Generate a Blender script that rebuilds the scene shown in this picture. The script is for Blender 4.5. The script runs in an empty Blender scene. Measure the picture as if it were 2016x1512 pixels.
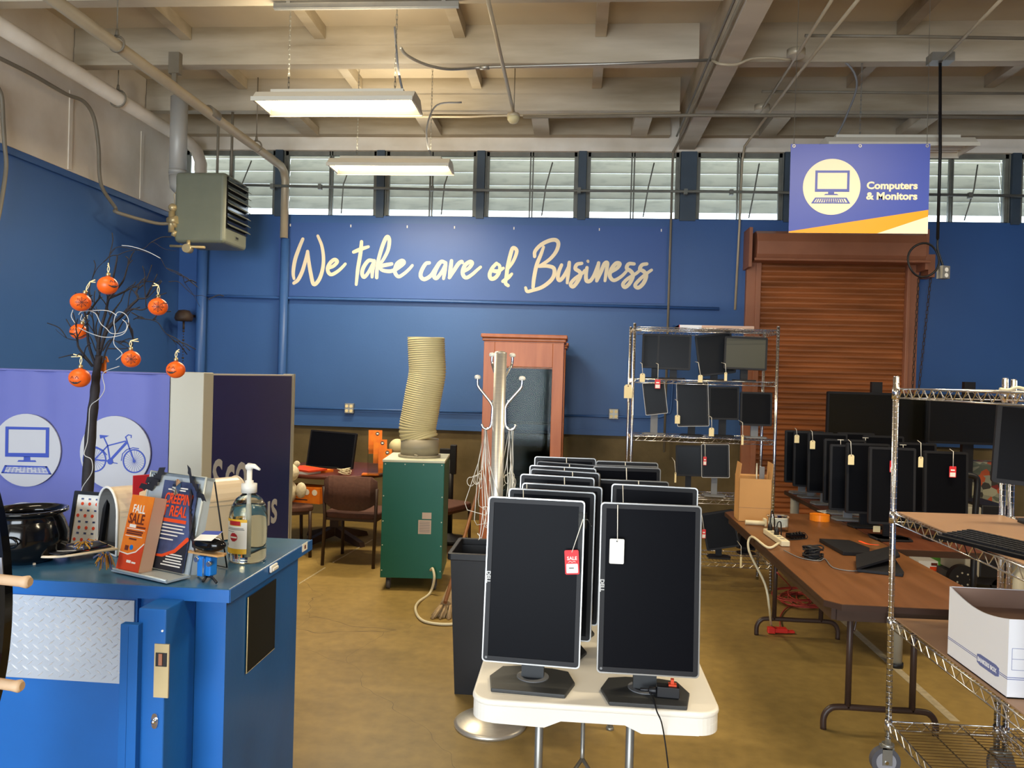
import bpy, bmesh, math, random
from mathutils import Vector, Matrix

S = bpy.context.scene
COL = S.collection
R = math.radians
rnd = random.Random(7)

# ------------------------------------------------------------------ camera
IW, IH, FPX, EYE = 2016, 1512, 1515.0, 1.72
YAW, PITCH, ROLL = R(4.6), R(-0.53), 0.028
fw = Vector((-math.sin(YAW) * math.cos(PITCH), math.cos(YAW) * math.cos(PITCH), math.sin(PITCH)))
r0 = Vector((math.cos(YAW), math.sin(YAW), 0))
u0 = r0.cross(fw)
CR = r0 * math.cos(ROLL) + u0 * math.sin(ROLL)
CU = u0 * math.cos(ROLL) - r0 * math.sin(ROLL)
CO = Vector((0, 0, EYE))
cam_data = bpy.data.cameras.new('camera')
cam = bpy.data.objects.new('camera', cam_data)
COL.objects.link(cam)
cam_data.sensor_width = 36
cam_data.lens = FPX / IW * 36
cam_data.clip_start = 0.05
cam_data.clip_end = 200
mw = Matrix((CR, CU, -fw)).transposed().to_4x4()
mw.translation = CO
cam.matrix_world = mw
S.camera = cam


def at(px, py, X=None, Y=None, Z=None):
    """point of the room where the sight line of a photo pixel meets the plane X=, Y= or Z="""
    d = CR * ((px - IW / 2) / FPX) + CU * ((IH / 2 - py) / FPX) + fw
    t = X / d.x if X is not None else Y / d.y if Y is not None else (Z - EYE) / d.z
    return CO + d * t


# ------------------------------------------------------------------ world, lights, exposure
W = bpy.data.worlds.new('sky')
S.world = W
W.use_nodes = True
bg = W.node_tree.nodes['Background']
bg.inputs[0].default_value = (0.80, 0.90, 1.0, 1)
bg.inputs[1].default_value = 4.5
S.view_settings.view_transform = 'Standard'
S.view_settings.look = 'None'
S.view_settings.gamma = 1
S.view_settings.use_curve_mapping = False
S.view_settings.exposure = 0.25


def area(name, loc, rot, sx, sy, power, col):
    l = bpy.data.lights.new(name, 'AREA')
    l.shape = 'RECTANGLE'
    l.size, l.size_y, l.energy, l.color = sx, sy, power, col
    o = bpy.data.objects.new(name, l)
    o.location, o.rotation_euler = loc, rot
    COL.objects.link(o)
    return o


# daylight of the open loading door behind the camera, on the left
area('door_daylight', (-2.0, -4.85, 1.9), (R(90), 0, 0), 4.2, 3.4, 420, (0.84, 0.92, 1.0))
WARM = (1.0, 0.84, 0.58)
# the hanging fluorescent fixtures: their light goes down; an added uplight stands for ceiling bounce
for i, (x, y, e) in enumerate([(-1.86, 5.9, 75), (-1.9, 7.8, 55), (2.1, 3.6, 72), (-1.9, 1.8, 22), (2.4, 0.6, 60), (4.9, 4.6, 50)]):
    area('fluorescent_light', (x, y, 3.73), (0, 0, 0), 1.15, 0.28, e, WARM)
    area('ceiling_bounce_fill', (x, y, 4.0), (R(180), 0, 0), 1.1, 0.25, e * 0.24, WARM)


# ------------------------------------------------------------------ materials
def lin(h):
    h = h.lstrip('#')
    out = []
    for i in (0, 2, 4):
        c = int(h[i:i + 2], 16) / 255
        out.append(c / 12.92 if c <= 0.04045 else ((c + 0.055) / 1.055) ** 2.4)
    return (*out, 1)


MATS = {}


def pm(name, col, rough=0.5, metal=0.0, var=0.0, scale=6.0, bump=0.0, col2=None, spec=0.5, trans=0.0, emit=0.0, coat=0.0, stretch=None, bscale=None, aniso=0.0, ior=1.45):
    """procedural material: principled surface whose colour wanders with a noise between two tones"""
    m = bpy.data.materials.new(name)
    m.use_nodes = True
    nt = m.node_tree
    b = nt.nodes['Principled BSDF']
    b.inputs['Roughness'].default_value = rough
    b.inputs['Metallic'].default_value = metal
    b.inputs['Specular IOR Level'].default_value = spec
    b.inputs['Transmission Weight'].default_value = trans
    b.inputs['Coat Weight'].default_value = coat
    b.inputs['IOR'].default_value = ior
    c = lin(col) if isinstance(col, str) else col
    b.inputs['Base Color'].default_value = c
    if emit:
        b.inputs['Emission Color'].default_value = c
        b.inputs['Emission Strength'].default_value = emit
    if var or col2 or bump:
        tc = nt.nodes.new('ShaderNodeTexCoord')
        mp = nt.nodes.new('ShaderNodeMapping')
        nt.links.new(tc.outputs['Object'], mp.inputs['Vector'])
        if stretch:
            mp.inputs['Scale'].default_value = stretch
        nz = nt.nodes.new('ShaderNodeTexNoise')
        nz.inputs['Scale'].default_value = scale
        nz.inputs['Detail'].default_value = 6
        nt.links.new(mp.outputs['Vector'], nz.inputs['Vector'])
        if var or col2:
            rp = nt.nodes.new('ShaderNodeValToRGB')
            rp.color_ramp.elements[0].position = 0.32
            rp.color_ramp.elements[1].position = 0.68
            if col2:
                a2 = lin(col2)
            else:
                a2 = (*[x * (1 - var) for x in c[:3]], 1)
            rp.color_ramp.elements[0].color = a2
            rp.color_ramp.elements[1].color = (*[min(1, x * (1 + (var * 0.5 if not col2 else 0))) for x in c[:3]], 1)
            nt.links.new(nz.outputs['Fac'], rp.inputs['Fac'])
            nt.links.new(rp.outputs['Color'], b.inputs['Base Color'])
        if bump:
            bp = nt.nodes.new('ShaderNodeBump')
            bp.inputs['Strength'].default_value = bump
            bp.inputs['Distance'].default_value = 0.01
            src = nz
            if bscale:
                src = nt.nodes.new('ShaderNodeTexNoise')
                src.inputs['Scale'].default_value = bscale
                nt.links.new(mp.outputs['Vector'], src.inputs['Vector'])
            nt.links.new(src.outputs['Fac'], bp.inputs['Height'])
            nt.links.new(bp.outputs['Normal'], b.inputs['Normal'])
    MATS[name] = m
    return m


M_wall = pm('blue_wall_paint', '#385F9A', 0.42, var=0.08, scale=0.9, bump=0.05, bscale=60)
M_blue_pipe = pm('blue_painted_pipe', '#3D64A0', 0.4, var=0.06, scale=4)
M_conc = pm('board_formed_concrete', '#766646', 0.75, col2='#564A2C', scale=2.2, bump=0.15, bscale=25)
M_upper = pm('aged_white_paint', '#F0E9DC', 0.65, col2='#D4C9B6', scale=1.6, bump=0.08, bscale=14)
M_ceil = pm('ceiling_white_paint', '#C9BEAA', 0.7, var=0.10, scale=1.5)
M_beam = pm('old_white_painted_timber', '#CEC4B0', 0.65, col2='#978A72', scale=1.6, stretch=(0.35, 1, 2.2), bump=0.12, bscale=12)
M_floor = None
M_post = pm('blue_green_window_post', '#414F5C', 0.5, var=0.12, scale=5)
M_frame = pm('weathered_window_frame', '#77786F', 0.5, var=0.15, scale=8)
M_louver = pm('white_louver_slat', '#E8E6DE', 0.6, col2='#CFCCC0', scale=3.5, stretch=(0.6, 2, 4))


def thin_glass(name, tint, refl):
    m = bpy.data.materials.new(name)
    m.use_nodes = True
    nt = m.node_tree
    nt.nodes.remove(nt.nodes['Principled BSDF'])
    t, g, x = nt.nodes.new('ShaderNodeBsdfTransparent'), nt.nodes.new('ShaderNodeBsdfGlossy'), nt.nodes.new('ShaderNodeMixShader')
    fr = nt.nodes.new('ShaderNodeFresnel')
    fr.inputs['IOR'].default_value = refl
    t.inputs['Color'].default_value = lin(tint)
    g.inputs['Roughness'].default_value = 0.03
    nt.links.new(fr.outputs[0], x.inputs[0])
    nt.links.new(t.outputs[0], x.inputs[1])
    nt.links.new(g.outputs[0], x.inputs[2])
    nt.links.new(x.outputs[0], nt.nodes['Material Output'].inputs['Surface'])
    return m


M_glass = thin_glass('window_glass', '#FAFCFC', 1.25)
M_paneg = thin_glass('cabinet_glass', '#F2F6F5', 1.14)
M_clear = pm('clear_plastic', '#F4F8F6', 0.05, trans=1.0, ior=1.25)
M_gel = pm('clear_gel', '#F2F6EE', 0.0, trans=1.0, ior=1.33)
M_blk = pm('black_plastic', '#17171A', 0.45, var=0.1, scale=9)
M_blk2 = pm('dark_grey_plastic', '#1C1C1F', 0.5, var=0.1, spec=0.3, scale=9)
M_gloss = pm('glossy_black', '#0B0B0D', 0.12)
M_screen = pm('dark_screen', '#0B0C10', 0.32, spec=0.14)
M_screen2 = pm('matte_dark_screen', '#0B0C11', 0.34, spec=0.05)
M_silver = pm('silver_plastic_rim', '#B9B9B7', 0.35)
M_grey = pm('grey_plastic', '#77787A', 0.5, var=0.06)
M_chrome = pm('chrome', '#E2E3E6', 0.18, metal=1.0)
M_steel = pm('brushed_steel', '#D6D0C4', 0.36, metal=0.75, var=0.08, scale=20, stretch=(1, 1, 14))
M_galv = pm('galvanised_steel', '#A7A69F', 0.45, metal=0.8, var=0.12, scale=7)
M_conduit = pm('painted_conduit', '#B9AC92', 0.45, metal=0.2, var=0.08, scale=5)
M_darkpipe = pm('dark_painted_pipe', '#7D7565', 0.5, var=0.12, scale=5)
M_white = pm('white_plastic', '#EDEBE4', 0.4, var=0.03)
M_table_white = pm('white_folding_table_plastic', '#E9E4D8', 0.45, var=0.05, scale=3, bump=0.03, bscale=120)
M_paper = pm('white_paper', '#F1EEE6', 0.7)
M_cream = pm('cream_paper_tag', '#EFDDAA', 0.7, var=0.04)
M_red = pm('red_sale_tag', '#E03038', 0.5)
M_string = pm('white_string', '#EFEBDF', 0.7)
M_orange = pm('satin_orange', '#F0641A', 0.38, var=0.05, scale=30)
M_gold = pm('gold_cap', '#C9B487', 0.3, metal=0.9)
M_bark = pm('black_branch', '#241F22', 0.75, var=0.3, scale=30, bump=0.3)
M_cblue = pm('counter_blue_paint', '#1F63AE', 0.30, var=0.10, scale=2.5, bump=0.04, bscale=30)
M_cblue_shade = pm('counter_blue_in_shade', '#194C80', 0.4, var=0.12, scale=2.5)  # unused darker copy of the counter blue, with the side's shade in its colour
M_ctop = pm('counter_top_worn_blue', '#3E6A86', 0.25, col2='#2E5F87', scale=4)
M_brass = pm('worn_brass_plate', '#C9B68A', 0.4, metal=0.5, var=0.1)
M_tread = pm('diamond_plate_aluminium', '#BCC4CE', 0.4, metal=0.45, var=0.05)
M_purple = pm('purple_blue_banner_cloth', '#656BAC', 0.7, var=0.08, scale=1.5)
M_print_w = pm('banner_white_print', '#B6B6BA', 0.7)
M_navy = pm('navy_panel_print', '#1F2562', 0.4, var=0.12, scale=1.5)
M_sign_cream = pm('sign_cream_print', '#E8DBBD', 0.5)
M_signblue = pm('sign_blue_print', '#3C4FA6', 0.4, var=0.06, scale=1.2)
M_signorange = pm('sign_orange_print', '#F29B1F', 0.45)
M_bizblue = pm('wall_banner_blue_print', '#3A5C9E', 0.45, var=0.06, scale=0.8)
M_green = pm('teal_green_enamel', '#1A675A', 0.42, var=0.06, scale=2)
M_palegreen = pm('pale_mint_enamel', '#CFD3BE', 0.5)
M_hose = pm('cream_vinyl_duct', '#CFC394', 0.5, var=0.06, scale=5)
M_hoseband = pm('grey_duct_collar', '#948C78', 0.5, var=0.08)
M_maroon = pm('maroon_wool_upholstery', '#583A31', 0.9, var=0.15, scale=40, bump=0.2)
M_brownmetal = pm('dark_brown_metal', '#3D2B22', 0.45, var=0.1)
M_lamin = pm('brown_walnut_laminate', '#7A5030', 0.36, col2='#684222', scale=3, stretch=(6, 0.7, 1))
M_tabletrim = pm('dark_table_edge', '#3A261C', 0.5)
M_redwood = pm('orange_cherry_wood', '#B4693A', 0.38, col2='#A2592C', scale=4, stretch=(4, 4, 0.5))
M_rust = pm('red_oxide_painted_steel', '#A0684C', 0.5, var=0.12, scale=3)
M_slat = pm('rusty_roller_slats', '#B0693A', 0.5, col2='#7E4A28', scale=1.8, stretch=(0.5, 1, 5))
M_card = pm('kraft_cardboard', '#C4935A', 0.7, var=0.06, scale=5)
M_cardin = pm('brown_cardboard_inside', '#8C6F5E', 0.8, var=0.06)
M_boxwhite = pm('white_box_board', '#EBECEF', 0.6)
M_boxline = pm('blue_grey_box_print', '#6A74A6', 0.6)
M_hard = pm('brown_hardboard', '#9E7C5E', 0.42, var=0.08, scale=6)
M_lozenge = pm('highlight_tread_lug', '#EEF1F5', 0.28, metal=0.5)  # paler than the plate: daylight highlights put into the lug colour
M_flue = pm('pale_flue_metal', '#B9B8B2', 0.5, metal=0.2, var=0.08, scale=4)
M_rim = pm('grey_metallic_rim', '#9C9C9A', 0.28, metal=0.6)
M_base = pm('dull_charcoal_plastic', '#353636', 0.5, var=0.06)
M_rubber = pm('grey_rubber', '#555459', 0.6)
M_heat = pm('grey_green_heater_enamel', '#7C806E', 0.4, var=0.05)
M_tube = pm('lit_fluorescent_tube', (1.0, 0.86, 0.55, 1), 0.4, emit=14.0)
M_reflector = pm('white_fixture_enamel', '#DAD5C4', 0.45)
M_mailbox = pm('cream_mailbox_enamel', '#E0CDB0', 0.35)
M_mailin = pm('grey_mailbox_inside', '#8F8F8D', 0.5)
M_mailred = pm('red_flag_plastic', '#B3202C', 0.4)
M_flyor = pm('orange_flyer_print', '#F0891C', 0.5, col2='#E26A18', scale=12)
M_flyred = pm('orange_red_flyer_print', '#D9481F', 0.5)
M_flynavy = pm('navy_flyer_print', '#2B3350', 0.45, col2='#5A6796', scale=9)
M_flydark = pm('charcoal_flyer_print', '#2A2C34', 0.45)
M_fly_or = pm('bright_orange_print', '#F2511F', 0.5)
M_brownprint = pm('dark_brown_print', '#6B2A14', 0.6)
M_mesh = pm('silver_wire_mesh', '#CBD6DA', 0.42, metal=0.35)
M_yellow = pm('yellow_label_print', '#F0BB2D', 0.5)
M_redlabel = pm('red_label_print', '#B8242C', 0.5)
M_skyblue = pm('bright_blue_plastic', '#1E78D0', 0.35)
M_ply = pm('plywood', '#C99B62', 0.5, var=0.08, scale=20)
M_pegwood = pm('pale_wood_peg', '#C9A987', 0.55, var=0.06, scale=20)
M_boardred = pm('crimson_board_print', '#B01E38', 0.4)
M_boardgrey = pm('grey_board_print', '#8C8F99', 0.4)
M_wirewhite = pm('white_coated_wire', '#E6E1D3', 0.4)
M_bristle = pm('straw_broom_bristle', '#B49A74', 0.9, var=0.2, scale=60)
M_broomwood = pm('brown_broom_handle', '#8A5A34', 0.5, var=0.1)
M_cable_w = pm('cream_cable', '#D8CEAE', 0.5)
M_cable_r = pm('red_extension_cord', '#A33A2E', 0.5)
M_redplug = pm('red_plug_box', '#C8281E', 0.4)
M_tapeor = pm('translucent_orange_tape', '#F28A1E', 0.3)
M_palebox = pm('pale_pink_box', '#D8B49C', 0.6)
M_leafgreen = pm('green_carton_print', '#5CA53A', 0.5)
M_shelfgrey = pm('grey_metal_panel', '#A6A08E', 0.5)
M_plush = pm('white_plush', '#D9CFB4', 0.95, var=0.15, scale=40, bump=0.4)
M_floorline = pm('worn_white_floor_tape', '#B7A98A', 0.7, var=0.2, scale=30)
M_darkwood = pm('dark_bell_bronze', '#3B2C22', 0.6, var=0.2, scale=20)
M_conewht = pm('beige_globe', '#D8CDA0', 0.5)


def floor_material():
    m = bpy.data.materials.new('polished_concrete_floor')
    m.use_nodes = True
    nt = m.node_tree
    b = nt.nodes['Principled BSDF']
    tc = nt.nodes.new('ShaderNodeTexCoord')
    n1 = nt.nodes.new('ShaderNodeTexNoise')
    n1.inputs['Scale'].default_value = 0.9
    n1.inputs['Detail'].default_value = 9
    n1.inputs['Roughness'].default_value = 0.62
    n2 = nt.nodes.new('ShaderNodeTexNoise')
    n2.inputs['Scale'].default_value = 14
    n2.inputs['Detail'].default_value = 8
    mx = nt.nodes.new('ShaderNodeMix')
    mx.inputs[0].default_value = 0.35
    nt.links.new(tc.outputs['Object'], n1.inputs['Vector'])
    nt.links.new(tc.outputs['Object'], n2.inputs['Vector'])
    nt.links.new(n1.outputs['Fac'], mx.inputs[2])
    nt.links.new(n2.outputs['Fac'], mx.inputs[3])
    rp = nt.nodes.new('ShaderNodeValToRGB')
    e = rp.color_ramp.elements
    e[0].position, e[0].color = 0.34, lin('#7E6838')
    e[1].position, e[1].color = 0.66, lin('#A68A4C')
    nt.links.new(mx.outputs[0], rp.inputs['Fac'])
    # hairline cracks
    vo = nt.nodes.new('ShaderNodeTexVoronoi')
    vo.feature = 'DISTANCE_TO_EDGE'
    vo.inputs['Scale'].default_value = 0.3
    ad = nt.nodes.new('ShaderNodeVectorMath')
    ad.operation = 'MULTIPLY_ADD'
    nn = nt.nodes.new('ShaderNodeTexNoise')
    nn.inputs['Scale'].default_value = 2.5
    nt.links.new(tc.outputs['Object'], nn.inputs['Vector'])
    nt.links.new(nn.outputs['Color'], ad.inputs[0])
    ad.inputs[1].default_value = (0.35, 0.35, 0)
    nt.links.new(tc.outputs['Object'], ad.inputs[2])
    nt.links.new(ad.outputs[0], vo.inputs['Vector'])
    lt = nt.nodes.new('ShaderNodeMath')
    lt.operation = 'LESS_THAN'
    lt.inputs[1].default_value = 0.00035
    nt.links.new(vo.outputs['Distance'], lt.inputs[0])
    m2 = nt.nodes.new('ShaderNodeMix')
    m2.data_type = 'RGBA'
    nt.links.new(lt.outputs[0], m2.inputs[0])
    nt.links.new(rp.outputs['Color'], m2.inputs[6])
    m2.inputs[7].default_value = lin('#6A5630')
    nt.links.new(m2.outputs[2], b.inputs['Base Color'])
    mr = nt.nodes.new('ShaderNodeMapRange')
    mr.inputs[3].default_value, mr.inputs[4].default_value = 0.38, 0.6
    nt.links.new(n1.outputs['Fac'], mr.inputs[0])
    nt.links.new(mr.outputs[0], b.inputs['Roughness'])
    return m


M_floor = floor_material()


def comic_material():
    m = bpy.data.materials.new('comic_print_bags')
    m.use_nodes = True
    nt = m.node_tree
    b = nt.nodes['Principled BSDF']
    tc = nt.nodes.new('ShaderNodeTexCoord')
    vo = nt.nodes.new('ShaderNodeTexVoronoi')
    vo.inputs['Scale'].default_value = 16
    rp = nt.nodes.new('ShaderNodeValToRGB')
    rp.color_ramp.interpolation = 'CONSTANT'
    cols = ['#3A3832', '#8C8C78', '#B5522A', '#5F6656', '#A8A488', '#7E2A24']
    e = rp.color_ramp.elements
    e[0].color = lin(cols[0])
    e[1].position, e[1].color = 0.85, lin(cols[5])
    for k, c in enumerate(cols[1:5]):
        n = e.new(0.2 + k * 0.16)
        n.color = lin(c)
    nt.links.new(tc.outputs['Object'], vo.inputs['Vector'])
    nt.links.new(vo.outputs['Color'], rp.inputs['Fac'])
    nt.links.new(rp.outputs['Color'], b.inputs['Base Color'])
    b.inputs['Roughness'].default_value = 0.5
    return m


M_comic = comic_material()


# ------------------------------------------------------------------ mesh helpers
class MB:
    """collects shapes and links them as ONE mesh object"""

    def __init__(s, M=None):
        s.v, s.f, s.m, s.sm = [], [], [], []
        s.M = M.copy() if M else Matrix()
        s.mi = 0

    def add(s, vs, fs, smooth=False):
        o = len(s.v)
        s.v += [s.M @ Vector(v) for v in vs]
        for f in fs:
            s.f.append([i + o for i in f])
            s.m.append(s.mi)
            s.sm.append(smooth)
        return s

    def box(s, x0, x1, y0, y1, z0, z1):
        vs = [(x, y, z) for z in (z0, z1) for y in (y0, y1) for x in (x0, x1)]
        return s.add(vs, [(0, 2, 3, 1), (4, 5, 7, 6), (0, 1, 5, 4), (2, 6, 7, 3), (0, 4, 6, 2), (1, 3, 7, 5)])

    def obox(s, c, size, rot):
        """box centred at c with an own rotation matrix (3x3)"""
        K = s.M
        s.M = K @ (Matrix.Translation(Vector(c)) @ rot.to_4x4())
        a, b, d = [q / 2 for q in size]
        s.box(-a, a, -b, b, -d, d)
        s.M = K
        return s

    def tube(s, pts, r, n=8, closed=False, cap=True):
        P = [Vector(p) for p in pts]
        if not closed:
            P2 = [P[0]]
            for p in P[1:]:
                if (p - P2[-1]).length > 1e-6:
                    P2.append(p)
            if len(P2) < 2:
                return s
            if isinstance(r, (list, tuple)) and len(P2) != len(P):
                r = r[0]
            P = P2
        k = len(P)
        rs = r if isinstance(r, (list, tuple)) else [r] * k
        T = []
        for i in range(k):
            if closed:
                t = P[(i + 1) % k] - P[i - 1]
            else:
                t = P[min(i + 1, k - 1)] - P[max(i - 1, 0)]
            if t.length < 1e-9:
                t = Vector((0, 0, 1))
            T.append(t.normalized())
        up = Vector((0, 0, 1)) if abs(T[0].z) < 0.9 else Vector((1, 0, 0))
        nrm = (up - T[0] * up.dot(T[0])).normalized()
        vs = []
        for i in range(k):
            nrm = nrm - T[i] * nrm.dot(T[i])
            if nrm.length < 1e-6:
                nrm = T[i].orthogonal()
            nrm.normalize()
            bn = T[i].cross(nrm)
            for j in range(n):
                a = 2 * math.pi * j / n
                vs.append(P[i] + (nrm * math.cos(a) + bn * math.sin(a)) * rs[i])
        fs = []
        for i in range(k if closed else k - 1):
            i2 = (i + 1) % k
            for j in range(n):
                j2 = (j + 1) % n
                fs.append((i * n + j, i * n + j2, i2 * n + j2, i2 * n + j))
        s.add(vs, fs, n > 4)
        if cap and not closed:
            o = len(s.v) - len(vs)
            s.f.append([o + j for j in range(n)][::-1])
            s.f.append([o + (k - 1) * n + j for j in range(n)])
            s.m += [s.mi] * 2
            s.sm += [False] * 2
        return s

    def cyl(s, p0, p1, r, r1=None, n=16, cap=True):
        return s.tube([p0, p1], [r, r if r1 is None else r1], n, cap=cap)

    def lathe(s, prof, n=24, c=(0, 0, 0), smooth=True, sx=1.0, sy=1.0):
        vs, fs = [], []
        for r, z in prof:
            for j in range(n):
                a = 2 * math.pi * j / n
                vs.append((c[0] + r * math.cos(a) * sx, c[1] + r * math.sin(a) * sy, c[2] + z))
        k = len(prof)
        for i in range(k - 1):
            for j in range(n):
                j2 = (j + 1) % n
                fs.append((i * n + j, i * n + j2, (i + 1) * n + j2, (i + 1) * n + j))
        if prof[0][0] > 1e-5:
            fs.append(tuple(range(n))[::-1])
        if prof[-1][0] > 1e-5:
            fs.append(tuple((k - 1) * n + j for j in range(n)))
        return s.add(vs, fs, smooth)

    def sphere(s, c, r, n=16, sc=(1, 1, 1)):
        K = s.M
        s.M = K @ Matrix.Translation(Vector(c)) @ Matrix.Diagonal((*sc, 1))
        m = max(6, n // 2)
        s.lathe([(max(r * math.sin(math.pi * i / m), 1e-6), -r * math.cos(math.pi * i / m)) for i in range(m + 1)], n)
        s.M = K
        return s

    def prism(s, poly, a, b, axis='y'):
        """polygon in the plane across axis (y: x,z  /  z: x,y  /  x: y,z), extruded from a to b"""
        def p3(p, q):
            return (p[0], q, p[1]) if axis == 'y' else (p[0], p[1], q) if axis == 'z' else (q, p[0], p[1])
        n = len(poly)
        vs = [p3(p, a) for p in poly] + [p3(p, b) for p in poly]
        fs = [tuple(range(n)), tuple(range(2 * n - 1, n - 1, -1))]
        fs += [(i, n + i, n + (i + 1) % n, (i + 1) % n) for i in range(n)]
        return s.add(vs, fs)

    def ring(s, outer, inner, a, b, axis='y'):
        def p3(p, q):
            return (p[0], q, p[1]) if axis == 'y' else (p[0], p[1], q) if axis == 'z' else (q, p[0], p[1])
        n = len(outer)
        vs = [p3(p, a) for p in outer] + [p3(p, a) for p in inner] + [p3(p, b) for p in outer] + [p3(p, b) for p in inner]
        fs = []
        for i in range(n):
            j = (i + 1) % n
            fs += [(i, j, n + j, n + i), (2 * n + i, 3 * n + i, 3 * n + j, 2 * n + j),
                   (i, 2 * n + i, 2 * n + j, j), (n + i, n + j, 3 * n + j, 3 * n + i)]
        return s.add(vs, fs)

    def ribbon(s, pts, width, nrm, thick=0.002):
        """flat stroke of lettering: a strip with round-ish ends that lies across nrm; width may vary per point"""
        P = [Vector(p) for p in pts]
        N = Vector(nrm).normalized()
        k = len(P)
        ws = width if isinstance(width, (list, tuple)) else [width] * k
        L, Rr = [], []
        for i in range(k):
            t = (P[min(i + 1, k - 1)] - P[max(i - 1, 0)]).normalized()
            b = N.cross(t).normalized()
            L.append(P[i] + b * ws[i] / 2)
            Rr.append(P[i] - b * ws[i] / 2)
        vs = [p + N * thick for p in L] + [p + N * thick for p in Rr] + L + Rr
        fs = []
        for i in range(k - 1):
            fs += [(i, i + 1, k + i + 1, k + i), (2 * k + i, 3 * k + i, 3 * k + i + 1, 2 * k + i + 1),
                   (i, 2 * k + i, 2 * k + i + 1, i + 1), (k + i, k + i + 1, 3 * k + i + 1, 3 * k + i)]
        fs += [(0, k, 3 * k, 2 * k), (k - 1, 3 * k - 1, 4 * k - 1, 2 * k - 1)]
        s.add(vs, fs)
        for e in (0, k - 1):
            c = P[e]
            t = (P[min(e + 1, k - 1)] - P[max(e - 1, 0)]).normalized()
            b = N.cross(t).normalized()
            m = 10
            ring = [c + (t * math.cos(2 * math.pi * j / m) + b * math.sin(2 * math.pi * j / m)) * ws[e] / 2 for j in range(m)]
            s.add([p + N * thick * 1.05 for p in ring] + ring, [tuple(range(m)), tuple(range(2 * m - 1, m - 1, -1))] + [(j, (j + 1) % m, m + (j + 1) % m, m + j) for j in range(m)])
        return s

    def build(s, name, mat, parent=None, bevel=0.0, seg=2, loc=None, rotz=0.0):
        me = bpy.data.meshes.new(name)
        me.from_pydata([tuple(v) for v in s.v], [], s.f)
        for m in (mat if isinstance(mat, (list, tuple)) else [mat]):
            me.materials.append(m)
        me.polygons.foreach_set('material_index', s.m)
        me.polygons.foreach_set('use_smooth', s.sm)
        bm = bmesh.new()
        bm.from_mesh(me)
        bmesh.ops.recalc_face_normals(bm, faces=bm.faces)
        bm.to_mesh(me)
        bm.free()
        o = bpy.data.objects.new(name, me)
        COL.objects.link(o)
        if parent:
            o.parent = parent
        if loc is not None:
            o.location = loc
            o.rotation_euler = (0, 0, rotz)
        if bevel:
            b = o.modifiers.new('bevel', 'BEVEL')
            b.width, b.segments, b.limit_method, b.angle_limit = bevel, seg, 'ANGLE', R(40)
        return o


def tag(o, label, cat, group=None, kind=None):
    if label:
        o['label'] = label
    if cat:
        o['category'] = cat
    if group:
        o['group'] = group
    if kind:
        o['kind'] = kind
    return o


def thing(name, label, cat, loc=(0, 0, 0), rotz=0.0, group=None):
    o = bpy.data.objects.new(name, None)
    o.empty_display_size = 0.05
    COL.objects.link(o)
    o.location = loc
    o.rotation_euler = (0, 0, rotz)
    return tag(o, label, cat, group)


def struct(o, label=None):
    o['kind'] = 'structure'
    if label:
        o['label'] = label
    return o


def rrect(w, h, r, n=4, cx=0.0, cy=0.0):
    out = []
    for (sx, sy, a0) in ((1, 1, 0), (-1, 1, 90), (-1, -1, 180), (1, -1, 270)):
        for k in range(n + 1):
            a = R(a0 + 90 * k / n)
            out.append((cx + sx * (w / 2 - r) + r * math.cos(a), cy + sy * (h / 2 - r) + r * math.sin(a)))
    return out


def disc(r, n=32, cx=0.0, cy=0.0):
    return [(cx + r * math.cos(2 * math.pi * k / n), cy + r * math.sin(2 * math.pi * k / n)) for k in range(n)]


def smooth_path(pts, n=6):
    """Catmull-Rom through the points"""
    P = [Vector(p) for p in pts]
    if len(P) < 3:
        return P
    Q = [P[0] * 2 - P[1]] + P + [P[-1] * 2 - P[-2]]
    out = []
    for i in range(1, len(Q) - 2):
        a, b, c, d = Q[i - 1:i + 3]
        for k in range(n):
            t = k / n
            out.append(0.5 * ((2 * b) + (c - a) * t + (2 * a - 5 * b + 4 * c - d) * t * t + (3 * b - a - 3 * c + d) * t ** 3))
    out.append(P[-1])
    return out


def text_into(mb, s, size, M, thick=0.001, bold=0.0, sx=1.0, align='LEFT', shear=0.0):
    """letters as flat solid shapes in the local x,y plane of M, raised along its z"""
    cu = bpy.data.curves.new('letters', 'FONT')
    cu.body = s
    cu.size = size
    cu.extrude = thick / 2
    cu.offset = bold
    cu.align_x = align
    cu.shear = shear
    cu.resolution_u = 3
    o = bpy.data.objects.new('letters', cu)
    COL.objects.link(o)
    dg = bpy.context.evaluated_depsgraph_get()
    me = bpy.data.meshes.new_from_object(o.evaluated_get(dg))
    K = mb.M
    mb.M = K @ M @ Matrix.Diagonal((sx, 1, 1, 1))
    mb.add([v.co.copy() for v in me.vertices], [list(p.vertices) for p in me.polygons])
    mb.M = K
    bpy.data.objects.remove(o)
    bpy.data.curves.remove(cu)
    bpy.data.meshes.remove(me)
    return mb


FRONT = Matrix(((1, 0, 0, 0), (0, 0, -1, 0), (0, 1, 0, 0), (0, 0, 0, 1)))   # text plane: x right, y up (z), faces -Y


def tr(x, y, z):
    return Matrix.Translation((x, y, z))


def rot(deg, ax):
    return Matrix.Rotation(R(deg), 4, ax)


def copy_tree(o, parent=None):
    c = o.copy()
    COL.objects.link(c)
    if parent:
        c.parent = parent
    for ch in list(o.children):
        copy_tree(ch, c)
    return c


# ================================================================== THE SHELL
XL, XR, YB, YF, ZC = -4.85, 7.5, 9.1, -5.0, 4.9
ZS = 3.60       # window sill
ZH = 4.38       # window head

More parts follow.
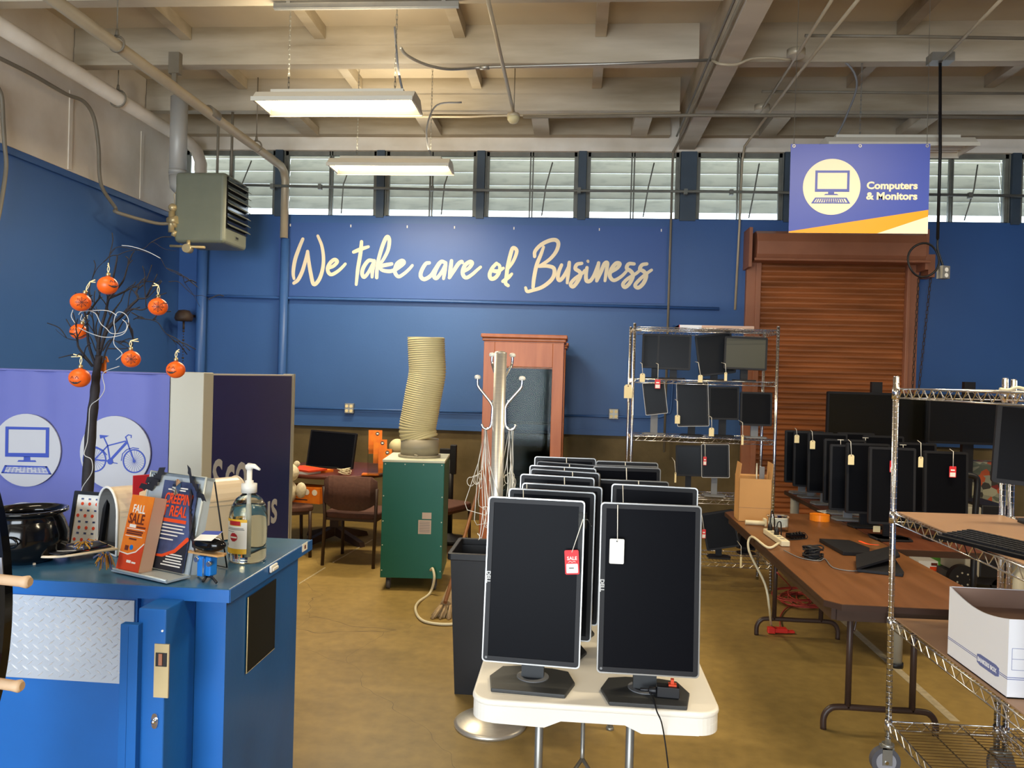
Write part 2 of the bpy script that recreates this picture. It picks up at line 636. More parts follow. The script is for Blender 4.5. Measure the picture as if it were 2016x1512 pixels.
struct(MB().box(XL - 0.2, XR + 0.2, YF - 0.2, YB + 0.2, -0.1, 0).build('floor', M_floor), 'worn tan polished concrete floor')
mb = MB().box(XL - 0.2, XR + 0.2, YF - 0.2, YB + 0.25, ZC, ZC + 0.12)
struct(mb.build('ceiling', M_ceil), 'old white painted timber ceiling deck')

mb = MB()
mb.box(XL - 0.2, XL, YF, YB, 0, 3.55)
mb.mi = 1
mb.box(XL - 0.2, XL + 0.04, YF, YB, 3.55, ZC)
for y in (4.2, 5.6, 6.9, 8.1):
    mb.box(XL + 0.04, XL + 0.05, y, y + 0.05, 3.56, 4.3)
mb.mi = 0
mb.box(XL, XL + 0.03, YF, YB, 3.49, 3.55)
struct(mb.build('wall_left', [M_wall, M_upper]), 'blue left wall with stained cream panels above')

mb = MB()
mb.box(XL, XR, YB, YB + 0.2, 0, 1.065)
mb.mi = 1
mb.box(XL, XR, YB - 0.04, YB + 0.2, 1.065, ZS)
mb.box(XL, XR, YB - 0.05, YB - 0.04, 1.065, 1.125)
mb.mi = 2
mb.box(XL, XR, YB, YB + 0.2, ZH, ZC)
mb.box(XL, XR, YB - 0.05, YB, ZH, ZH + 0.05)
struct(mb.build('wall_back', [M_conc, M_wall, M_upper]), 'blue back wall above a bare concrete base')
struct(MB().box(XR, XR + 0.2, YF, YB, 0, ZC).build('wall_right', M_wall))
mb = MB()
mb.box(XL, -4.1, YF - 0.2, YF, 0, ZC)
mb.box(0.1, XR, YF - 0.2, YF, 0, ZC)
mb.box(-4.1, 0.1, YF - 0.2, YF, 3.6, ZC)
struct(mb.build('wall_front', M_upper))

# window posts, then a window in each bay
px_posts = [552, 751, 947, 1146, 1354, 1550, 1752, 1996]
xs = [at(p, 365, Y=YB).x for p in px_posts]
edges = [XL] + xs + [XR]
for k, x in enumerate(xs):
    w = 0.046 if k != 4 else 0.09
    o = MB().box(x - w, x + w, YB - 0.06, YB + 0.16, ZS - 0.02, ZH).build('trim_%d' % (k + 1), M_post)
    struct(o, 'dark blue-green post between the clerestory windows')

M_lv = bpy.data.materials.new('translucent_white_louver')
M_lv.use_nodes = True
nt = M_lv.node_tree
nt.nodes.remove(nt.nodes['Principled BSDF'])
nz = nt.nodes.new('ShaderNodeTexNoise')
tc = nt.nodes.new('ShaderNodeTexCoord')
mp = nt.nodes.new('ShaderNodeMapping')
mp.inputs['Scale'].default_value = (1.2, 1, 5)
nz.inputs['Scale'].default_value = 5
nz.inputs['Detail'].default_value = 8
rp = nt.nodes.new('ShaderNodeValToRGB')
rp.color_ramp.elements[0].position, rp.color_ramp.elements[0].color = 0.30, lin('#BCBBB1')
rp.color_ramp.elements[1].position, rp.color_ramp.elements[1].color = 0.5, lin('#CAC8BD')
d1, d2, mx = nt.nodes.new('ShaderNodeBsdfDiffuse'), nt.nodes.new('ShaderNodeBsdfTranslucent'), nt.nodes.new('ShaderNodeMixShader')
mx.inputs[0].default_value = 0.42
nt.links.new(tc.outputs['Object'], mp.inputs['Vector'])
nt.links.new(mp.outputs['Vector'], nz.inputs['Vector'])
nt.links.new(nz.outputs['Fac'], rp.inputs['Fac'])
nt.links.new(rp.outputs['Color'], d1.inputs['Color'])
nt.links.new(rp.outputs['Color'], d2.inputs['Color'])
nt.links.new(d1.outputs[0], mx.inputs[1])
nt.links.new(d2.outputs[0], mx.inputs[2])
nt.links.new(mx.outputs[0], nt.nodes['Material Output'].inputs['Surface'])

for k in range(len(edges) - 1):
    a = edges[k] + ((0.046 if k != 5 else 0.09) if k else 0.03)
    b = edges[k + 1] - ((0.046 if k != 4 else 0.09) if k < len(xs) else 0.03)
    if b - a < 0.3:
        continue
    w = thing('window_%d' % (k + 1), None, None, (a, YB, ZS))
    struct(w, 'clerestory window of white louvres')
    L, Hh = b - a, ZH - ZS
    f = MB()
    y0, y1 = 0.0, 0.05
    f.box(0, 0.05, y0, y1, 0, Hh).box(L - 0.05, L, y0, y1, 0, Hh).box(0.004, 0.018, y0 - 0.02, y0, 0, Hh).box(L - 0.018, L - 0.004, y0 - 0.02, y0, 0, Hh).box(0, L, y0, y1, Hh - 0.05, Hh).box(0, L, y0, y1, 0, 0.015)
    n = 2 if L < 1.4 else 4
    for j in range(1, n):
        xx = L * j / n
        f.box(xx - 0.022, xx - 0.008, y0, y1, 0, Hh).box(xx + 0.008, xx + 0.022, y0, y1, 0, Hh)
    f.build('window_frame', M_frame, w)
    MB().box(0.03, L - 0.03, 0.02, 0.024, 0.015, Hh - 0.05).build('pane', M_glass, w)
    # outside louvre slats
    for j in range(5):
        z = 0.145 + j * 0.155
        MB(tr(0, 0.27, z) @ rot(-14, 'X')).box(-0.043, L + 0.043, 0, 0.008, 0, 0.165).build('louver', M_lv, w)
    # opening stay rod
    MB().tube([(L * 0.72, 0.0, 0.66), (L * 0.66, -0.09, 0.36), (L * 0.62, 0.0, 0.03)], 0.008, 6).build('stay_rod', M_frame, w)

# timber beams, girder, purlins
n_tr = 20


def trim(mb, mat, label):
    global n_tr
    o = mb.build('trim_%d' % n_tr, mat)
    n_tr += 1
    return struct(o, label)


GX0, GX1 = 1.13, 1.31
BEAMS = [-3.3, -2.0, -0.7, 0.6, 1.9, 3.2, 4.45, 5.72, 6.95, 8.18, 8.98]
for y in BEAMS:
    t = 0.11 if y < 8.9 else 0.115
    mb = MB().box(XL + 0.05, 1.02, y, y + t, 4.55, ZC)
    if 5 < y < 8.9:
        mb.box(XL + 0.05, 1.02, y - 0.008, y, 4.55, 4.72)
    trim(mb, M_beam, 'white painted timber ceiling beam left of the girder')
    mb = MB().box(GX1, XR, y, y + t, 4.55, ZC)
    if 5 < y < 8.9:
        mb.box(GX1, XR, y - 0.008, y, 4.55, 4.72)
    trim(mb, M_beam, 'white painted timber ceiling beam right of the girder')
trim(MB().box(GX0, GX1, YF, YB - 0.06, 4.40, ZC), M_beam, 'long white girder running from front to back')
for x in (-3.7, -2.42, -1.12, 0.15, 2.75, 4.1, 5.4):
    for a, b in zip(BEAMS[4:-2], BEAMS[5:-1]):
        trim(MB().box(x - 0.05, x + 0.05, a + 0.13, b - 0.01, 4.78, ZC), M_beam, 'short white purlin under the ceiling deck')
for x in (-3.2, -1.72, -0.45, 0.66, 2.1, 3.6):
    trim(MB().box(x - 0.09, x + 0.09, 8.32, 8.95, 4.52, 4.62), M_beam, 'short white block below the last beam')
# worn white tape lines on the floor
a, b = at(1560, 1132, Z=0), at(1880, 1420, Z=0)
mb = MB()
d = (b - a).normalized()
nn = Vector((-d.y, d.x, 0)) * 0.025
for (p, q) in ((a, b),):
    mb.add([p - nn, q - nn, q + nn, p + nn, p - nn + Vector((0, 0, .0015)), q - nn + Vector((0, 0, .0015)), q + nn + Vector((0, 0, .0015)), p + nn + Vector((0, 0, .0015))],
           [(0, 1, 2, 3), (4, 5, 6, 7), (0, 1, 5, 4), (1, 2, 6, 5), (2, 3, 7, 6), (3, 0, 4, 7)])
trim(mb, M_floorline, 'worn white line taped on the floor under the tables')
mb = MB()
for p, q in ((at(588, 1150, Z=0), at(640, 1118, Z=0)), (at(655, 1108, Z=0), at(735, 1062, Z=0))):
    mb.tube([p + Vector((0, 0, .001)), q + Vector((0, 0, .001))], 0.006, 4)
trim(mb, M_floorline, 'thin pale joint line in the floor')
# blue painted chair-rail conduit and boards on the back wall: see conduits

# roller door ------------------------------------------------------
dr = thing('door_1', None, None, (1.93, 9.06, 0))
struct(dr, 'rust coloured roll-up door in the back wall')
DW = 2.0
mb = MB()
nsl = 52
prof = []
z = 0.0
for k in range(nsl):
    h = 3.1 / nsl
    prof += [(-0.018, z), (-0.036, z + h * 0.35), (-0.036, z + h * 0.65), (-0.018, z + h)]
    z += h
vs = [(0.14, y, zz) for y, zz in prof] + [(1.78, y, zz) for y, zz in prof]
m = len(prof)
mb.add(vs, [(i, i + 1, m + i + 1, m + i) for i in range(m - 1)])
mb.box(0.14, 1.78, -0.018, 0.0, 0, 3.1)
mb.build('curtain', M_slat, dr)
for x0, x1 in ((0.0, 0.16), (1.76, 1.90)):
    MB().box(x0, x1, -0.075, 0.0, 0, 3.3).box(x0 + (0.10 if x0 < 1 else 0), x0 + (0.16 if x0 < 1 else 0.04), -0.10, -0.075, 0, 3.1).build('guide_rail', M_rust, dr, bevel=0.006)
mb = MB()
hp = [(-0.0, 3.10), (-0.30, 3.10), (-0.34, 3.16), (-0.345, 3.30), (-0.31, 3.39), (-0.24, 3.43), (0.0, 3.43)]
mb.prism(hp, 0.05, 1.86, 'x')
mb.box(0.02, 1.9, -0.36, -0.335, 3.085, 3.115)
mb.build('hood', M_rust, dr, bevel=0.01)
for x0 in (-0.03, 1.86):
    MB().box(x0, x0 + 0.035, -0.30, 0.0, 3.02, 3.46).build('end_bracket', M_rust, dr)
MB().box(1.93, 2.0, -0.22, -0.02, 2.95, 3.2).cyl((1.88, -0.12, 3.06), (1.95, -0.12, 3.06), 0.03).build('chain_hoist', M_rust, dr)
mb = MB()
for (xa, xb) in ((1.86, 1.82), (1.99, 1.86)):
    za, zb = 2.98, 1.15
    n = 42
    for k in range(n):
        t = (k + 0.5) / n
        p = Vector((xa + (xb - xa) * t, -0.15, za + (zb - za) * t))
        dx = Vector((0.010, 0, 0)) if k % 2 else Vector((0, 0.010, 0))
        dz = Vector((0, 0, 0.024))
        mb.tube([p + dz + dx, p + dz - dx, p - dz - dx, p - dz + dx], 0.004, 4, closed=True)
mb.build('pull_chain', M_brownmetal, dr)


# ================================================================== UP HIGH: banner, sign, lamps, heater, pipes
# --- lettering banner on the back wall
YW = YB - 0.04
c0, c1 = at(551, 438, Y=YW), at(1309, 598, Y=YW)
bx0, bx1, bz0, bz1 = c0.x, c1.x, at(900, 590, Y=YW).z, at(900, 442, Y=YW).z
wb = thing('wall_banner', 'long blue wall banner reading We take care of Business in cream script', 'banner', (bx0, YW, bz0))
MB().box(0, bx1 - bx0, -0.012, 0, 0, bz1 - bz0).build('banner_panel', M_bizblue, wb)
A = [
    [(270, 195), (235, 280), (200, 380), (183, 470), (180, 530), (187, 570)],
    [(185, 612), (225, 580), (265, 500), (295, 400), (315, 312)],
    [(315, 312), (325, 400), (345, 520), (372, 622), (420, 585), (455, 490), (466, 380), (450, 260), (412, 165)],
    [(510, 470), (560, 450), (595, 410), (570, 390), (530, 420), (505, 470), (515, 515), (545, 530), (600, 500), (645, 460), (672, 430)],
    [(825, 220), (815, 330), (790, 480), (775, 625)], [(750, 318), (820, 290), (890, 268)],
    [(935, 400), (890, 400), (845, 460), (830, 520), (850, 555), (890, 510), (930, 430)], [(945, 400), (930, 480), (925, 555)],
    [(968, 560), (975, 440), (1010, 300), (1050, 195), (1075, 175), (1088, 215), (1075, 300), (1030, 390), (990, 440)],
    [(1110, 430), (1030, 445), (990, 455)],
    [(990, 455), (1020, 488), (1080, 500), (1130, 490), (1180, 460), (1225, 420), (1205, 400), (1160, 430), (1140, 490), (1150, 530), (1180, 550), (1230, 520), (1275, 480), (1305, 445)],
    [(1465, 420), (1430, 430), (1390, 500), (1385, 550), (1420, 575), (1480, 540), (1520, 480), (1560, 420), (1595, 405)],
    [(1620, 420), (1575, 410), (1530, 480), (1510, 545), (1535, 565), (1580, 510), (1620, 430)], [(1620, 430), (1610, 500), (1600, 570)],
    [(1675, 400), (1665, 480), (1655, 560)], [(1655, 560), (1700, 490), (1740, 430), (1770, 408), (1780, 420)],
    [(1790, 500), (1840, 470), (1870, 425), (1850, 410), (1805, 440), (1780, 500), (1790, 545), (1820, 560), (1870, 530), (1915, 490), (1950, 460)]]
Bs = [
    [(180, 425), (140, 470), (115, 530), (130, 570), (170, 560), (205, 510), (210, 450), (180, 425)], [(130, 490), (190, 500), (245, 470)],
    [(240, 595), (290, 560), (325, 525)],
    [(290, 635), (265, 610), (275, 540), (285, 460), (310, 350), (335, 280), (370, 300), (362, 350), (330, 420), (285, 480)],
    [(525, 650), (535, 560), (560, 440), (600, 340), (625, 270)],
    [(540, 360), (545, 310), (600, 250), (680, 210), (740, 205), (765, 240), (745, 310), (690, 380), (620, 430), (580, 452)],
    [(580, 452), (660, 450), (720, 470), (725, 530), (690, 590), (610, 650), (520, 680), (470, 690), (455, 655)],
    [(795, 440), (770, 500), (760, 560), (780, 585), (820, 540), (860, 460), (868, 415)], [(868, 415), (860, 500), (848, 610)],
    [(985, 425), (940, 435), (925, 475), (960, 500), (975, 530), (950, 590), (905, 645), (880, 620), (920, 570), (990, 520), (1015, 490)],
    [(1035, 465), (1025, 540), (1032, 590), (1065, 590), (1100, 540), (1145, 420)],
    [(1145, 420), (1130, 520), (1127, 590)], [(1127, 590), (1165, 510), (1200, 430), (1228, 425), (1215, 520), (1205, 590)],
    [(1255, 510), (1320, 470), (1345, 430), (1310, 425), (1265, 480), (1250, 540), (1275, 580), (1310, 580), (1370, 540), (1420, 485)],
    [(1480, 430), (1430, 430), (1410, 470), (1450, 500), (1470, 540), (1440, 610), (1395, 650), (1375, 620), (1420, 570), (1500, 520), (1540, 485)],
    [(1600, 430), (1555, 440), (1535, 480), (1570, 500), (1595, 540), (1570, 610), (1520, 655), (1490, 630), (1540, 570), (1600, 520), (1645, 488)],
    [(1043, 403), (1046, 410)]]
mb = MB(tr(-bx0, -YW, -bz0))
q = 0
for ox, strokes in ((540, A), (940, Bs)):
    for st in strokes:
        q += 1
        pts = [at(ox + x / 4.8, 430 + y / 4.8, Y=YW - 0.012) for x, y in st]
        pts = smooth_path(pts, 6)
        wd = 0.047 if len(st) > 2 else 0.041
        k = len(pts)
        pts = [p - Vector((0, 0.0016 * i / k, 0)) for i, p in enumerate(pts)]
        ws = [wd * (0.72 + 0.28 * math.sin(math.pi * (0.15 + 0.85 * i / max(1, k - 1)))) for i in range(k)]
        mb.ribbon(pts, ws, (0, -1, 0), 0.002 + 0.00005 * (q % 9))
mb.build('lettering', M_sign_cream, wb)
for px in (572, 691, 802, 895, 1012, 1180, 1302):
    mb = MB()
    p = at(px, 440 + (px - 572) * 0.014, Y=YW - 0.012)
    mb.box(p.x - bx0 - 0.006, p.x - bx0 + 0.006, -0.02, -0.012, p.z - bz0 - 0.035, p.z - bz0 - 0.005)
    mb.build('fastener_clip', M_white, wb)

# --- hanging sign
SW, SH = 0.915, 0.605
sg = thing('hanging_sign', 'blue hanging sign reading Computers & Monitors with an orange swoosh', 'sign', (1.432, 5.40, 2.757), R(0))
sg.rotation_euler = (0, R(-0.3), 0)
MB().box(0, SW, 0, 0.006, 0, SH).build('sign_panel', M_signblue, sg)
k = 0.001166


def zp(x, y):
    return ((x - 690) * k, (1330 - y) * k)


mb = MB()
mb.prism(disc(0.190, 56, *zp(927, 1061)), -0.002, 0)
mb.mi = 1
mb.prism([zp(690, 1322), zp(1473, 1192), zp(1473, 1230), zp(1190, 1330), zp(690, 1330)], -0.002, 0)
mb.mi = 0
mb.prism([zp(1190, 1330), zp(1473, 1230), zp(1473, 1330)], -0.0021, 0)
mb.mi = 2


def zb(x0, y0, x1, y1, t=-0.004):
    (a, b), (c, d) = zp(x0, y0), zp(x1, y1)
    mb.box(a, c, t, 0, d, b)


zb(833, 966, 1027, 979); zb(833, 1074, 1027, 1090); zb(833, 966, 846, 1090, -0.0043); zb(1014, 966, 1027, 1090, -0.0046)
zb(908, 1090, 942, 1103); mb.prism([zp(893, 1102), zp(958, 1102), zp(967, 1109), zp(884, 1109)], -0.004, 0)
mb.ring([zp(835, 1124), zp(1013, 1124), zp(1034, 1158), zp(813, 1158)], [zp(843, 1130), zp(1005, 1130), zp(1020, 1152), zp(828, 1152)], -0.004, 0)
for i in range(13):
    t0 = i / 13
    xa, xb = 848 + 154 * t0, 836 + 178 * t0
    mb.prism([zp(xa, 1131), zp(xa + 5, 1131), zp(xb + 6, 1151), zp(xb, 1151)], -0.0035, 0)
zb(868, 1136, 975, 1139); zb(890, 1146, 965, 1149)
mb.mi = 0
text_into(mb, 'Computers', 0.068, tr(zp(1124, 0)[0], -0.002, zp(0, 1072)[1]) @ FRONT, 0.003, 0.0026, 1.06)
text_into(mb, '& Monitors', 0.068, tr(zp(1124, 0)[0], -0.002, zp(0, 1133)[1]) @ FRONT, 0.003, 0.0026, 1.06)
mb.build('printed_graphics', [M_sign_cream, M_signorange, M_signblue], sg)
for x in (0.02, SW - 0.02):
    MB().tube([(x, -0.004, SH - 0.015), (x, 0.003, SH - 0.012), (x + (0.012 if x < 0.5 else -0.01), 0.0, 2.13)], 0.0022, 5).build('hanging_wire', M_galv, sg)
for x in (0.02, SW / 2, SW - 0.02):
    MB().ring(disc(0.011, 14, x, SH - 0.014), disc(0.006, 14, x, SH - 0.014), -0.003, 0.0).build('grommet', M_galv, sg)


# --- fluorescent fixtures
def chain(mb, p, ztop, step=0.035):
    n = max(2, int((ztop - p[2]) / step))
    for j in range(n):
        z = p[2] + (ztop - p[2]) * (j + 0.5) / n
        d = Vector((0.006, 0, 0)) if j % 2 else Vector((0, 0.006, 0))
        h = Vector((0, 0, (ztop - p[2]) / n * 0.62))
        c = Vector((p[0], p[1], z))
        mb.tube([c + h + d, c + h - d, c - h - d, c - h + d], 0.002, 4, closed=True)


def fixture(loc, rz, lit, label, cx=(-0.36, 0.36), ztop=4.5, cord=None):
    t = thing('fluorescent_fixture', label, 'ceiling light', loc, rz, 'hanging fluorescent fixtures')
    L, wB, wT, h = 1.24, 0.36, 0.20, 0.085
    mb = MB()
    a, b = L / 2, L / 2
    # open trough: bottom rim wide, top narrow, thin skin
    o1 = [(-a, -wB / 2), (a, -wB / 2), (a, wB / 2), (-a, wB / 2)]
    o2 = [(-a + 0.0, -wT / 2), (a, -wT / 2), (a, wT / 2), (-a, wT / 2)]
    vs = [(x, y, 0) for x, y in o1] + [(x, y, h) for x, y in o2]
    fs = [(0, 1, 5, 4), (1, 2, 6, 5), (2, 3, 7, 6), (3, 0, 4, 7), (4, 5, 6, 7)]
    mb.add(vs, fs)
    vs2 = [(x * 0.975, y * 0.95, 0.0) for x, y in o1] + [(x * 0.93, y * 0.86, h - 0.006) for x, y in o2]
    mb.add(vs2, fs)
    mb.add([vs[i] for i in range(4)] + [vs2[i] for i in range(4)], [(0, 1, 5, 4), (1, 2, 6, 5), (2, 3, 7, 6), (3, 0, 4, 7)])
    mb.box(-a, a, -wB / 2 - 0.006, -wB / 2 + 0.002, -0.012, 0.02).box(-a, a, wB / 2 - 0.002, wB / 2 + 0.006, -0.012, 0.02)
    mb.box(-a + 0.1, a - 0.1, -0.06, 0.06, h, h + 0.035)
    mb.build('housing', M_reflector, t)
    for y in (-0.108, -0.036, 0.036, 0.108):
        MB().cyl((-a + 0.05, y, 0.028), (a - 0.05, y, 0.028), 0.0125, n=10).build('tube', M_tube if lit else M_white, t)
    for x in cx:
        mb = MB()
        chain(mb, (x, 0, h + 0.035), ztop - loc[2])
        mb.build('chain', M_galv, t)
    if cord:
        MB().tube(smooth_path(cord, 6), 0.009, 7).build('power_cord', M_grey, t)
    return t


fixture((-1.87, 5.82, 3.76), R(-0.5), True, 'brightly lit four-tube fluorescent fixture hanging nearest, left of centre', (-0.40, 0.44), cord=[(0.50, 0, 0.12), (0.46, 0, 0.3), (0.42, 0.02, 0.62)])
fixture((-1.92, 7.74, 3.80), R(0), True, 'lit fluorescent fixture in front of the clerestory windows, farther back', (-0.36, 0.40), ztop=4.9, cord=[(0.42, 0, 0.12), (0.37, 0, 0.25), (0.36, 0, 0.45), (0.45, 0.02, 0.66), (0.7, 0.05, 0.7)])
fc_ = at(1779, 284, Y=6.80)
fixture((fc_.x, 6.98, fc_.z), R(0), False, 'unlit fluorescent fixture partly hidden behind the blue hanging sign', (-0.30, 0.36), ztop=4.9, cord=[(-0.5, 0, 0.12), (-0.42, 0, 0.3), (-0.34, 0, 0.6), (-0.5, 0, 0.8), (-0.9, 0, 0.82)])


def pipe(name, label, cat, pts, r, mat, n=10, extra=None, group=None):
    mb = MB().tube(pts, r, n)
    if extra:
        extra(mb)
    return tag(mb.build(name, mat), label, cat, group)


p0 = at(540, 17, Z=4.50); p1 = at(903, 12, Z=4.50)
mb = MB().box(p0.x, p1.x, p0.y - 0.02, p0.y + 0.02, 4.495, 4.535).box(p0.x, p1.x, p0.y - 0.01, p0.y + 0.01, 4.49, 4.495)
mb.box(p0.x + 0.1, p0.x + 0.13, p0.y - 0.02, p0.y + 0.02, 4.535, 4.56).box(p1.x - 0.13, p1.x - 0.1, p0.y - 0.02, p0.y + 0.02, 4.535, 4.56)
tag(mb.build('strut_channel', M_galv), 'grey metal strut channel under the ceiling at the top', 'strut')

# --- big sprinkler pipe, with hangers, and the pipe down the wall
def ringhanger(t, p, r, ztop, d=(0, 1, 0)):
    mb = MB(tr(*p))
    mb.tube([(math.cos(a) * (r + 0.008), 0, math.sin(a) * (r + 0.008)) for a in [2 * math.pi * j / 18 for j in range(18)]], 0.009, 6, closed=True)
    mb.cyl((0, 0, r + 0.01), (0, 0, r + 0.06), 0.018, 0.010, 8)
    mb.cyl((0, 0, r + 0.03), (0, 0, ztop - p[2]), 0.006, n=6)
    mb.build('pipe_hanger', M_darkpipe, t)


sp = thing('sprinkler_pipe', 'thick painted sprinkler pipe running front to back above the grey heater', 'pipe', (0, 0, 0))
MB().tube([(-3.5, -4.9, 4.15), (-3.5, 8.80, 4.12), (-3.5, 8.90, 4.08), (-3.5, 8.95, 3.98), (-3.5, 8.95, 3.3)], 0.047, 14).build('main_pipe', M_conduit, sp)
for y in (5.55, 8.1):
    ringhanger(sp, (-3.5, y, 4.14), 0.05, 4.88)
MB().cyl((-3.5, 7.0, 4.14), (-3.5, 7.16, 4.14), 0.058).build('coupling', M_darkpipe, sp)
pipe('wall_pipe', 'blue vertical pipe on the back wall left of the lettering', 'pipe', [(-3.5, 8.99, 3.3), (-3.5, 8.99, 0.05)], 0.05, M_blue_pipe, 14)
lp = thing('overhead_pipe', 'cream pipe along the left wall that bends down beside the first window', 'pipe', (0, 0, 0))
pts = [(-4.58, -4.9, 4.40), (-4.58, 8.72, 4.36), (-4.56, 8.86, 4.31), (-4.54, 8.93, 4.18), (-4.54, 8.94, 3.6)]
MB().tube(pts, 0.07, 14).build('main_pipe', M_upper, lp)
ringhanger(lp, (-4.58, 7.3, 4.365), 0.075, 4.88)
p = at(397, 560, Y=8.97)
pipe('wall_pipe', 'blue vertical pipe in the left corner under the heater', 'pipe', [(p.x, 8.97, 3.6), (p.x, 8.97, 0.05)], 0.06, M_blue_pipe, 14)
# --- flue bracket beam by the pipe
hb = at(345, 140, Y=7.6)
b0_, b1_ = at(334, 108, Y=6.9), at(354, 145, Y=6.9)
MB_ = MB().box(b0_.x, b1_.x, 6.88, 6.945, b1_.z, b0_.z + 0.02).box((b0_.x + b1_.x) / 2 - 0.022, (b0_.x + b1_.x) / 2 + 0.022, 6.89, 6.92, at(344, 178, Y=6.9).z, b1_.z)
tag(MB_.build('steel_bracket', M_darkpipe), 'dark steel bracket hanging from the beam beside the flue', 'bracket')

# --- unit heater
ht = thing('unit_heater', 'grey-green gas unit heater hanging in the left corner', 'heater', (-4.25, 7.80, 3.04))
MB().box(0.0, 0.56, 0, 0.56, 0, 0.74).build('cabinet', M_heat, ht, bevel=0.045, seg=4)
mb = MB().box(0.558, 0.574, 0.03, 0.53, 0.16, 0.70)
mb.build('outlet_frame', M_gloss, ht)
for j in range(7):
    MB(tr(0.585, 0, 0.20 + j * 0.075) @ rot(35, 'Y')).box(-0.045, 0.03, 0.03, 0.53, -0.003, 0.003).build('louver', M_heat, ht)
mb = MB().box(0.561, 0.566, 0.24, 0.33, 0.075, 0.115)
mb.mi = 1
for j, y in enumerate((0.25, 0.27, 0.285, 0.305)):
    mb.box(0.566, 0.568, y, y + 0.011, 0.082, 0.108)
mb.build('maker_label', [M_heat, M_blk], ht)
mb = MB().cyl((-0.02, 0.1, 0.70), (-0.02, 0.1, 1.55), 0.088, n=20).cyl((-0.02, 0.1, 0.74), (-0.02, 0.1, 0.78), 0.092, n=20)
mb.tube([(-0.02, 0.1, 0.72), (-0.01, 0.1, 0.62), (0.06, 0.1, 0.55), (0.15, 0.12, 0.54)], 0.09, 16)
mb.build('flue', M_flue, ht)
for (x, y) in ((0.27, 0.40), (0.43, 0.40)):
    MB().cyl((x, y, 0.72), (x, y, 1.50), 0.015, n=8).build('hanger_rod', M_darkpipe, ht)
mb = MB().cyl((-0.03, 0.02, 0.20), (0.04, 0.02, 0.20), 0.05).cyl((-0.02, 0.0, 0.10), (-0.02, 0.0, 0.32), 0.032).cyl((-0.05, 0.0, 0.22), (0.05, -0.02, 0.23), 0.042)
mb.sphere((-0.01, 0.0, 0.36), 0.045).cyl((0.0, 0, 0.06), (0.02, 0, 0.12), 0.025)
mb.tube([(0.0, 0.02, 0.38), (0.0, 0.0, 0.5), (0.03, 0.02, 0.55)], 0.004, 5)
mb.build('gas_valve', M_brass, ht)
mb = MB().tube([(-0.02, -0.02, -0.045), (0.36, -0.02, -0.055)], 0.014, 8).cyl((0.17, -0.05, -0.07), (0.17, 0.03, -0.07), 0.045, n=16).cyl((0.17, 0, -0.05), (0.17, 0, 0.02), 0.02)
mb.build('drain_fitting', M_brass, ht)

# --- cables and conduits
P = lambda x, y, **kw: at(x, y, **kw)
pipe('flexible_conduit', 'grey flexible conduit from the left wall down to the heater valve', 'conduit',
     smooth_path([at(x, y, X=-4.72) for x, y in ((-10, 110), (60, 145), (130, 185), (165, 200), (185, 232), (194, 290), (196, 345), (204, 375), (228, 410))] + [Vector((-4.62, 7.4, 3.26)), Vector((-4.4, 7.72, 3.22)), Vector((-4.26, 7.8, 3.24))], 5), 0.018, M_darkpipe, 8)
pipe('wall_conduit', 'thin conduit dropping down the left wall at the edge of the photo', 'conduit', smooth_path([at(x, y, X=-4.76) for x, y in ((-8, 165), (3, 190), (6, 240), (9, 285), (12, 330), (2, 400), (-6, 440))], 5), 0.017, M_darkpipe, 8)
pipe('ceiling_conduit', 'cable looping from the near lamp chain to a conduit under the first beam', 'conduit',
     smooth_path([P(788, 92, Y=6.3), P(800, 108, Y=6.4), P(835, 126, Y=6.55), P(880, 136, Y=6.7), P(930, 134, Z=4.5), P(960, 132, Z=4.5)], 5) + [P(1200, 126, Z=4.5), P(1400, 118, Z=4.50)], 0.013, M_galv, 8,
     lambda mb: mb.cyl(P(945, 133, Z=4.5), P(963, 132, Z=4.5), 0.02))
pipe('ceiling_conduit', 'thin horizontal conduit under the second beam above the far lamp', 'conduit',
     [P(650, 229, Z=4.47), P(925, 230, Z=4.47), P(970, 228, Z=4.47), P(1340, 222, Z=4.47)], 0.012, M_conduit, 8)
pipe('ceiling_conduit', 'pair of conduits clipped along the left side of the girder and down the wall', 'conduit',
     [(1.10, 1.0, 4.43), (1.10, 8.9, 4.43), (1.06, 8.98, 4.36), (1.06, 9.0, 4.25), (1.06, 9.0, 3.6), (1.06, 9.0, 0.9)], 0.014, M_darkpipe, 8,
     lambda mb: mb.tube([(1.06, 1.0, 4.45), (1.06, 8.7, 4.45)], 0.011, 8))
pipe('ceiling_conduit', 'long bright conduit running back to the window right of the girder', 'conduit',
     [P(1705, -20, Z=4.46), P(1560, 160, Z=4.46), P(1466, 288, Y=8.95), P(1461, 320, Y=8.97), P(1456, 440, Y=8.98), P(1447, 610, Y=9.0)], 0.014, M_conduit, 8)
cb = pipe('ceiling_conduit', 'conduit with two round junction boxes beside the hanging sign', 'conduit',
     [P(1650, -20, Z=4.48), P(1572, 104, Z=4.48), P(1496, 222, Z=4.48)], 0.013, M_conduit, 8,
     lambda mb: [mb.cyl(P(x, y, Z=4.47), P(x, y, Z=4.47) + Vector((0, 0, 0.06)), 0.075) for x, y in ((1567, 112), (1500, 219))])
pipe('ceiling_conduit', 'conduit bent under the girder between the cable loop and the junction box', 'conduit',
     smooth_path([P(1402, 118, Z=4.44), P(1418, 126, Z=4.37), P(1450, 127, Z=4.37), P(1478, 116, Z=4.42), P(1520, 114, Z=4.44), P(1556, 118, Z=4.44)], 4), 0.012, M_conduit, 8)
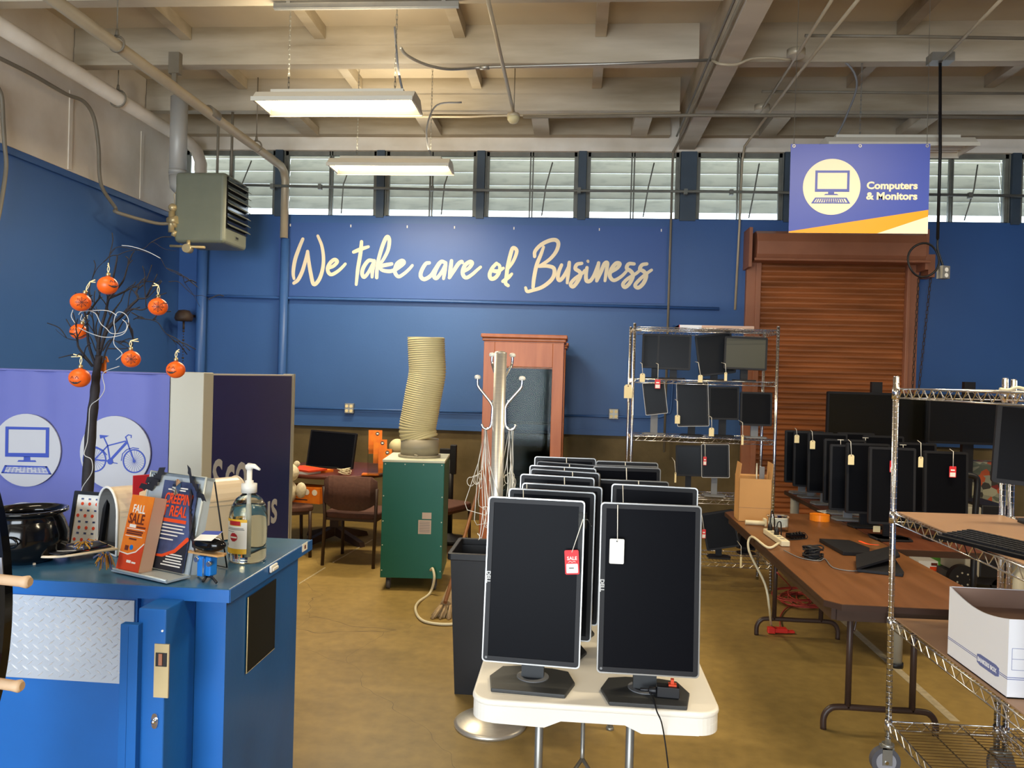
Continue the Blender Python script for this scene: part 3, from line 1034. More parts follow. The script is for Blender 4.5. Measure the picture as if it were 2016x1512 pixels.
pipe('horizontal_pipe', 'long thin sprinkler branch pipe crossing under the last beams', 'pipe', [P(1030, 230, Z=4.43), P(1370, 227, Z=4.36), P(1700, 228, Z=4.36), P(2040, 232, Z=4.36)], 0.018, M_darkpipe, 8)
pipe('horizontal_pipe', 'thin pipe hung under the ceiling in the upper right corner', 'pipe', [P(1585, 70, Z=4.52), P(1800, 72, Z=4.52), P(2040, 76, Z=4.52)], 0.013, M_darkpipe, 8)
pipe('horizontal_pipe', 'thin pipe under the ceiling behind the sign wires', 'pipe', [P(1500, 180, Z=4.5), P(1800, 183, Z=4.5), P(2040, 184, Z=4.5)], 0.013, M_darkpipe, 8)
pd = thing('pendant_sprinkler', 'slanting ceiling pipe ending in a small round glass globe', 'sprinkler', (0, 0, 0))
e = P(1011, 226, Z=4.34)
MB().tube([P(955, -25, Z=4.36), e + Vector((0, 0, 0.02))], 0.017, 8).build('supply_pipe', M_conduit, pd)
MB().lathe([(0.02, 0.02), (0.06, 0.01), (0.068, -0.02), (0.05, -0.035)], 18, e).build('cap', M_conduit, pd)
MB().lathe([(0.064, -0.022), (0.060, -0.05), (0.04, -0.08), (0.001, -0.092)], 18, e).build('globe', M_conewht, pd)
MB().cyl(e + Vector((0, 0.03, 0.0)), e + Vector((0, 0.03, 0.5)), 0.005, n=6).build('support_rod', M_darkpipe, pd)
mb = MB().tube([P(470, 364, Y=8.9), P(900, 374, Y=8.9), P(1400, 377, Y=8.9), P(2040, 386, Y=8.9)], 0.016, 8)
for px in (536, 630, 850, 1140, 1350, 1440, 1910):
    c = P(px, 366 + (px - 470) * 0.013, Y=8.9)
    mb.box(c.x - 0.02, c.x + 0.02, 8.88, 8.93, c.z - 0.03, c.z + 0.03)
tag(mb.build('window_operator_rod', M_frame), 'long horizontal operator rod across all the clerestory windows', 'rod')
mb = MB().tube([P(405, 582, Y=9.02), P(540, 586, Y=9.02), P(900, 594, Y=9.02), P(1416, 608, Y=9.02)], 0.018, 8)
tag(mb.build('wall_conduit', M_blue_pipe), 'blue conduit running along the wall below the lettering', 'conduit')
ob = at(689, 805, Y=9.04)
mb = MB().tube([at(560, 802, Y=9.03), at(949, 812, Y=9.03)], 0.013, 8)
tag(mb.build('wall_conduit', M_blue_pipe), 'blue conduit through the outlet left of the green machine', 'conduit')
mb = MB().tube([at(1110, 818, Y=9.03)] + smooth_path([at(x, y, Y=9.03) for x, y in ((1200, 820), (1290, 822), (1312, 815), (1322, 795), (1327, 640))], 4), 0.013, 8)
tag(mb.build('wall_conduit', M_blue_pipe), 'blue conduit bending up the wall behind the chrome rack', 'conduit')
for (px, py, lb) in ((688, 804, 'grey double wall outlet left of the ribbed duct'), (1208, 815, 'grey double wall outlet right of the cherry cabinet')):
    c = at(px, py, Y=9.03)
    t = thing('wall_outlet', lb, 'outlet', (c.x, 9.06, c.z))
    MB().box(-0.055, 0.055, -0.055, 0, -0.06, 0.06).build('outlet_box', M_galv, t, bevel=0.006)
    for sx in (-0.026, 0.026):
        for sz in (-0.028, 0.028):
            MB(tr(sx, 0, sz)).prism(disc(0.019, 16), -0.06, -0.055).build('socket', M_cream, t)
# drop pole and cord loop right of the sign
bx = P(1851, 122, Z=4.44)
t = thing('drop_cord', 'dark drop cord with a coil and outlet hanging beside the roller door', 'cord', (0, 0, 0))
q1 = P(1851, 300, Y=bx.y); q2 = P(1846, 470, Y=bx.y)
YC = bx.y
MB().tube([bx, q1, q2], 0.013, 8).build('drop_pole', M_blk, t)
mb = MB().box(bx.x - 0.09, bx.x + 0.09, bx.y - 0.06, bx.y + 0.06, 4.43, 4.50)
mb.build('ceiling_box', M_galv, t)
c = P(1818, 512, Y=YC)
mb = MB().tube([(c.x + 0.125 * math.cos(a), YC + 0.01 * math.sin(3 * a), c.z + 0.14 * math.sin(a)) for a in [2 * math.pi * j / 30 for j in range(30)]], 0.009, 6, closed=True)
mb.tube(smooth_path([q2, P(1846, 490, Y=YC), P(1852, 510, Y=YC), P(1857, 525, Y=YC)], 4), 0.009, 6)
mb.build('cord_coil', M_blk, t)
c = P(1857, 537, Y=YC)
mb = MB(tr(*c) @ rot(25, 'Z')).box(-0.04, 0.04, -0.03, 0.03, -0.05, 0.055)
mb.mi = 1
mb.prism(disc(0.018, 14, 0, 0.022), -0.034, -0.03).prism(disc(0.018, 14, 0, -0.024), -0.034, -0.03)
mb.build('outlet', [M_galv, M_white], t)
MB().tube([bx, P(1985, -15, Z=4.48)], 0.013, 8).build('feed_conduit', M_conduit, t)
# brown bell with bead chain in the corner
c = at(362, 622, Y=8.75)
t = thing('wall_bell', 'dark round bell with a beaded pull chain in the left corner', 'bell', tuple(c))
MB(rot(0, 'X')).lathe([(0.001, 0.075), (0.06, 0.065), (0.095, 0.02), (0.105, -0.03), (0.09, -0.06), (0.03, -0.065)], 20).build('bell', M_darkwood, t)
mb = MB().box(-0.02, 0.02, 0.0, 0.3, 0.0, 0.03).cyl((0, 0, -0.06), (0, 0, -0.16), 0.012)
for j in range(14):
    mb.sphere((0, 0, -0.18 - j * 0.035), 0.008 if j % 3 else 0.014, 8)
mb.build('bead_chain', M_darkwood, t)


# ================================================================== LEFT: partition, counter and what stands on it
def wm(t):
    """shape collector whose coordinates are room coordinates, for parts of thing t"""
    return MB(t.matrix_basis.inverted())


SIDE = Matrix(((0, 0, 1, 0), (1, 0, 0, 0), (0, 1, 0, 0), (0, 0, 0, 1)))   # text plane: x runs along +Y, faces +X

pt = thing('office_partition', 'office partition with a cream corner post and a navy side panel', 'partition', (-1.75, 3.48, 0))
wm(pt).box(-1.86, -1.70, 3.42, 3.52, 0, 1.70).build('corner_post', pm('cream_post_laminate', '#BEBBAB', 0.5), pt, bevel=0.004)
wm(pt).box(-3.7, -1.86, 3.46, 3.50, 0.04, 1.685).build('front_panel', M_upper, pt)
mb = wm(pt).box(-1.755, -1.705, 3.52, 4.55, 0.05, 1.695)
mb.mi = 1
mb.box(-1.705, -1.701, 3.522, 4.535, 0.06, 1.688)
mb.mi = 2
text_into(mb, 'S', 0.285, tr(-1.70, 3.525, 1.083) @ SIDE, 0.003, 0.004, 0.86)
text_into(mb, 'co', 0.345, tr(-1.70, 3.655, 1.080) @ SIDE, 0.003, 0.004, 0.78)
text_into(mb, 'us', 0.285, tr(-1.70, 4.12, 0.845) @ SIDE, 0.003, 0.004, 0.92)
mb.build('side_panel', [M_upper, M_navy, M_print_w], pt)
wm(pt).box(-1.76, -1.695, 4.55, 4.575, 0.0, 1.70).build('end_cap', M_shelfgrey, pt)

# banner cloth with printed icons
yb = 3.445
bn = thing('fabric_banner', 'purple-blue cloth banner printed with computer and bicycle icons', 'banner', (-2.7, yb, 0.0))
mb = wm(bn)
nx, nz_ = 70, 24
vs, fs = [], []
x0, x1, z0, z1 = -3.68, -1.875, 0.62, 1.690
for j in range(nz_ + 1):
    for i in range(nx + 1):
        u, v = i / nx, j / nz_
        vs.append((x0 + (x1 - x0) * u, yb + 0.004 * math.sin(u * 47 + 2 * v) * (0.3 + 0.7 * v) + 0.003 * math.sin(u * 90 + 5) * v, z0 + (z1 - z0) * v))
for j in range(nz_):
    for i in range(nx):
        a = j * (nx + 1) + i
        fs.append((a, a + 1, a + nx + 2, a + nx + 1))
mb.add(vs, fs, True)
mb.tube([(x0, yb, 1.688), (x1, yb, 1.688)], 0.006, 6)
mb.build('cloth', M_purple, bn)
mb = wm(bn)
yg = yb - 0.012


def bz(x, y):
    p = at(x / 4.447, 720 + y / 4.447, Y=yg)
    return (p.x, p.z)


for (cx, cy) in ((228, 740), (1007, 762), (210, 1515), (1000, 1530)):
    c = bz(cx, cy)
    mb.prism(disc(0.172, 48, *c), yg - 0.001, yg + 0.006)
mb.mi = 1


def poly(pts, t=0.003):
    mb.prism([bz(*p) for p in pts], yg - t, yg)


def rb(pts, w, t=0.0025, closed=False):
    P3 = [Vector((bz(*p)[0], yg, bz(*p)[1])) for p in pts]
    mb.ribbon(P3, w, (0, -1, 0), t)


def ringz(cx, cy, r, w):
    c = bz(cx, cy)
    k_ = 3.5 / 1515 / 4.447
    mb.ring(disc(r * k_, 40, *c), disc((r - w) * k_, 40, *c), yg - 0.003, yg)


# computer icon
poly([(52, 532), (434, 540), (432, 562), (52, 556)]); poly([(48, 762), (430, 766), (428, 803), (48, 795)])
poly([(52, 532), (78, 532), (74, 795), (48, 795)], 0.0034); poly([(406, 540), (434, 540), (430, 803), (402, 800)], 0.0036)
poly([(212, 795), (266, 797), (268, 826), (210, 826)]); poly([(165, 826), (312, 828), (320, 842), (155, 840)])
poly([(45, 870), (415, 880), (412, 892), (60, 884)]); poly([(16, 932), (452, 944), (454, 952), (14, 940)])
poly([(45, 870), (64, 872), (36, 938), (14, 938)]); poly([(396, 880), (416, 882), (454, 952), (430, 948)])
for i in range(5):
    yy = 890 + i * 10
    for j in range(11):
        xa = 66 - i * 5 + j * (31 + i * 0.9)
        if (i * 3 + j) % 7 != 2:
            rb([(xa, yy), (xa + 18, yy + 0.6)], 0.0022)
# bicycle icon
ringz(830, 822, 112, 12); ringz(1177, 835, 108, 12); ringz(830, 822, 12, 6); ringz(1177, 835, 13, 7)
for (cx, cy) in ((830, 822), (1177, 835)):
    for j in range(24):
        a = 2 * math.pi * j / 24
        rb([(cx + 14 * math.cos(a), cy + 14 * math.sin(a)), (cx + 98 * math.cos(a), cy + 98 * math.sin(a))], 0.0009, 0.002)
rb([(830, 822), (945, 700), (1100, 660)], 0.006); rb([(945, 700), (965, 830)], 0.007); rb([(965, 830), (1110, 672)], 0.012)
rb([(830, 822), (965, 835)], 0.007); rb([(910, 625), (945, 700)], 0.006); rb([(1105, 630), (1130, 710), (1177, 835)], 0.006)
poly([(875, 605), (958, 612), (930, 625), (880, 638)]); rb([(1100, 625), (1125, 605), (1152, 610), (1150, 628)], 0.005)
c = bz(968, 838); mb.prism(disc(0.014, 20, *c), yg - 0.004, yg)
rb([(968, 838), (1000, 850), (1028, 855)], 0.004)
rb([(1064, 830), (1075, 770), (1110, 735), (1165, 718), (1215, 725)], 0.004)
rb([(800, 700), (850, 712), (905, 740), (935, 780)], 0.004)
mb.build('printed_icons', [M_print_w, M_signblue], bn)

# counter ----------------------------------------------------------
ct = thing('service_counter', 'blue painted service counter with a diamond-plate front panel', 'counter', (-2.0, 2.55, 0))
wm(ct).box(-3.2, -0.995, 2.19, 2.90, 1.030, 1.070).build('counter_top', [M_ctop], ct, bevel=0.004)
wm(ct).box(-3.2, -0.993, 2.186, 2.190, 1.031, 1.069).box(-0.995, -0.991, 2.19, 2.902, 1.031, 1.069).build('edge_band', M_cblue, ct)
wm(ct).box(-3.2, -1.035, 2.26, 2.87, 0, 1.030).build('body', M_cblue, ct)
fp = wm(ct).box(-3.2, -1.305, 2.24, 2.26, 0.02, 1.03).build('front_panel', M_cblue, ct)
mb = wm(ct).box(-2.4, -1.312, 2.234, 2.24, 0.752, 1.008)
mb.mi = 1
r_ = 0
zz = 0.768
while zz < 1.0:
    xx = -2.39 + (0.017 if r_ % 2 else 0)
    while xx < -1.325:
        for s_, dx, dz in ((1, 0, 0),):
            a = R(38) if ((r_ % 2) == 0) else R(-38)
            d = Vector((math.cos(a), 0, math.sin(a)))
            n_ = Vector((-math.sin(a), 0, math.cos(a)))
            c = Vector((xx, 2.234, zz))
            p = [c - d * 0.0135, c - n_ * 0.003, c + d * 0.0135, c + n_ * 0.003]
            top = [c - d * 0.009 + Vector((0, -0.0022, 0)), c + d * 0.009 + Vector((0, -0.0022, 0))]
            mb.add(p + top, [(0, 1, 4), (1, 5, 4), (1, 2, 5), (2, 3, 5), (3, 4, 5), (3, 0, 4)])
        xx += 0.034
    zz += 0.0165
    r_ += 1
mb.build('diamond_plate', [M_tread, M_lozenge], ct)
gp = wm(ct).box(-1.212, -1.130, 2.085, 2.26, 0.0, 1.035).build('gate_stile', M_cblue, ct, bevel=0.004)
wm(ct).box(-1.250, -1.198, 2.062, 2.086, 0.0, 0.995).box(-1.228, -1.226, 2.060, 2.063, 0, 0.99).build('stop_strip', M_cblue, ct, bevel=0.003)
a, b = at(305, 1267, Y=2.083), at(331, 1374, Y=2.083)
mb = wm(ct).box(a.x, b.x, 2.081, 2.086, b.z, a.z)
mb.mi = 1
am, bm_ = at(308, 1284, Y=2.083), at(329, 1312, Y=2.083)
mb.box(am.x, bm_.x, 2.079, 2.081, bm_.z, am.z)
mb.mi = 2
mb.box(am.x + 0.01, bm_.x - 0.012, 2.076, 2.080, bm_.z + 0.004, am.z - 0.002)
mb.build('latch_plate', [M_brass, M_blk, M_rust], ct)
c = at(305, 1419, Y=2.083)
mb = wm(ct)
mb.prism([(c.x + 0.012 * math.cos(t) * (1.0 if abs(math.cos(t)) < 0.8 else 0.85), c.z + 0.022 * math.sin(t)) for t in [2 * math.pi * j / 20 for j in range(20)]], 2.080, 2.086)
mb.sphere((c.x, 2.078, c.z), 0.009, 12)
mb.build('thumb_turn', M_chrome, ct)
for (pa, pb) in (((319, 1120), (333, 1120)),):
    c = at(320, 1242, Y=2.084)
    wm(ct).cyl((c.x, 2.082, c.z), (c.x, 2.086, c.z), 0.003).build('screw', M_white, ct)
# clear acrylic sheet hung from a clip on the right end
q = [at(x, y, X=-1.028) for x, y in ((486, 1332), (541, 1283), (545, 1128), (493, 1165))]
sh = thing('acrylic_sign_holder', 'dark see-through acrylic sheet hanging on the right end of the counter', 'sign holder', (-1.03, 2.45, 0.72))
M_acr = pm('smoky_acrylic', '#3B3A34', 0.08, trans=0.35)
mb = wm(sh).box(-1.033, -1.029, q[0].y, q[1].y, q[0].z + 0.01, q[2].z - 0.02)
mb.build('sheet', M_acr, sh)
mb = wm(sh).tube([(-1.030, q[0].y, q[2].z - 0.02), (-1.030, q[0].y, q[0].z + 0.01), (-1.030, q[1].y, q[0].z + 0.01)], 0.0018, 5)
mb.build('edge', M_cream, sh)
c = at(537, 1118, X=-0.988)
tag(MB(tr(-0.985, c.y, c.z)).box(-0.004, 0.004, -0.028, 0.028, -0.010, 0.012).box(0.004, 0.009, -0.02, 0.024, -0.006, 0.004).build('plastic_hook', M_white, bevel=0.003), 'small white plastic hook on the counter top edge', 'hook')
c = at(601, 1076, X=-0.989)
mb = MB(tr(-0.9895, c.y, c.z)).box(-0.001, 0.0005, -0.03, 0.024, -0.015, 0.014)
mb.mi = 1
mb.box(0.0, 0.001, -0.008, 0.006, -0.008, 0.006)
tag(mb.build('sticker', [M_paper, M_brownprint]), 'white paper sticker on the far end of the counter top edge', 'sticker')

# cauldron -----------------------------------------------------------
c = at(46, 1106, Z=1.07)
cd = thing('cauldron', 'black plastic witch cauldron at the left end of the counter', 'cauldron', (c.x, c.y + 0.02, 1.07))
prof = [(0.07, 0.0), (0.10, 0.02), (0.118, 0.06), (0.118, 0.095), (0.105, 0.135), (0.097, 0.15), (0.104, 0.160), (0.116, 0.163), (0.116, 0.172), (0.104, 0.172), (0.095, 0.160), (0.09, 0.15), (0.105, 0.10), (0.10, 0.05), (0.001, 0.02)]
MB().lathe(prof, 36).build('pot', M_gloss, cd)
MB().tube([(0.095 * math.cos(a), 0.095 * math.sin(a), 0.165 + 0.012 * math.sin(2 * a)) for a in [R(200 + 8 * j) for j in range(22)]], 0.003, 6).build('bail_handle', M_blk, cd)
MB(tr(0.03, -0.118, 0.085) @ rot(-15, 'Z')).tube([(0.032 * math.cos(a), -0.004, 0.016 * math.sin(a)) for a in [2 * math.pi * j / 18 for j in range(18)]], 0.004, 6, closed=True).build('ring_handle', M_gloss, cd)

# pumpkin print frame
c = at(148, 1085, Z=1.07)
fr = thing('framed_print', 'small white pumpkin print in a black frame behind the mailbox', 'picture', (c.x, c.y + 0.04, 1.07), R(-8))
MB(rot(-10, 'X')).ring(rrect(0.14, 0.20, 0.004, 2, 0, 0.10), rrect(0.115, 0.175, 0.003, 2, 0, 0.10), 0, 0.018).build('frame', M_blk, fr)
mb = MB(rot(-10, 'X')).box(-0.06, 0.06, 0.006, 0.010, 0.01, 0.19)
mb.mi = 1
for j in range(16):
    mb.prism(disc(0.006, 10, -0.045 + 0.03 * (j % 4) + 0.012 * ((j // 4) % 2), 0.03 + 0.042 * (j // 4)), 0.005, 0.006)
mb.mi = 2
for j in range(12):
    mb.box(-0.04 + 0.03 * (j % 3), -0.03 + 0.03 * (j % 3), 0.005, 0.006, 0.05 + 0.04 * (j // 3), 0.056 + 0.04 * (j // 3))
mb.build('print', [M_paper, M_fly_or, M_flynavy], fr)
MB().tube([(0, 0.042, 0.13), (0, 0.095, 0.003)], 0.004, 6).build('stand', M_blk, fr)

# mailbox ------------------------------------------------------------
mx_ = thing('mailbox', 'cream metal mailbox lying open with a red flag, on the counter', 'mailbox', (-1.60, 2.545, 1.07), R(-36.87))


def arch(w, h, z0=0.004, n=14):
    hs = h * 0.62
    out = [(-w / 2, z0), (-w / 2, hs)]
    out += [(w / 2 * math.cos(t), hs + (h - hs) * math.sin(t)) for t in [math.pi - math.pi * j / n for j in range(1, n)]]
    return out + [(w / 2, hs), (w / 2, z0)]


o1, i1 = arch(0.168, 0.228), arch(0.162, 0.222, 0.008)
mb = MB()
n = len(o1)
vs = [(x, 0, z) for x, z in o1] + [(x, 0.48, z) for x, z in o1]
mb.add(vs, [(i, i + 1, n + i + 1, n + i) for i in range(n - 1)] + [(n - 1, 0, n, 2 * n - 1), tuple(range(n, 2 * n))], False)
for zz in (0.135, 0.152):
    mb.box(0.084, 0.0865, 0.01, 0.47, zz, zz + 0.004).box(-0.0865, -0.084, 0.01, 0.47, zz, zz + 0.004)
mb.build('body', M_mailbox, mx_)
mb = MB()
vs = [(x, 0.0, z) for x, z in i1] + [(x, 0.47, z) for x, z in i1]
mb.add(vs, [(i, i + 1, n + i + 1, n + i) for i in range(n - 1)] + [(n - 1, 0, n, 2 * n - 1), tuple(range(n, 2 * n))])
mb.build('inside', M_mailin, mx_)
MB().tube([(x, 0.0, z) for x, z in o1], 0.0045, 6, closed=True).build('rim', M_white, mx_)
MB().tube([(x, 0.48, z) for x, z in o1], 0.0045, 6, closed=True).build('rear_rim', M_mailbox, mx_)
da = [(x, -z) for x, z in arch(0.172, 0.232)]
mb = MB(tr(0, 0.004, 0.024))
mb.prism(da, 0.0, 0.004, 'z')
mb.tube([(x, y, 0.004) for x, y in da], 0.0045, 6, closed=True)
mb.prism([(-0.02, -0.235), (0.02, -0.235), (0.02, -0.228), (-0.02, -0.228)], -0.024, 0.0, 'z')
mb.build('door', M_mailbox, mx_)
MB().prism([(0.046, 0.10), (0.075, 0.10), (0.078, 0.112), (0.068, 0.12), (0.068, 0.215), (0.116, 0.232), (0.116, 0.275), (0.046, 0.275)], 0.0875, 0.0935, 'x').build('flag', M_mailred, mx_, bevel=0.002)
# leaflets on the open door, with raffia
for k, (dx, dy, rz, m1, m2) in enumerate(((0.01, -0.06, 12, M_flydark, M_fly_or), (-0.02, -0.10, -6, M_flynavy, M_fly_or), (0.015, -0.11, 20, M_flydark, M_paper))):
    K = Matrix.Translation((-1.60, 2.545, 1.0985 + 0.0035 * k)) @ rot(-36.87, 'Z') @ tr(dx, dy, 0) @ rot(rz, 'Z')
    mb = MB().box(-0.05, 0.05, -0.09, 0.09, 0, 0.0025)
    mb.mi = 1
    mb.ribbon(smooth_path([(-0.045, -0.04, 0.0025), (0.0, -0.06, 0.0025), (0.045, -0.03, 0.0025)], 5), 0.006, (0, 0, 1), 0.0004)
    mb.box(-0.035, 0.035, 0.03, 0.045, 0.0025, 0.003).box(-0.03, 0.03, 0.0, 0.015, 0.0025, 0.003)
    if k == 2:
        mb.mi = 2
        text_into(mb, 'FREE', 0.03, tr(-0.035, 0.055, 0.0026), 0.0005) if False else None
    o = mb.build('leaflet', [m1, m2, M_paper])
    o.matrix_world = K
    tag(o, ('dark leaflet lying deepest in the mailbox opening', 'navy leaflet with an orange swoosh on the open mailbox door', 'charcoal leaflet turned askew on top of the mailbox door')[k], 'leaflet', 'leaflets on the mailbox door')
for k, (px, py, lb) in enumerate(((205, 1105, 'blue and gold raffia tassel hanging at the mailbox opening'), (165, 1085, 'blue and gold raffia tuft lying on the mailbox leaflets'))):
    c = at(px, py, Z=1.115)
    if k:
        c = at(165, 1078, Z=1.125)
    mb = MB(tr(*c))
    for j in range(46):
        mb.mi = j % 2
        a = rnd.uniform(0, 6.28)
        rr = rnd.uniform(0.012, 0.035)
        e = Vector((rr * math.cos(a), rr * math.sin(a) * 0.8, rnd.uniform(-0.03, 0.022) if not k else rnd.uniform(-0.006, 0.02)))
        m_ = Vector((e.x * 0.5, e.y * 0.5, abs(e.z) * 0.6 + 0.012))
        mb.tube(smooth_path([(0, 0, 0), m_, e], 3), 0.0016, 4)
    tag(mb.build('raffia_tassel', [M_flynavy, pm('gold_raffia%d' % k, '#B07D22', 0.7)]), lb, 'tassel', 'raffia tassels')

# brochure holder ------------------------------------------------------
P0, P1 = at(236, 1123, Z=1.07), at(345, 1147, Z=1.07)
hw = (P1 - P0).length
ha = math.atan2(P1.y - P0.y, P1.x - P0.x)
bh = thing('brochure_holder', 'silver wire-mesh brochure holder with paper bats, on the counter', 'brochure holder', (P0.x, P0.y, 1.07), ha)
TILT = rot(-11, 'X')
LP = tr(0, 0.05, 0.012) @ TILT
mb = MB(LP)
mb.box(0, hw, 0.0, 0.003, 0.0, 0.30)
mb.tube([(0, -0.002, 0), (0, -0.002, 0.30), (hw, -0.002, 0.30), (hw, -0.002, 0)], 0.0035, 6)
mb.box(0, hw, 0, 0.035, 0.29, 0.30)
mb.box(0, 0.003, -0.0, 0.03, 0, 0.30).box(hw - 0.003, hw, 0, 0.03, 0, 0.30)
mb.build('back_plate', M_mesh, bh)
MB().box(0, hw, -0.03, 0.055, 0.004, 0.010).tube([(0, -0.03, 0.012), (hw, -0.03, 0.012)], 0.004, 6).build('tray', M_mesh, bh)
MB().tube([(hw - 0.004, 0.14, 0.30), (hw - 0.004, 0.20, 0.004), (hw - 0.09, 0.20, 0.004)], 0.0025, 6).tube([(0.004, 0.14, 0.30), (0.004, 0.20, 0.004)], 0.003, 6).build('rear_stand', M_blk2, bh)
batp = [(0, 0.010), (0.006, 0.018), (0.010, 0.010), (0.035, 0.024), (0.06, 0.010), (0.045, 0.002), (0.038, -0.010), (0.025, -0.004), (0.012, -0.014), (0, -0.022)]
batp = batp + [(-x, z) for x, z in batp[::-1][1:-1]]
for j, (x, z, a, s_) in enumerate(((0.045, 0.32, 35, 0.85), (0.02, 0.285, 20, 0.8), (hw - 0.05, 0.325, -50, 0.9), (hw - 0.012, 0.285, -35, 0.85), (hw - 0.035, 0.21, -75, 1.25), (hw - 0.01, 0.145, -65, 1.1))):
    MB(LP @ tr(x, -0.012, z * 0.88) @ rot(-a, 'Y') @ rot(25, 'X') @ Matrix.Scale(s_, 4)).prism(batp, -0.0006, 0.0006).build('paper_bat', M_flydark, bh)
K = Matrix.Translation((P0.x, P0.y, 1.07)) @ Matrix.Rotation(ha, 4, 'Z')


def placed(o, M):
    o.matrix_world = M
    return o


# dark sheet
sht = thing('event_flyer', 'navy flyer with orange spooky lettering standing in the mesh holder', 'flyer', (0, 0, 0))
sht.matrix_world = K @ tr(0.085, 0.038, 0.016) @ TILT @ Matrix.Scale(0.89, 4)
MB().box(0, 0.175, 0, 0.006, 0, 0.31).build('sheet', M_flynavy, sht)
mb = MB()
mb.mi = 1
mb.prism([(0.0, 0.0), (0.175, 0.0), (0.175, 0.11), (0.12, 0.065), (0.06, 0.045), (0.0, 0.04)], -0.0008, 0)
mb.mi = 0
mb.ribbon([(0.0, -0.0008, 0.045), (0.06, -0.0008, 0.048), (0.12, -0.0008, 0.07), (0.172, -0.0008, 0.115)], [0.006, 0.010, 0.013, 0.016], (0, -1, 0), 0.0006)
mb.box(0.02, 0.15, -0.001, 0, 0.166, 0.178)
mb.mi = 0
text_into(mb, 'CREEPIN\'', 0.050, tr(0.02, -0.0015, 0.232) @ FRONT, 0.001, 0.0012, 0.70, shear=0.12)
text_into(mb, 'IT REAL', 0.052, tr(0.012, -0.0015, 0.188) @ FRONT, 0.001, 0.0012, 0.76, shear=0.12)
mb.mi = 2
for z, a, b in ((0.285, 0.05, 0.13), (0.277, 0.03, 0.12), (0.154, 0.02, 0.15), (0.143, 0.025, 0.14), (0.131, 0.03, 0.15), (0.119, 0.02, 0.12), (0.104, 0.03, 0.10), (0.055, 0.09, 0.16), (0.046, 0.08, 0.165), (0.036, 0.08, 0.16), (0.027, 0.07, 0.165), (0.017, 0.06, 0.16)):
    mb.box(a, b, -0.0013, 0, z, z + 0.0045)
mb.build('printing', [M_fly_or, M_flydark, M_paper], sht)
MB(tr(0.075, -0.006, 0.29) @ rot(90, 'X')).lathe([(0.001, 0.006), (0.02, 0.003), (0.026, 0.0)], 18, sx=0.85, sy=1.1).build('clear_hook', M_clear, sht)
# orange pad of sale flyers
pad = thing('sale_flyer_pad', 'thick pad of orange FALL SALE flyers leaning in the mesh holder', 'flyers', (0, 0, 0))
pad.matrix_world = K @ tr(0.012, -0.020, 0.013) @ rot(-13, 'X')
mb = MB().box(0, 0.105, 0, 0.046, 0, 0.232)
mb.build('paper_block', M_palebox, pad)
mb = MB().box(0, 0.105, -0.002, 0, 0, 0.232)
mb.mi = 1
mb.prism([(0.0, 0.0), (0.105, 0.0), (0.105, 0.085), (0.075, 0.058), (0.04, 0.048), (0.0, 0.052)], -0.003, -0.002)
mb.mi = 2
mb.ribbon([(0.0, -0.003, 0.053), (0.04, -0.003, 0.049), (0.075, -0.003, 0.06), (0.105, -0.003, 0.087)], [0.003, 0.004, 0.004, 0.004], (0, -1, 0), 0.0006)
text_into(mb, 'FALL', 0.036, tr(0.018, -0.0028, 0.178) @ FRONT, 0.001, 0.0006, 0.78)
for z, a, b in ((0.126, 0.01, 0.095), (0.104, 0.01, 0.09)):
    mb.box(a, b, -0.003, -0.002, z, z + 0.002)
mb.box(0.02, 0.05, -0.003, -0.002, 0.131, 0.141)
mb.box(0.042, 0.062, -0.0036, -0.002, 0.024, 0.032).box(0.066, 0.085, -0.0036, -0.002, 0.024, 0.029)
mb.mi = 3
text_into(mb, 'SALE', 0.044, tr(0.008, -0.0028, 0.144) @ FRONT, 0.001, 0.0006, 0.80)
for z, a, b in ((0.132, 0.052, 0.095), (0.117, 0.012, 0.088), (0.110, 0.012, 0.085), (0.094, 0.03, 0.065)):
    mb.box(a, b, -0.003, -0.002, z, z + 0.005)
mb.mi = 4
mb.prism(disc(0.008, 12, 0.05, 0.071), -0.003, -0.002)
mb.mi = 3
mb.box(0.02, 0.036, -0.003, -0.002, 0.06, 0.075)
mb.build('front_sheet', [M_flyor, M_flyred, M_paper, M_brownprint, M_skyblue], pad)

# toy-skateboard stand with eyewear case
c = at(408, 1142, Z=1.07)
sk = thing('card_stand', 'small novelty stand of blue clips and black legs with a wooden deck', 'stand', (c.x, c.y, 1.07), R(-18))
mb = MB()
for s_ in (-1, 1):
    mb.tube(smooth_path([(0.0, 0, 0.012), (s_ * 0.025, -0.012 * s_, 0.016), (s_ * 0.045, -0.02 * s_, 0.013), (s_ * 0.058, -0.022 * s_, 0.004)], 4), 0.004, 6)
mb.tube([(-0.01, 0.03, 0.004), (0.0, 0, 0.014), (0.012, -0.03, 0.004)], 0.004, 6)
mb.build('leg', M_blk, sk)
MB().box(-0.028, -0.002, -0.016, 0.016, 0.012, 0.075).box(0.002, 0.024, -0.014, 0.016, 0.016, 0.075).build('clip', M_skyblue, sk, bevel=0.004)
mb = MB()
for x, z in ((-0.026, 0.064), (0.022, 0.056)):
    mb.cyl((x, -0.012, z), (x, -0.022, z), 0.008)
mb.box(-0.003, 0.003, -0.018, -0.014, 0.014, 0.07)
mb.build('bolts', M_chrome, sk)
MB(tr(0, 0, 0.083)).prism([(-0.062, -0.018), (0.055, -0.02), (0.064, 0.0), (0.055, 0.02), (-0.062, 0.018), (-0.07, 0)], -0.003, 0.003, 'z').build('deck', M_ply, sk)
cs = thing('eyewear_case', 'glossy black oval case resting on the toy skateboard stand', 'case', (c.x, c.y, 1.157), R(-12))
MB().sphere((0.004, 0, 0.024), 0.058, 24, (1.0, 0.5, 0.40)).build('shell', M_gloss, cs)
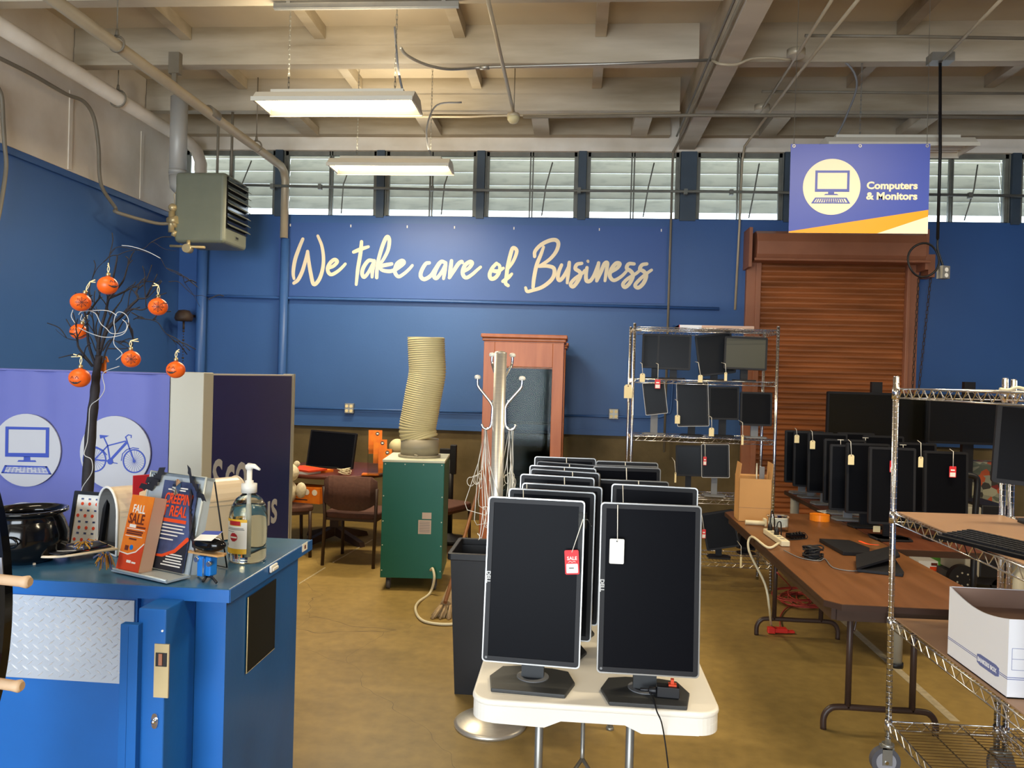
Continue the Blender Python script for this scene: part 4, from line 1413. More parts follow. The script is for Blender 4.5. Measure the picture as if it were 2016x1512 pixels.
mb = MB(Matrix.Translation((c.x + 0.003, c.y - 0.006, 1.207)) @ rot(-20, 'Z') @ rot(24, 'X') @ rot(-6, 'Y')).box(-0.038, 0.038, -0.025, 0.025, 0, 0.001)
mb.mi = 1
mb.box(-0.038, 0.038, 0.006, 0.025, 0.001, 0.0014)
tag(mb.build('business_card', [M_paper, M_signblue]), 'white and blue business card lying on the black case', 'card')

# hand sanitiser -------------------------------------------------------
c = at(487, 1103, Z=1.07)
hs = thing('sanitizer_bottle', 'large clear pump bottle of hand sanitizer with a yellow label', 'bottle', (c.x, c.y, 1.07))
out_ = [(0.001, 0.0), (0.058, 0.0), (0.063, 0.012), (0.062, 0.05), (0.060, 0.06), (0.063, 0.07), (0.063, 0.15), (0.061, 0.165), (0.055, 0.19), (0.042, 0.212), (0.024, 0.226), (0.020, 0.232), (0.020, 0.240)]
MB().lathe(out_, 32).build('bottle', M_clear, hs)
MB().lathe([(0.001, 0.004), (0.055, 0.004), (0.059, 0.014), (0.058, 0.15), (0.05, 0.186), (0.001, 0.19)], 32).build('gel', M_gel, hs)
mb = MB()
mb.lathe([(0.001, 0.232), (0.026, 0.232), (0.026, 0.262), (0.014, 0.264), (0.014, 0.272), (0.009, 0.274), (0.009, 0.312), (0.001, 0.314)], 24)
mb.tube([(0.0, 0, 0.31), (0.0, 0, 0.322), (0.018, -0.004, 0.322), (0.04, -0.01, 0.312)], [0.012, 0.012, 0.008, 0.004], 10)
mb.tube([(-0.012, 0, 0.318), (0.0, 0, 0.32)], 0.009, 8)
mb.cyl((0, 0, 0.02), (0, 0, 0.232), 0.006)
mb.build('pump', M_white, hs)
mb = MB()


def lab(a0, a1, z0, z1, r, mi):
    mb.mi = mi
    n = 12
    vs = []
    for i in range(n + 1):
        a = R(a0 + (a1 - a0) * i / n)
        vs += [(r * math.cos(a), r * math.sin(a), z0), (r * math.cos(a), r * math.sin(a), z1)]
    mb.add(vs, [(2 * i, 2 * i + 2, 2 * i + 3, 2 * i + 1) for i in range(n)], True)


lab(205, 290, 0.035, 0.150, 0.0640, 0)
lab(205, 290, 0.035, 0.052, 0.0642, 1)
lab(205, 290, 0.140, 0.150, 0.0642, 1)
lab(228, 272, 0.128, 0.146, 0.0645, 1)
lab(230, 270, 0.130, 0.144, 0.0648, 2)
lab(222, 280, 0.119, 0.121, 0.0645, 3)
lab(218, 283, 0.1145, 0.1165, 0.0645, 3)
lab(218, 250, 0.108, 0.1095, 0.0645, 3)
lab(212, 222, 0.058, 0.066, 0.0645, 3)
mb.mi = 2
for i in range(10):
    z_ = 0.076 + 0.028 * (i + 0.5) / 10
    hwid = math.sqrt(max(0, 0.25 - ((i + 0.5) / 10 - 0.5) ** 2)) * 28
    lab(248 - hwid, 248 + hwid, z_ - 0.0014, z_ + 0.0014, 0.0646, 2)
mb.mi = 0
a_ = R(248)
lab(236, 260, 0.087, 0.092, 0.0649, 0)
mb.build('label', [M_paper, M_yellow, M_redlabel, M_grey], hs)

# tree -----------------------------------------------------------------
YT = 2.80
base = at(172, 1085, Y=YT)
tree = thing('branch_tree', 'black bare branch tree hung with pumpkin baubles behind the mailbox', 'decorative tree', (base.x, YT, 1.07))
MB(tr(0, 0, 0)).lathe([(0.055, 0.0), (0.06, 0.01), (0.03, 0.02), (0.012, 0.03)], 20).build('foot', M_blk, tree)


def tz(x, y, dy=0.0):
    return at(100 + x / 6.3, 480 + y / 6.3, Y=YT + dy)


tk = [Vector((base.x, YT, 1.08)), at(172, 985, Y=YT), at(178, 860, Y=YT), at(186, 780, Y=YT), at(190, 735, Y=YT), at(195, 700, Y=YT)]
wm(tree).tube(smooth_path(tk, 6), [0.024 - 0.011 * min(1, j / 28) + 0.0012 * math.sin(j * 1.7) for j in range(31)], 10).build('trunk', M_bark, tree)
BR = [([(590, 1420), (590, 1250), (620, 1060), (680, 850), (720, 650), (800, 300), (825, 150)], 0.010, 0.0),
      ([(590, 1400), (700, 1070), (870, 900), (1000, 760), (1080, 680), (1060, 590), (1140, 510)], 0.010, 0.02),
      ([(1080, 680), (1190, 670), (1270, 600)], 0.005, 0.02),
      ([(800, 960), (870, 900), (1000, 810), (1130, 820), (1220, 780), (1320, 730), (1440, 740)], 0.005, -0.05),
      ([(520, 1520), (420, 1390), (340, 1270), (330, 1150), (310, 1050)], 0.007, -0.04),
      ([(560, 1520), (470, 1250), (450, 1000), (420, 850), (400, 760), (440, 650)], 0.008, -0.06),
      ([(450, 880), (590, 690), (640, 660)], 0.005, 0.05),
      ([(700, 700), (870, 500), (920, 400), (960, 260), (1010, 130)], 0.005, 0.05),
      ([(650, 1150), (740, 900), (820, 780), (880, 700)], 0.006, 0.1),
      ([(720, 680), (900, 600), (1020, 540), (1140, 520), (1210, 400)], 0.005, 0.08),
      ([(1000, 850), (1130, 920), (1220, 940), (1330, 945)], 0.003, 0.06),
      ([(640, 1330), (740, 1190), (860, 1240), (960, 1290)], 0.004, 0.04),
      ([(700, 1300), (980, 1290), (1020, 1180), (1020, 1080)], 0.003, -0.03),
      ([(1050, 920), (1300, 960), (1400, 1080), (1500, 1180), (1555, 1250)], 0.0025, 0.1),
      ([(725, 250), (740, 120), (830, 40), (1000, 60), (1200, 110), (1350, 170), (1430, 300), (1560, 370), (1700, 450), (1850, 560)], 0.0022, 0.08),
      ([(1430, 300), (1620, 380), (1660, 480), (1760, 620), (1850, 780)], 0.0022, 0.12),
      ([(830, 140), (960, 90), (1150, 60), (1260, -20), (1400, 60), (1560, 90)], 0.002, 0.1),
      ([(1460, 470), (1580, 470), (1680, 560), (1780, 640), (1880, 640), (1980, 700)], 0.002, 0.1),
      ([(330, 1200), (200, 1170), (100, 1100), (60, 1060)], 0.002, 0.05),
      ([(520, 720), (480, 560), (560, 330), (680, 200), (800, 60)], 0.0025, 0.1),
      ([(540, 1530), (440, 1440), (400, 1405), (372, 1396)], 0.004, -0.06),
      ([(560, 1330), (470, 1130), (330, 1160), (240, 1010)], 0.003, 0.03),
      ([(620, 1500), (600, 1300), (540, 1100), (520, 930), (460, 850)], 0.006, 0.03),
      ([(640, 1480), (700, 1290), (820, 1100), (900, 960), (950, 930)], 0.005, 0.07),
      ([(600, 1300), (560, 1050), (590, 900), (560, 780)], 0.004, 0.1)]
for pts, r, dy in BR:
    n = len(pts)
    pp = smooth_path([tz(x, y, dy * i / max(1, n - 1) + rnd.uniform(-0.008, 0.008)) for i, (x, y) in enumerate(pts)], 5)
    m = len(pp)
    mb = wm(tree).tube(pp, [0.8 * r * (1 - 0.65 * i / m) for i in range(m)], 6)
    for _ in range(3 if r > 0.0022 else 1):
        i = rnd.randrange(m // 3, m - 1)
        d = (pp[i + 1] - pp[i]).normalized()
        e = pp[i] + (d + Vector((rnd.uniform(-1, 1), rnd.uniform(-.6, .6), rnd.uniform(-0.2, 1.0)))).normalized() * rnd.uniform(0.05, 0.12)
        mb.tube(smooth_path([pp[i], (pp[i] + e) / 2 + Vector((rnd.uniform(-.01, .01), 0, .01)), e], 3), [0.002] * 7, 5)
    mb.build('branch', M_bark, tree)
mb = MB()
for st in ([(275, 820), (255, 900), (300, 985)], [(345, 1040), (470, 1100), (640, 1155), (800, 1150), (920, 1100), (965, 960), (920, 870), (830, 850), (785, 960), (800, 1100), (780, 1200), (800, 1270), (880, 1350), (870, 1390), (810, 1440)],
           [(480, 830), (560, 870), (620, 990), (690, 1050), (750, 1110), (850, 1110), (930, 1070), (940, 990), (890, 940)], [(345, 880), (380, 840), (500, 830), (640, 825), (740, 840), (820, 890)],
           [(390, 870), (370, 940), (410, 955)]):
    mb.tube(smooth_path([tz(x, y, -0.06) for x, y in st], 5), 0.0016, 5)
tag(mb.build('wire_garland', M_silver), 'thin silver wire garland looped around the black branch tree', 'garland')
tag(MB().tube(smooth_path([tz(x, y, 0.02) for x, y in ((880, 20), (980, 30), (1100, 60), (1230, 110), (1360, 180))], 5), 0.0014, 5).build('garland_strand', M_silver), 'silver wire strand along the arching top twig of the tree', 'garland')
mb = MB()
mb.tube(smooth_path([at(x, y, Y=YT - 0.05) for x, y in ((235, 721), (203, 735), (206, 765), (195, 785), (178, 800), (175, 835), (172, 870), (166, 895), (180, 905), (181, 930), (163, 958), (160, 975), (163, 995))], 5), 0.0016, 5)
tag(mb.build('garland_strand', M_silver), 'single silver wire strand winding down the tree trunk', 'garland')


def bauble(px, py, rpx, kind, Y, label, yaw_, loop):
    r = rpx * Y / 1515 * 0.97
    c = at(px, py, Y=Y)
    t = thing('pumpkin_bauble', label, 'bauble', tuple(c), 0, 'orange baubles on the branch tree')
    MB().sphere((0, 0, 0), r, 28, (1.03, 1.03, 0.96)).build('ball', M_orange, t)
    lp_ = at(px + loop[0], py + loop[1], Y=Y) - c
    d = lp_.normalized()
    K_ = d.to_track_quat('Z', 'Y').to_matrix().to_4x4()
    MB(K_).lathe([(0.008, r * 0.93), (0.008, r + 0.009), (0.005, r + 0.012), (0.001, r + 0.014)], 12).build('cap', M_gold, t)
    mb = MB()
    s0 = d * (r + 0.012)
    e = lp_
    sd = Vector((0.004, 0, 0.001))
    mb.tube(smooth_path([s0, (s0 + e) / 2 + sd, e], 4), 0.0015, 5).tube(smooth_path([s0, (s0 + e) / 2 - sd, e], 4), 0.0015, 5)
    mb.tube([e, e + Vector((loop[2] * 0.02, 0, 0.008))], 0.0022, 5).tube([e, e + Vector((loop[2] * 0.024, -0.004, -0.002))], 0.0018, 5)
    mb.build('ribbon', M_cream, t)
    # printed pattern, lying on the skin of the ball, facing the viewer's side
    view = (CO - c).normalized()
    up = Vector((0, 0, 1))
    rt = up.cross(view).normalized()
    up = view.cross(rt)
    K2 = Matrix((rt, up, view)).transposed().to_4x4() @ rot(yaw_[0], 'Y') @ rot(yaw_[1], 'X')
    mb = MB(K2)

    def on(u, v):
        w = math.sqrt(max(0.05, 1 - u * u - v * v))
        q_ = Vector((u, v, w)) * r
        q_ = K2 @ q_
        q_ = Vector((q_.x * 1.03, q_.y * 1.03, q_.z * 0.96)) * 1.004
        return K2.inverted() @ q_

    if kind == 'web':
        for j in range(8):
            a = math.pi * j / 4
            mb.tube([on(0.62 * q_ * math.cos(a), 0.62 * q_ * math.sin(a)) for q_ in (0.02, 0.35, 0.7, 1)], 0.0007, 4)
        for rr in (0.2, 0.36, 0.52):
            ring_ = []
            for j in range(8):
                a = math.pi * j / 4
                ring_ += [(rr * math.cos(a), rr * math.sin(a)), (rr * 0.82 * math.cos(a + math.pi / 8), rr * 0.82 * math.sin(a + math.pi / 8))]
            mb.tube([on(*p_) for p_ in ring_], 0.0006, 4, closed=True)
        mb.build('printed_web', M_flydark, t)
    else:
        mb.tube([on(u, -0.10 - 0.28 * math.cos(u * 2.6)) for u in [-0.55 + 0.11 * j for j in range(11)]], [0.0008, 0.0016, 0.002, 0.0026, 0.003, 0.003, 0.003, 0.0026, 0.002, 0.0016, 0.0008], 5)
        for s_ in (-1, 1):
            mb.tube([on(s_ * 0.36, 0.12), on(s_ * 0.22, 0.36), on(s_ * 0.08, 0.14)], 0.0014, 4)
            mb.tube([on(s_ * 0.16, -0.36), on(s_ * 0.16, -0.24), on(s_ * 0.05, -0.24), on(s_ * 0.05, -0.36)], 0.0012, 4)
        mb.build('printed_face', M_flydark, t)


bauble(212, 562, 20, 'face', 2.74, 'topmost orange bauble on the tree, with a jack-o-lantern face', (35, -15), (2, -40, -0.1))
bauble(159, 595, 20, 'web', 2.70, 'orange cobweb bauble at upper left, below the topmost one', (5, 0), (18, -40, 1.0))
bauble(311, 604, 19, 'web', 2.76, 'orange cobweb bauble out on the upper right branch', (0, 0), (1, -42, -0.9))
bauble(155, 653, 17, 'face', 2.84, 'orange bauble half hidden behind wire and branches at left', (-50, 0), (12, -28, 0.6))
bauble(258, 707, 18.5, 'web', 2.72, 'orange cobweb bauble hanging right of the tree fork', (0, 0), (-1, -36, 1.4))
bauble(346, 728, 18.5, 'face', 2.78, 'rightmost orange bauble, with a face, before the cream post', (-30, 0), (1, -36, 0.6))
bauble(157, 744, 21, 'face', 2.68, 'lowest orange bauble, smiling, left of the tree trunk', (-28, 12), (3, -42, -1.5))
c = at(203, 718, Y=2.83)
mb = MB(tr(*c)).box(-0.012, 0.012, -0.004, 0.004, -0.025, 0.02).tube([(-0.01, 0, 0.02), (0.012, 0, 0.03), (0.02, 0, 0.01)], 0.005, 6)
mb.tube([(-0.02, 0, -0.0), (0.0, 0, -0.022), (0.012, 0, -0.03)], 0.005, 6)
tag(mb.build('orange_bow', M_flyor, bevel=0.002), 'small orange bow tied in the fork of the branch tree', 'bow')

# peg stand and board at the left edge
pg = thing('peg_stand', 'wooden stand with two pale pegs at the left edge of the photo', 'stand', (-1.42, 1.60, 0))
MB().box(-0.05, 0.05, -0.03, 0.05, 0, 1.7).box(-0.25, 0.25, -0.2, 0.2, 0, 0.04).build('upright', M_ply, pg)
for (px, py) in ((60, 1146), (44, 1351)):
    c = at(px, py, Y=1.52)
    MB(pg.matrix_basis.inverted()).tube([(-1.40, 1.57, c.z - 0.004), (c.x - 0.02, 1.52, c.z), (c.x - 0.006, 1.52, c.z), (c.x, 1.52, c.z)], [0.011, 0.011, 0.0135, 0.009], 12).build('peg', M_pegwood, pg)
cc = at(-100, 1190, Y=1.62)
bd = thing('curved_board', 'black, grey and crimson curved board held on the pegs at far left', 'board', (cc.x, 1.62, cc.z))
bd.location.z = cc.z
ea, eb = 0.142, 0.385
mb = MB()


def slab(z0, z1, k_, y0, y1):
    pts = []
    n = 24
    for i in range(n + 1):
        z = z0 + (z1 - z0) * i / n
        pts.append((ea * k_ * math.sqrt(max(0, 1 - (z / (eb * k_)) ** 2)), z))
    pl = pts + [(-x, z) for x, z in pts[::-1]]
    mb.prism(pl, y0, y1)


mb.mi = 0
slab(-eb * 0.999, eb * 0.999, 1.0, -0.012, 0.012)
mb.mi = 1
slab(-0.36, 0.02, 0.86, -0.014, -0.012)
mb.mi = 2
slab(0.066, 0.115, 0.985, -0.0145, -0.012)
mb.build('deck', [M_gloss, M_boardred, M_boardgrey], bd)


# ================================================================== MIDDLE
# --- teal machine with ribbed duct
g0, g1 = at(748, 1137, Z=0.10), at(869, 1140, Z=0.10)
gw = (g1 - g0).length
ga = math.atan2(g1.y - g0.y, g1.x - g0.x)
ga = min(ga, R(14))
GH = at(817, 906, Y=(g0.y + g1.y) / 2).z
gm = thing('dehumidifier', 'tall teal-green machine on casters with a mint top', 'machine', (g0.x, g0.y, 0), ga)
MB().box(0, gw, 0, 0.56, 0.10, GH - 0.02).build('cabinet', M_green, gm, bevel=0.004)
mb = MB().box(-0.003, gw + 0.003, -0.003, 0.563, GH - 0.02, GH)
mb.build('top_panel', M_palegreen, gm, bevel=0.003)
mb = MB()
for x in (0.02, gw * 0.36, gw * 0.66, gw - 0.02):
    mb.cyl((x, -0.003, GH - 0.035), (x, 0.0, GH - 0.035), 0.005, n=8)
for z in (0.16, 0.36, 0.55, 0.75):
    for x in (0.012, gw - 0.012):
        mb.cyl((x, -0.003, z), (x, 0.0, z), 0.005, n=8)
mb.build('screws', M_palegreen, gm)
mb = MB()
mb.box(gw * 0.66, gw * 0.81, -0.003, 0, 0.575, 0.625).box(gw * 0.60, gw * 0.81, -0.003, 0, 0.455, 0.565)
mb.mi = 1
for j in range(7):
    mb.box(gw * 0.62, gw * 0.79, -0.004, 0, 0.47 + j * 0.013, 0.474 + j * 0.013)
mb.build('rating_labels', [pm('pale_pink_label', '#C9B4A4', 0.6), M_grey], gm)
for x in (0.06, gw - 0.06):
    for y in (0.06, 0.50):
        t_ = MB().cyl((x - 0.014, y, 0.04), (x + 0.014, y, 0.04), 0.04, n=18).box(x - 0.02, x + 0.02, y - 0.01, y + 0.02, 0.03, 0.10)
        t_.build('caster', M_rubber, gm)
dc = gm.matrix_basis @ Vector((gw * 0.53, 0.27, GH))
DY = dc.y
cp = [(dc.x, 0)]
path = [Vector((dc.x, DY, GH)), Vector((dc.x, DY, GH + 0.09))] + [at(x, y, Y=DY) for x, y in ((824, 838), (829, 805), (836, 770), (841, 735), (840, 700), (839, 664))]
mb = wm(gm).tube([dc + Vector((0, 0, 0.001)), dc + Vector((0, 0, 0.02))], 0.175, 36).tube([dc + Vector((0, 0, 0.02)), dc + Vector((0, 0, 0.15))], 0.156, 36)
mb.tube([dc + Vector((-0.01, -0.16, 0.03)), dc + Vector((0.02, -0.17, 0.025))], 0.008, 6)
mb.build('duct_collar', M_hoseband, gm)

def resample(pts, n):
    P_ = smooth_path(pts, 12)
    cum = [0.0]
    for u_, v_ in zip(P_, P_[1:]):
        cum.append(cum[-1] + (v_ - u_).length)
    out, i = [], 0
    for k in range(n):
        s_ = cum[-1] * k / (n - 1)
        while i < len(P_) - 2 and cum[i + 1] < s_:
            i += 1
        f_ = (s_ - cum[i]) / max(1e-9, cum[i + 1] - cum[i])
        out.append(P_[i].lerp(P_[i + 1], min(1, f_)))
    return out


pp = resample([dc + Vector((0, 0, 0.14)), at(822, 845, Y=DY), at(827, 815, Y=DY), at(834, 775, Y=DY), at(841, 735, Y=DY), at(840, 700, Y=DY), at(839, 666, Y=DY)], 193)
rad = [0.150 + (-0.004, 0.003, 0.0045, 0.003)[j % 4] for j in range(len(pp))]
mb = wm(gm).tube(pp, rad, 40, cap=False)
mb.tube([pp[-1] - Vector((0, 0, 0.004)), pp[-1] + Vector((0, 0, 0.004))], 0.153, 40, cap=False)
mb.tube(pp, 0.144, 40, cap=False)
mb.build('ribbed_duct', M_hose, gm)
cpts = [gm.matrix_basis @ Vector((gw * 0.82, -0.005, 0.17))] + [at(852, 1120, Z=0.20), at(855, 1140, Z=0.13), at(846, 1168, Z=0.012), at(824, 1185, Z=0.012), at(818, 1200, Z=0.012), at(826, 1217, Z=0.012), at(845, 1226, Z=0.012), at(885, 1229, Z=0.012), at(930, 1222, Z=0.012)]
tag(MB().tube(smooth_path(cpts, 6), 0.010, 7).build('power_cable', M_cable_w), 'cream power cable from the teal machine curling over the floor', 'cable')

# --- round table and chairs behind
tb = thing('round_table', 'round brown pedestal table behind the teal machine', 'table', (-2.38, 7.66, 0))
MB().lathe([(0.001, 0.705), (0.60, 0.705), (0.615, 0.712), (0.615, 0.735), (0.605, 0.74), (0.001, 0.74)], 48).build('tabletop', pm('dark_cherry_laminate', '#5E2E22', 0.35, var=0.12, scale=3, stretch=(5, 1, 1)), tb)
MB().box(-0.045, 0.045, -0.045, 0.045, 0.06, 0.705).box(-0.2, 0.2, -0.2, 0.2, 0.69, 0.705).build('pedestal', M_brownmetal, tb)
for k in range(4):
    MB(rot(45 + 90 * k + 12, 'Z')).prism([(0.03, 0.15), (0.40, 0.045), (0.42, 0.0), (0.36, 0.0), (0.03, 0.06)], -0.03, 0.03).build('foot', M_brownmetal, tb)


def chair(loc, rz, label):
    t = thing('side_chair', label, 'chair', loc, R(rz), 'maroon chairs at the round table')
    mb = MB()
    n = 10
    vs = []
    mb.prism(rrect(0.50, 0.48, 0.09, 5), 0.425, 0.475, 'z')
    mb.build('seat', M_maroon, t, bevel=0.014, seg=3)
    mb = MB()
    pts = [(-0.24 + 0.48 * i / n, -0.245 - 0.03 * (1 - (2 * i / n - 1) ** 2)) for i in range(n + 1)]
    pl = pts + [(x, y + 0.045) for x, y in pts[::-1]]
    K = MB()
    K.M = rot(0, 'X')
    # curved upholstered back panel with rounded lower corners
    for i in range(n):
        (xa, ya), (xb, yb_) = pts[i], pts[i + 1]

        def lo(x):
            u = abs(x) / 0.24
            return 0.50 + (0.07 * max(0, (u - 0.35) / 0.65) ** 2)

        def hi(x):
            u = abs(x) / 0.24
            return 0.80 - (0.04 * max(0, (u - 0.75) / 0.25) ** 2)
        q = [(xa, ya, lo(xa)), (xb, yb_, lo(xb)), (xb, yb_, hi(xb)), (xa, ya, hi(xa)), (xa, ya + 0.045, lo(xa)), (xb, yb_ + 0.045, lo(xb)), (xb, yb_ + 0.045, hi(xb)), (xa, ya + 0.045, hi(xa))]
        f = [(0, 1, 2, 3), (7, 6, 5, 4), (3, 2, 6, 7), (1, 0, 4, 5)]
        if i == 0:
            f.append((0, 3, 7, 4))
        if i == n - 1:
            f.append((2, 1, 5, 6))
        K.add(q, f, True)
    K.build('backrest', M_maroon, t)
    for sx in (-1, 1):
        MB().tube([(sx * 0.235, -0.25, 0.0), (sx * 0.235, -0.22, 0.44), (sx * 0.245, -0.235, 0.70)], 0.016, 8).build('leg', M_brownmetal, t)
        MB().tube([(sx * 0.225, 0.21, 0.0), (sx * 0.225, 0.20, 0.43)], 0.016, 8).build('leg', M_brownmetal, t)
    MB().box(-0.235, 0.235, -0.22, 0.215, 0.40, 0.425).build('seat_frame', M_brownmetal, t)
    return t


chair((-1.93, 6.90, 0), -4, 'maroon chair seen from behind, nearest at the round table')
chair((-2.68, 7.02, 0), -60, 'maroon chair beside the navy partition, with a plush toy on it')
chair((-1.27, 7.42, 0), -115, 'maroon chair right of the teal machine')


def surf_mon(label, px0, px1, py0, py1, Y, sz, rz=0.0, roll=0.0, tilt=4, rim=None, screen=None, bezel=0.016, base=(0.24, 0.18), neck=0.05, group=None, name='computer_monitor', bmat=None, logo=None, size=None, t=0.03, bez=None, edge=None):
    """a monitor whose front face covers a given patch of the view at depth Y and which stands on a surface at height sz"""
    a, b = at(px0, (py0 + py1) / 2, Y=Y), at(px1, (py0 + py1) / 2, Y=Y)
    tp, bt = at((px0 + px1) / 2, py0, Y=Y), at((px0 + px1) / 2, py1, Y=Y)
    w = (b.x - a.x) / max(0.35, math.cos(R(rz)))
    h = (tp.z - bt.z)
    cx = (a.x + b.x) / 2
    zb = bt.z - sz
    if size:
        w, h = size
        zb = tp.z - h - sz
    th = thing(name, label, 'monitor', (cx, Y, sz), R(rz), group)
    rim = rim or M_blk2
    screen = screen or M_screen
    L = tr(0, 0, zb + h / 2) @ rot(roll, 'Y') @ rot(-tilt, 'X') @ tr(0, 0, -h / 2)
    r_ = min(0.012, w * 0.05)
    MB(L).prism(rrect(w, h, r_, 4, 0, h / 2), 0.004, t).prism(rrect(w * 0.72, h * 0.6, 0.02, 3, 0, h / 2), t, t + 0.022).build('housing', rim, th)
    MB(L).ring(rrect(w - 0.003, h - 0.003, r_, 4, 0, h / 2), rrect(w - 2 * bezel, h - 2 * bezel, 0.001, 4, 0, h / 2), 0.0, 0.005).build('bezel', bez or M_blk2, th)
    MB(L).box(-w / 2 + bezel - 0.001, w / 2 - bezel + 0.001, 0.003, 0.0045, bezel - 0.001, h - bezel + 0.001).build('screen', screen, th)
    if edge:
        MB(L).ring(rrect(w + 0.003, h + 0.003, r_, 4, 0, h / 2), rrect(w - 0.005, h - 0.005, r_ * 0.8, 4, 0, h / 2), -0.0015, 0.016).build('rim', edge, th)
    if logo:
        mb = MB(L)
        text_into(mb, logo, 0.017, tr(-w / 2 + 0.0035, -0.0006, h * 0.545) @ rot(90, 'Y') @ FRONT, 0.0012, 0.0006)
        mb.build('logo', M_silver, th)
        MB(L).cyl((-w / 2 + 0.012, -0.001, 0.012), (-w / 2 + 0.012, 0.0, 0.012), 0.004, n=10).build('power_button', M_grey, th)
    bm_ = bmat or M_blk2
    bw, bd_ = base
    if base[0]:
        MB().tube([(0, t + 0.03, 0.01), (0, t + 0.028, max(0.06, zb + h * 0.45))], 0.001).box(-neck / 2, neck / 2, t + 0.018, t + 0.045, 0.008, max(0.06, zb + h * 0.5)).build('neck', bm_, th)
        mb = MB().prism([(-bw / 2, 0.0), (-bw * 0.42, -bd_ * 0.52), (bw * 0.42, -bd_ * 0.52), (bw / 2, 0.0), (bw * 0.40, bd_ * 0.44), (bw * 0.2, bd_ * 0.52), (-bw * 0.2, bd_ * 0.52), (-bw * 0.40, bd_ * 0.44)], 0.0, 0.012, 'z')
        o = mb.build('base', bm_, th, bevel=0.003)
        o.location = (0, t + 0.01, 0)
    return th


def price_tag(label, sx, sy, cx, cy0, cy1, Y, col='cream', wid=None, name='price_tag', group='price tags', sale=False, yaw_=0.0, roll=0.0, back=0.0):
    """card with a string: string from (sx,sy) to the card hole; card spans cy0..cy1 at depth Y"""
    top = at(cx, cy0, Y=Y)
    bot = at(cx, cy1, Y=Y)
    h = top.z - bot.z
    w = wid or h * 0.58
    s0 = at(sx, sy, Y=Y)
    th = thing(name, label, 'price tag', (top.x, Y, top.z), R(yaw_), group)
    K = rot(roll, 'Y')
    mb = MB(K)
    if col == 'cream':
        c = w * 0.22
        mb.prism([(-w / 2 + c, 0), (w / 2 - c, 0), (w / 2, -c), (w / 2, -h), (-w / 2, -h), (-w / 2, -c)], -0.0008, 0.0008)
        mb.mi = 1
        mb.prism(disc(h * 0.05, 10, 0, -h * 0.11), -0.0012, 0.0012)
        mb.build('card', [M_cream, M_brownprint], th)
    elif col == 'white':
        mb.prism(rrect(w, h, w * 0.08, 3, 0, -h / 2), -0.0008, 0.0008)
        mb.mi = 1
        mb.prism(disc(h * 0.035, 10, 0, -h * 0.09), -0.0012, 0.0012)
        mb.build('card', [M_paper, M_flydark], th)
    else:
        mb.prism(rrect(w, h, w * 0.10, 3, 0, -h / 2), -0.0008, 0.0008)
        mb.mi = 1
        mb.prism(rrect(w * 0.82, h * 0.38, w * 0.06, 3, 0, -h * 0.75), -0.0014, 0.0)
        if sale:
            text_into(mb, 'SALE', h * 0.20, tr(-w * 0.34, -0.0014, -h * 0.40) @ FRONT, 0.0006, 0.0003, 0.98)
            mb.ribbon(smooth_path([(-w * 0.25, -0.0012, -h * 0.5), (-w * 0.1, -0.0012, -h * 0.45), (0, -0.0012, -h * 0.5), (w * 0.15, -0.0012, -h * 0.46), (w * 0.25, -0.0012, -h * 0.49)], 4), h * 0.016, (0, -1, 0), 0.0004)
            mb.mi = 2
            mb.box(-w * 0.22, w * 0.12, -0.0018, 0, -h * 0.76, -h * 0.71)
        else:
            mb.box(-w * 0.3, w * 0.3, -0.0013, 0, -h * 0.42, -h * 0.28)
        mb.build('card', [M_red, M_paper, M_grey], th)
    d = s0 - top
    inv = th.matrix_basis.inverted()
    e = K @ Vector((0, 0, -h * 0.09))
    MB().tube([e + Vector((0.001, -0.001, 0)), inv @ s0] + ([inv @ (s0 + Vector((0, back, 0.012)))] if back else []), 0.0014 if Y < 3 else 0.002, 5).build('string', M_string, th)
    return th


surf_mon('black monitor on the round table in front of the concrete wall', 604, 700, 849, 922, 7.70, 0.74, -9, 2, 10, base=(0.24, 0.2))
# clutter on the round table
c = at(612, 930, Z=0.745)
for k, (m_, lb) in enumerate(((M_boxwhite, 'white poster stack under the orange folder on the round table'), (M_flyred, 'orange-red folder topmost on the round table, left of the monitor'), (M_flyor, 'orange printed flyers lying behind the red folder on the round table'))):
    mb = MB(Matrix.Translation((-2.62 + 0.03 * k, 7.27 + (0.12 if k == 2 else 0.0), 0.741 + (0.012 * 2 if k == 1 else 0.0))) @ rot(-22 - 6 * k, 'Z'))
    hgt = (0.024, 0.016, 0.02)[k]
    mb.box(-0.27, 0.20, -0.12, 0.12, 0, hgt)
    tag(mb.build('poster_stack' if k == 0 else 'folder' if k == 1 else 'flyer_stack', m_), lb, 'papers')
c = at(678, 934, Z=0.742)
mb = MB(tr(c.x, c.y, 0.745))
for j in range(7):
    a0 = rnd.uniform(0, 6)
    mb.tube([(0.05 * math.cos(a) + 0.02 * math.cos(a0), 0.045 * math.sin(a) + 0.015 * math.sin(a0), 0.01 + 0.006 * j + 0.012 * math.sin(a * 1.0 + a0)) for a in [2 * math.pi * k / 20 for k in range(20)]], 0.004, 5, closed=True)
tag(mb.build('cable_coil', M_cable_w), 'coiled white cable on the round table', 'cable')
c = at(725, 936, Z=0.742)
tag(MB(tr(c.x, c.y + 0.05, 0.742) @ rot(8, 'Z')).box(-0.07, 0.09, -0.06, 0.06, 0, 0.012).build('flyer_stack', M_flyor), 'small orange flyer stack beside the leaflet rack', 'papers')
c = at(742, 940, Z=0.74)
rk = thing('leaflet_rack', 'clear tiered rack of orange leaflets left of the teal machine', 'leaflet rack', (c.x, c.y + 0.1, 0.74), R(18))
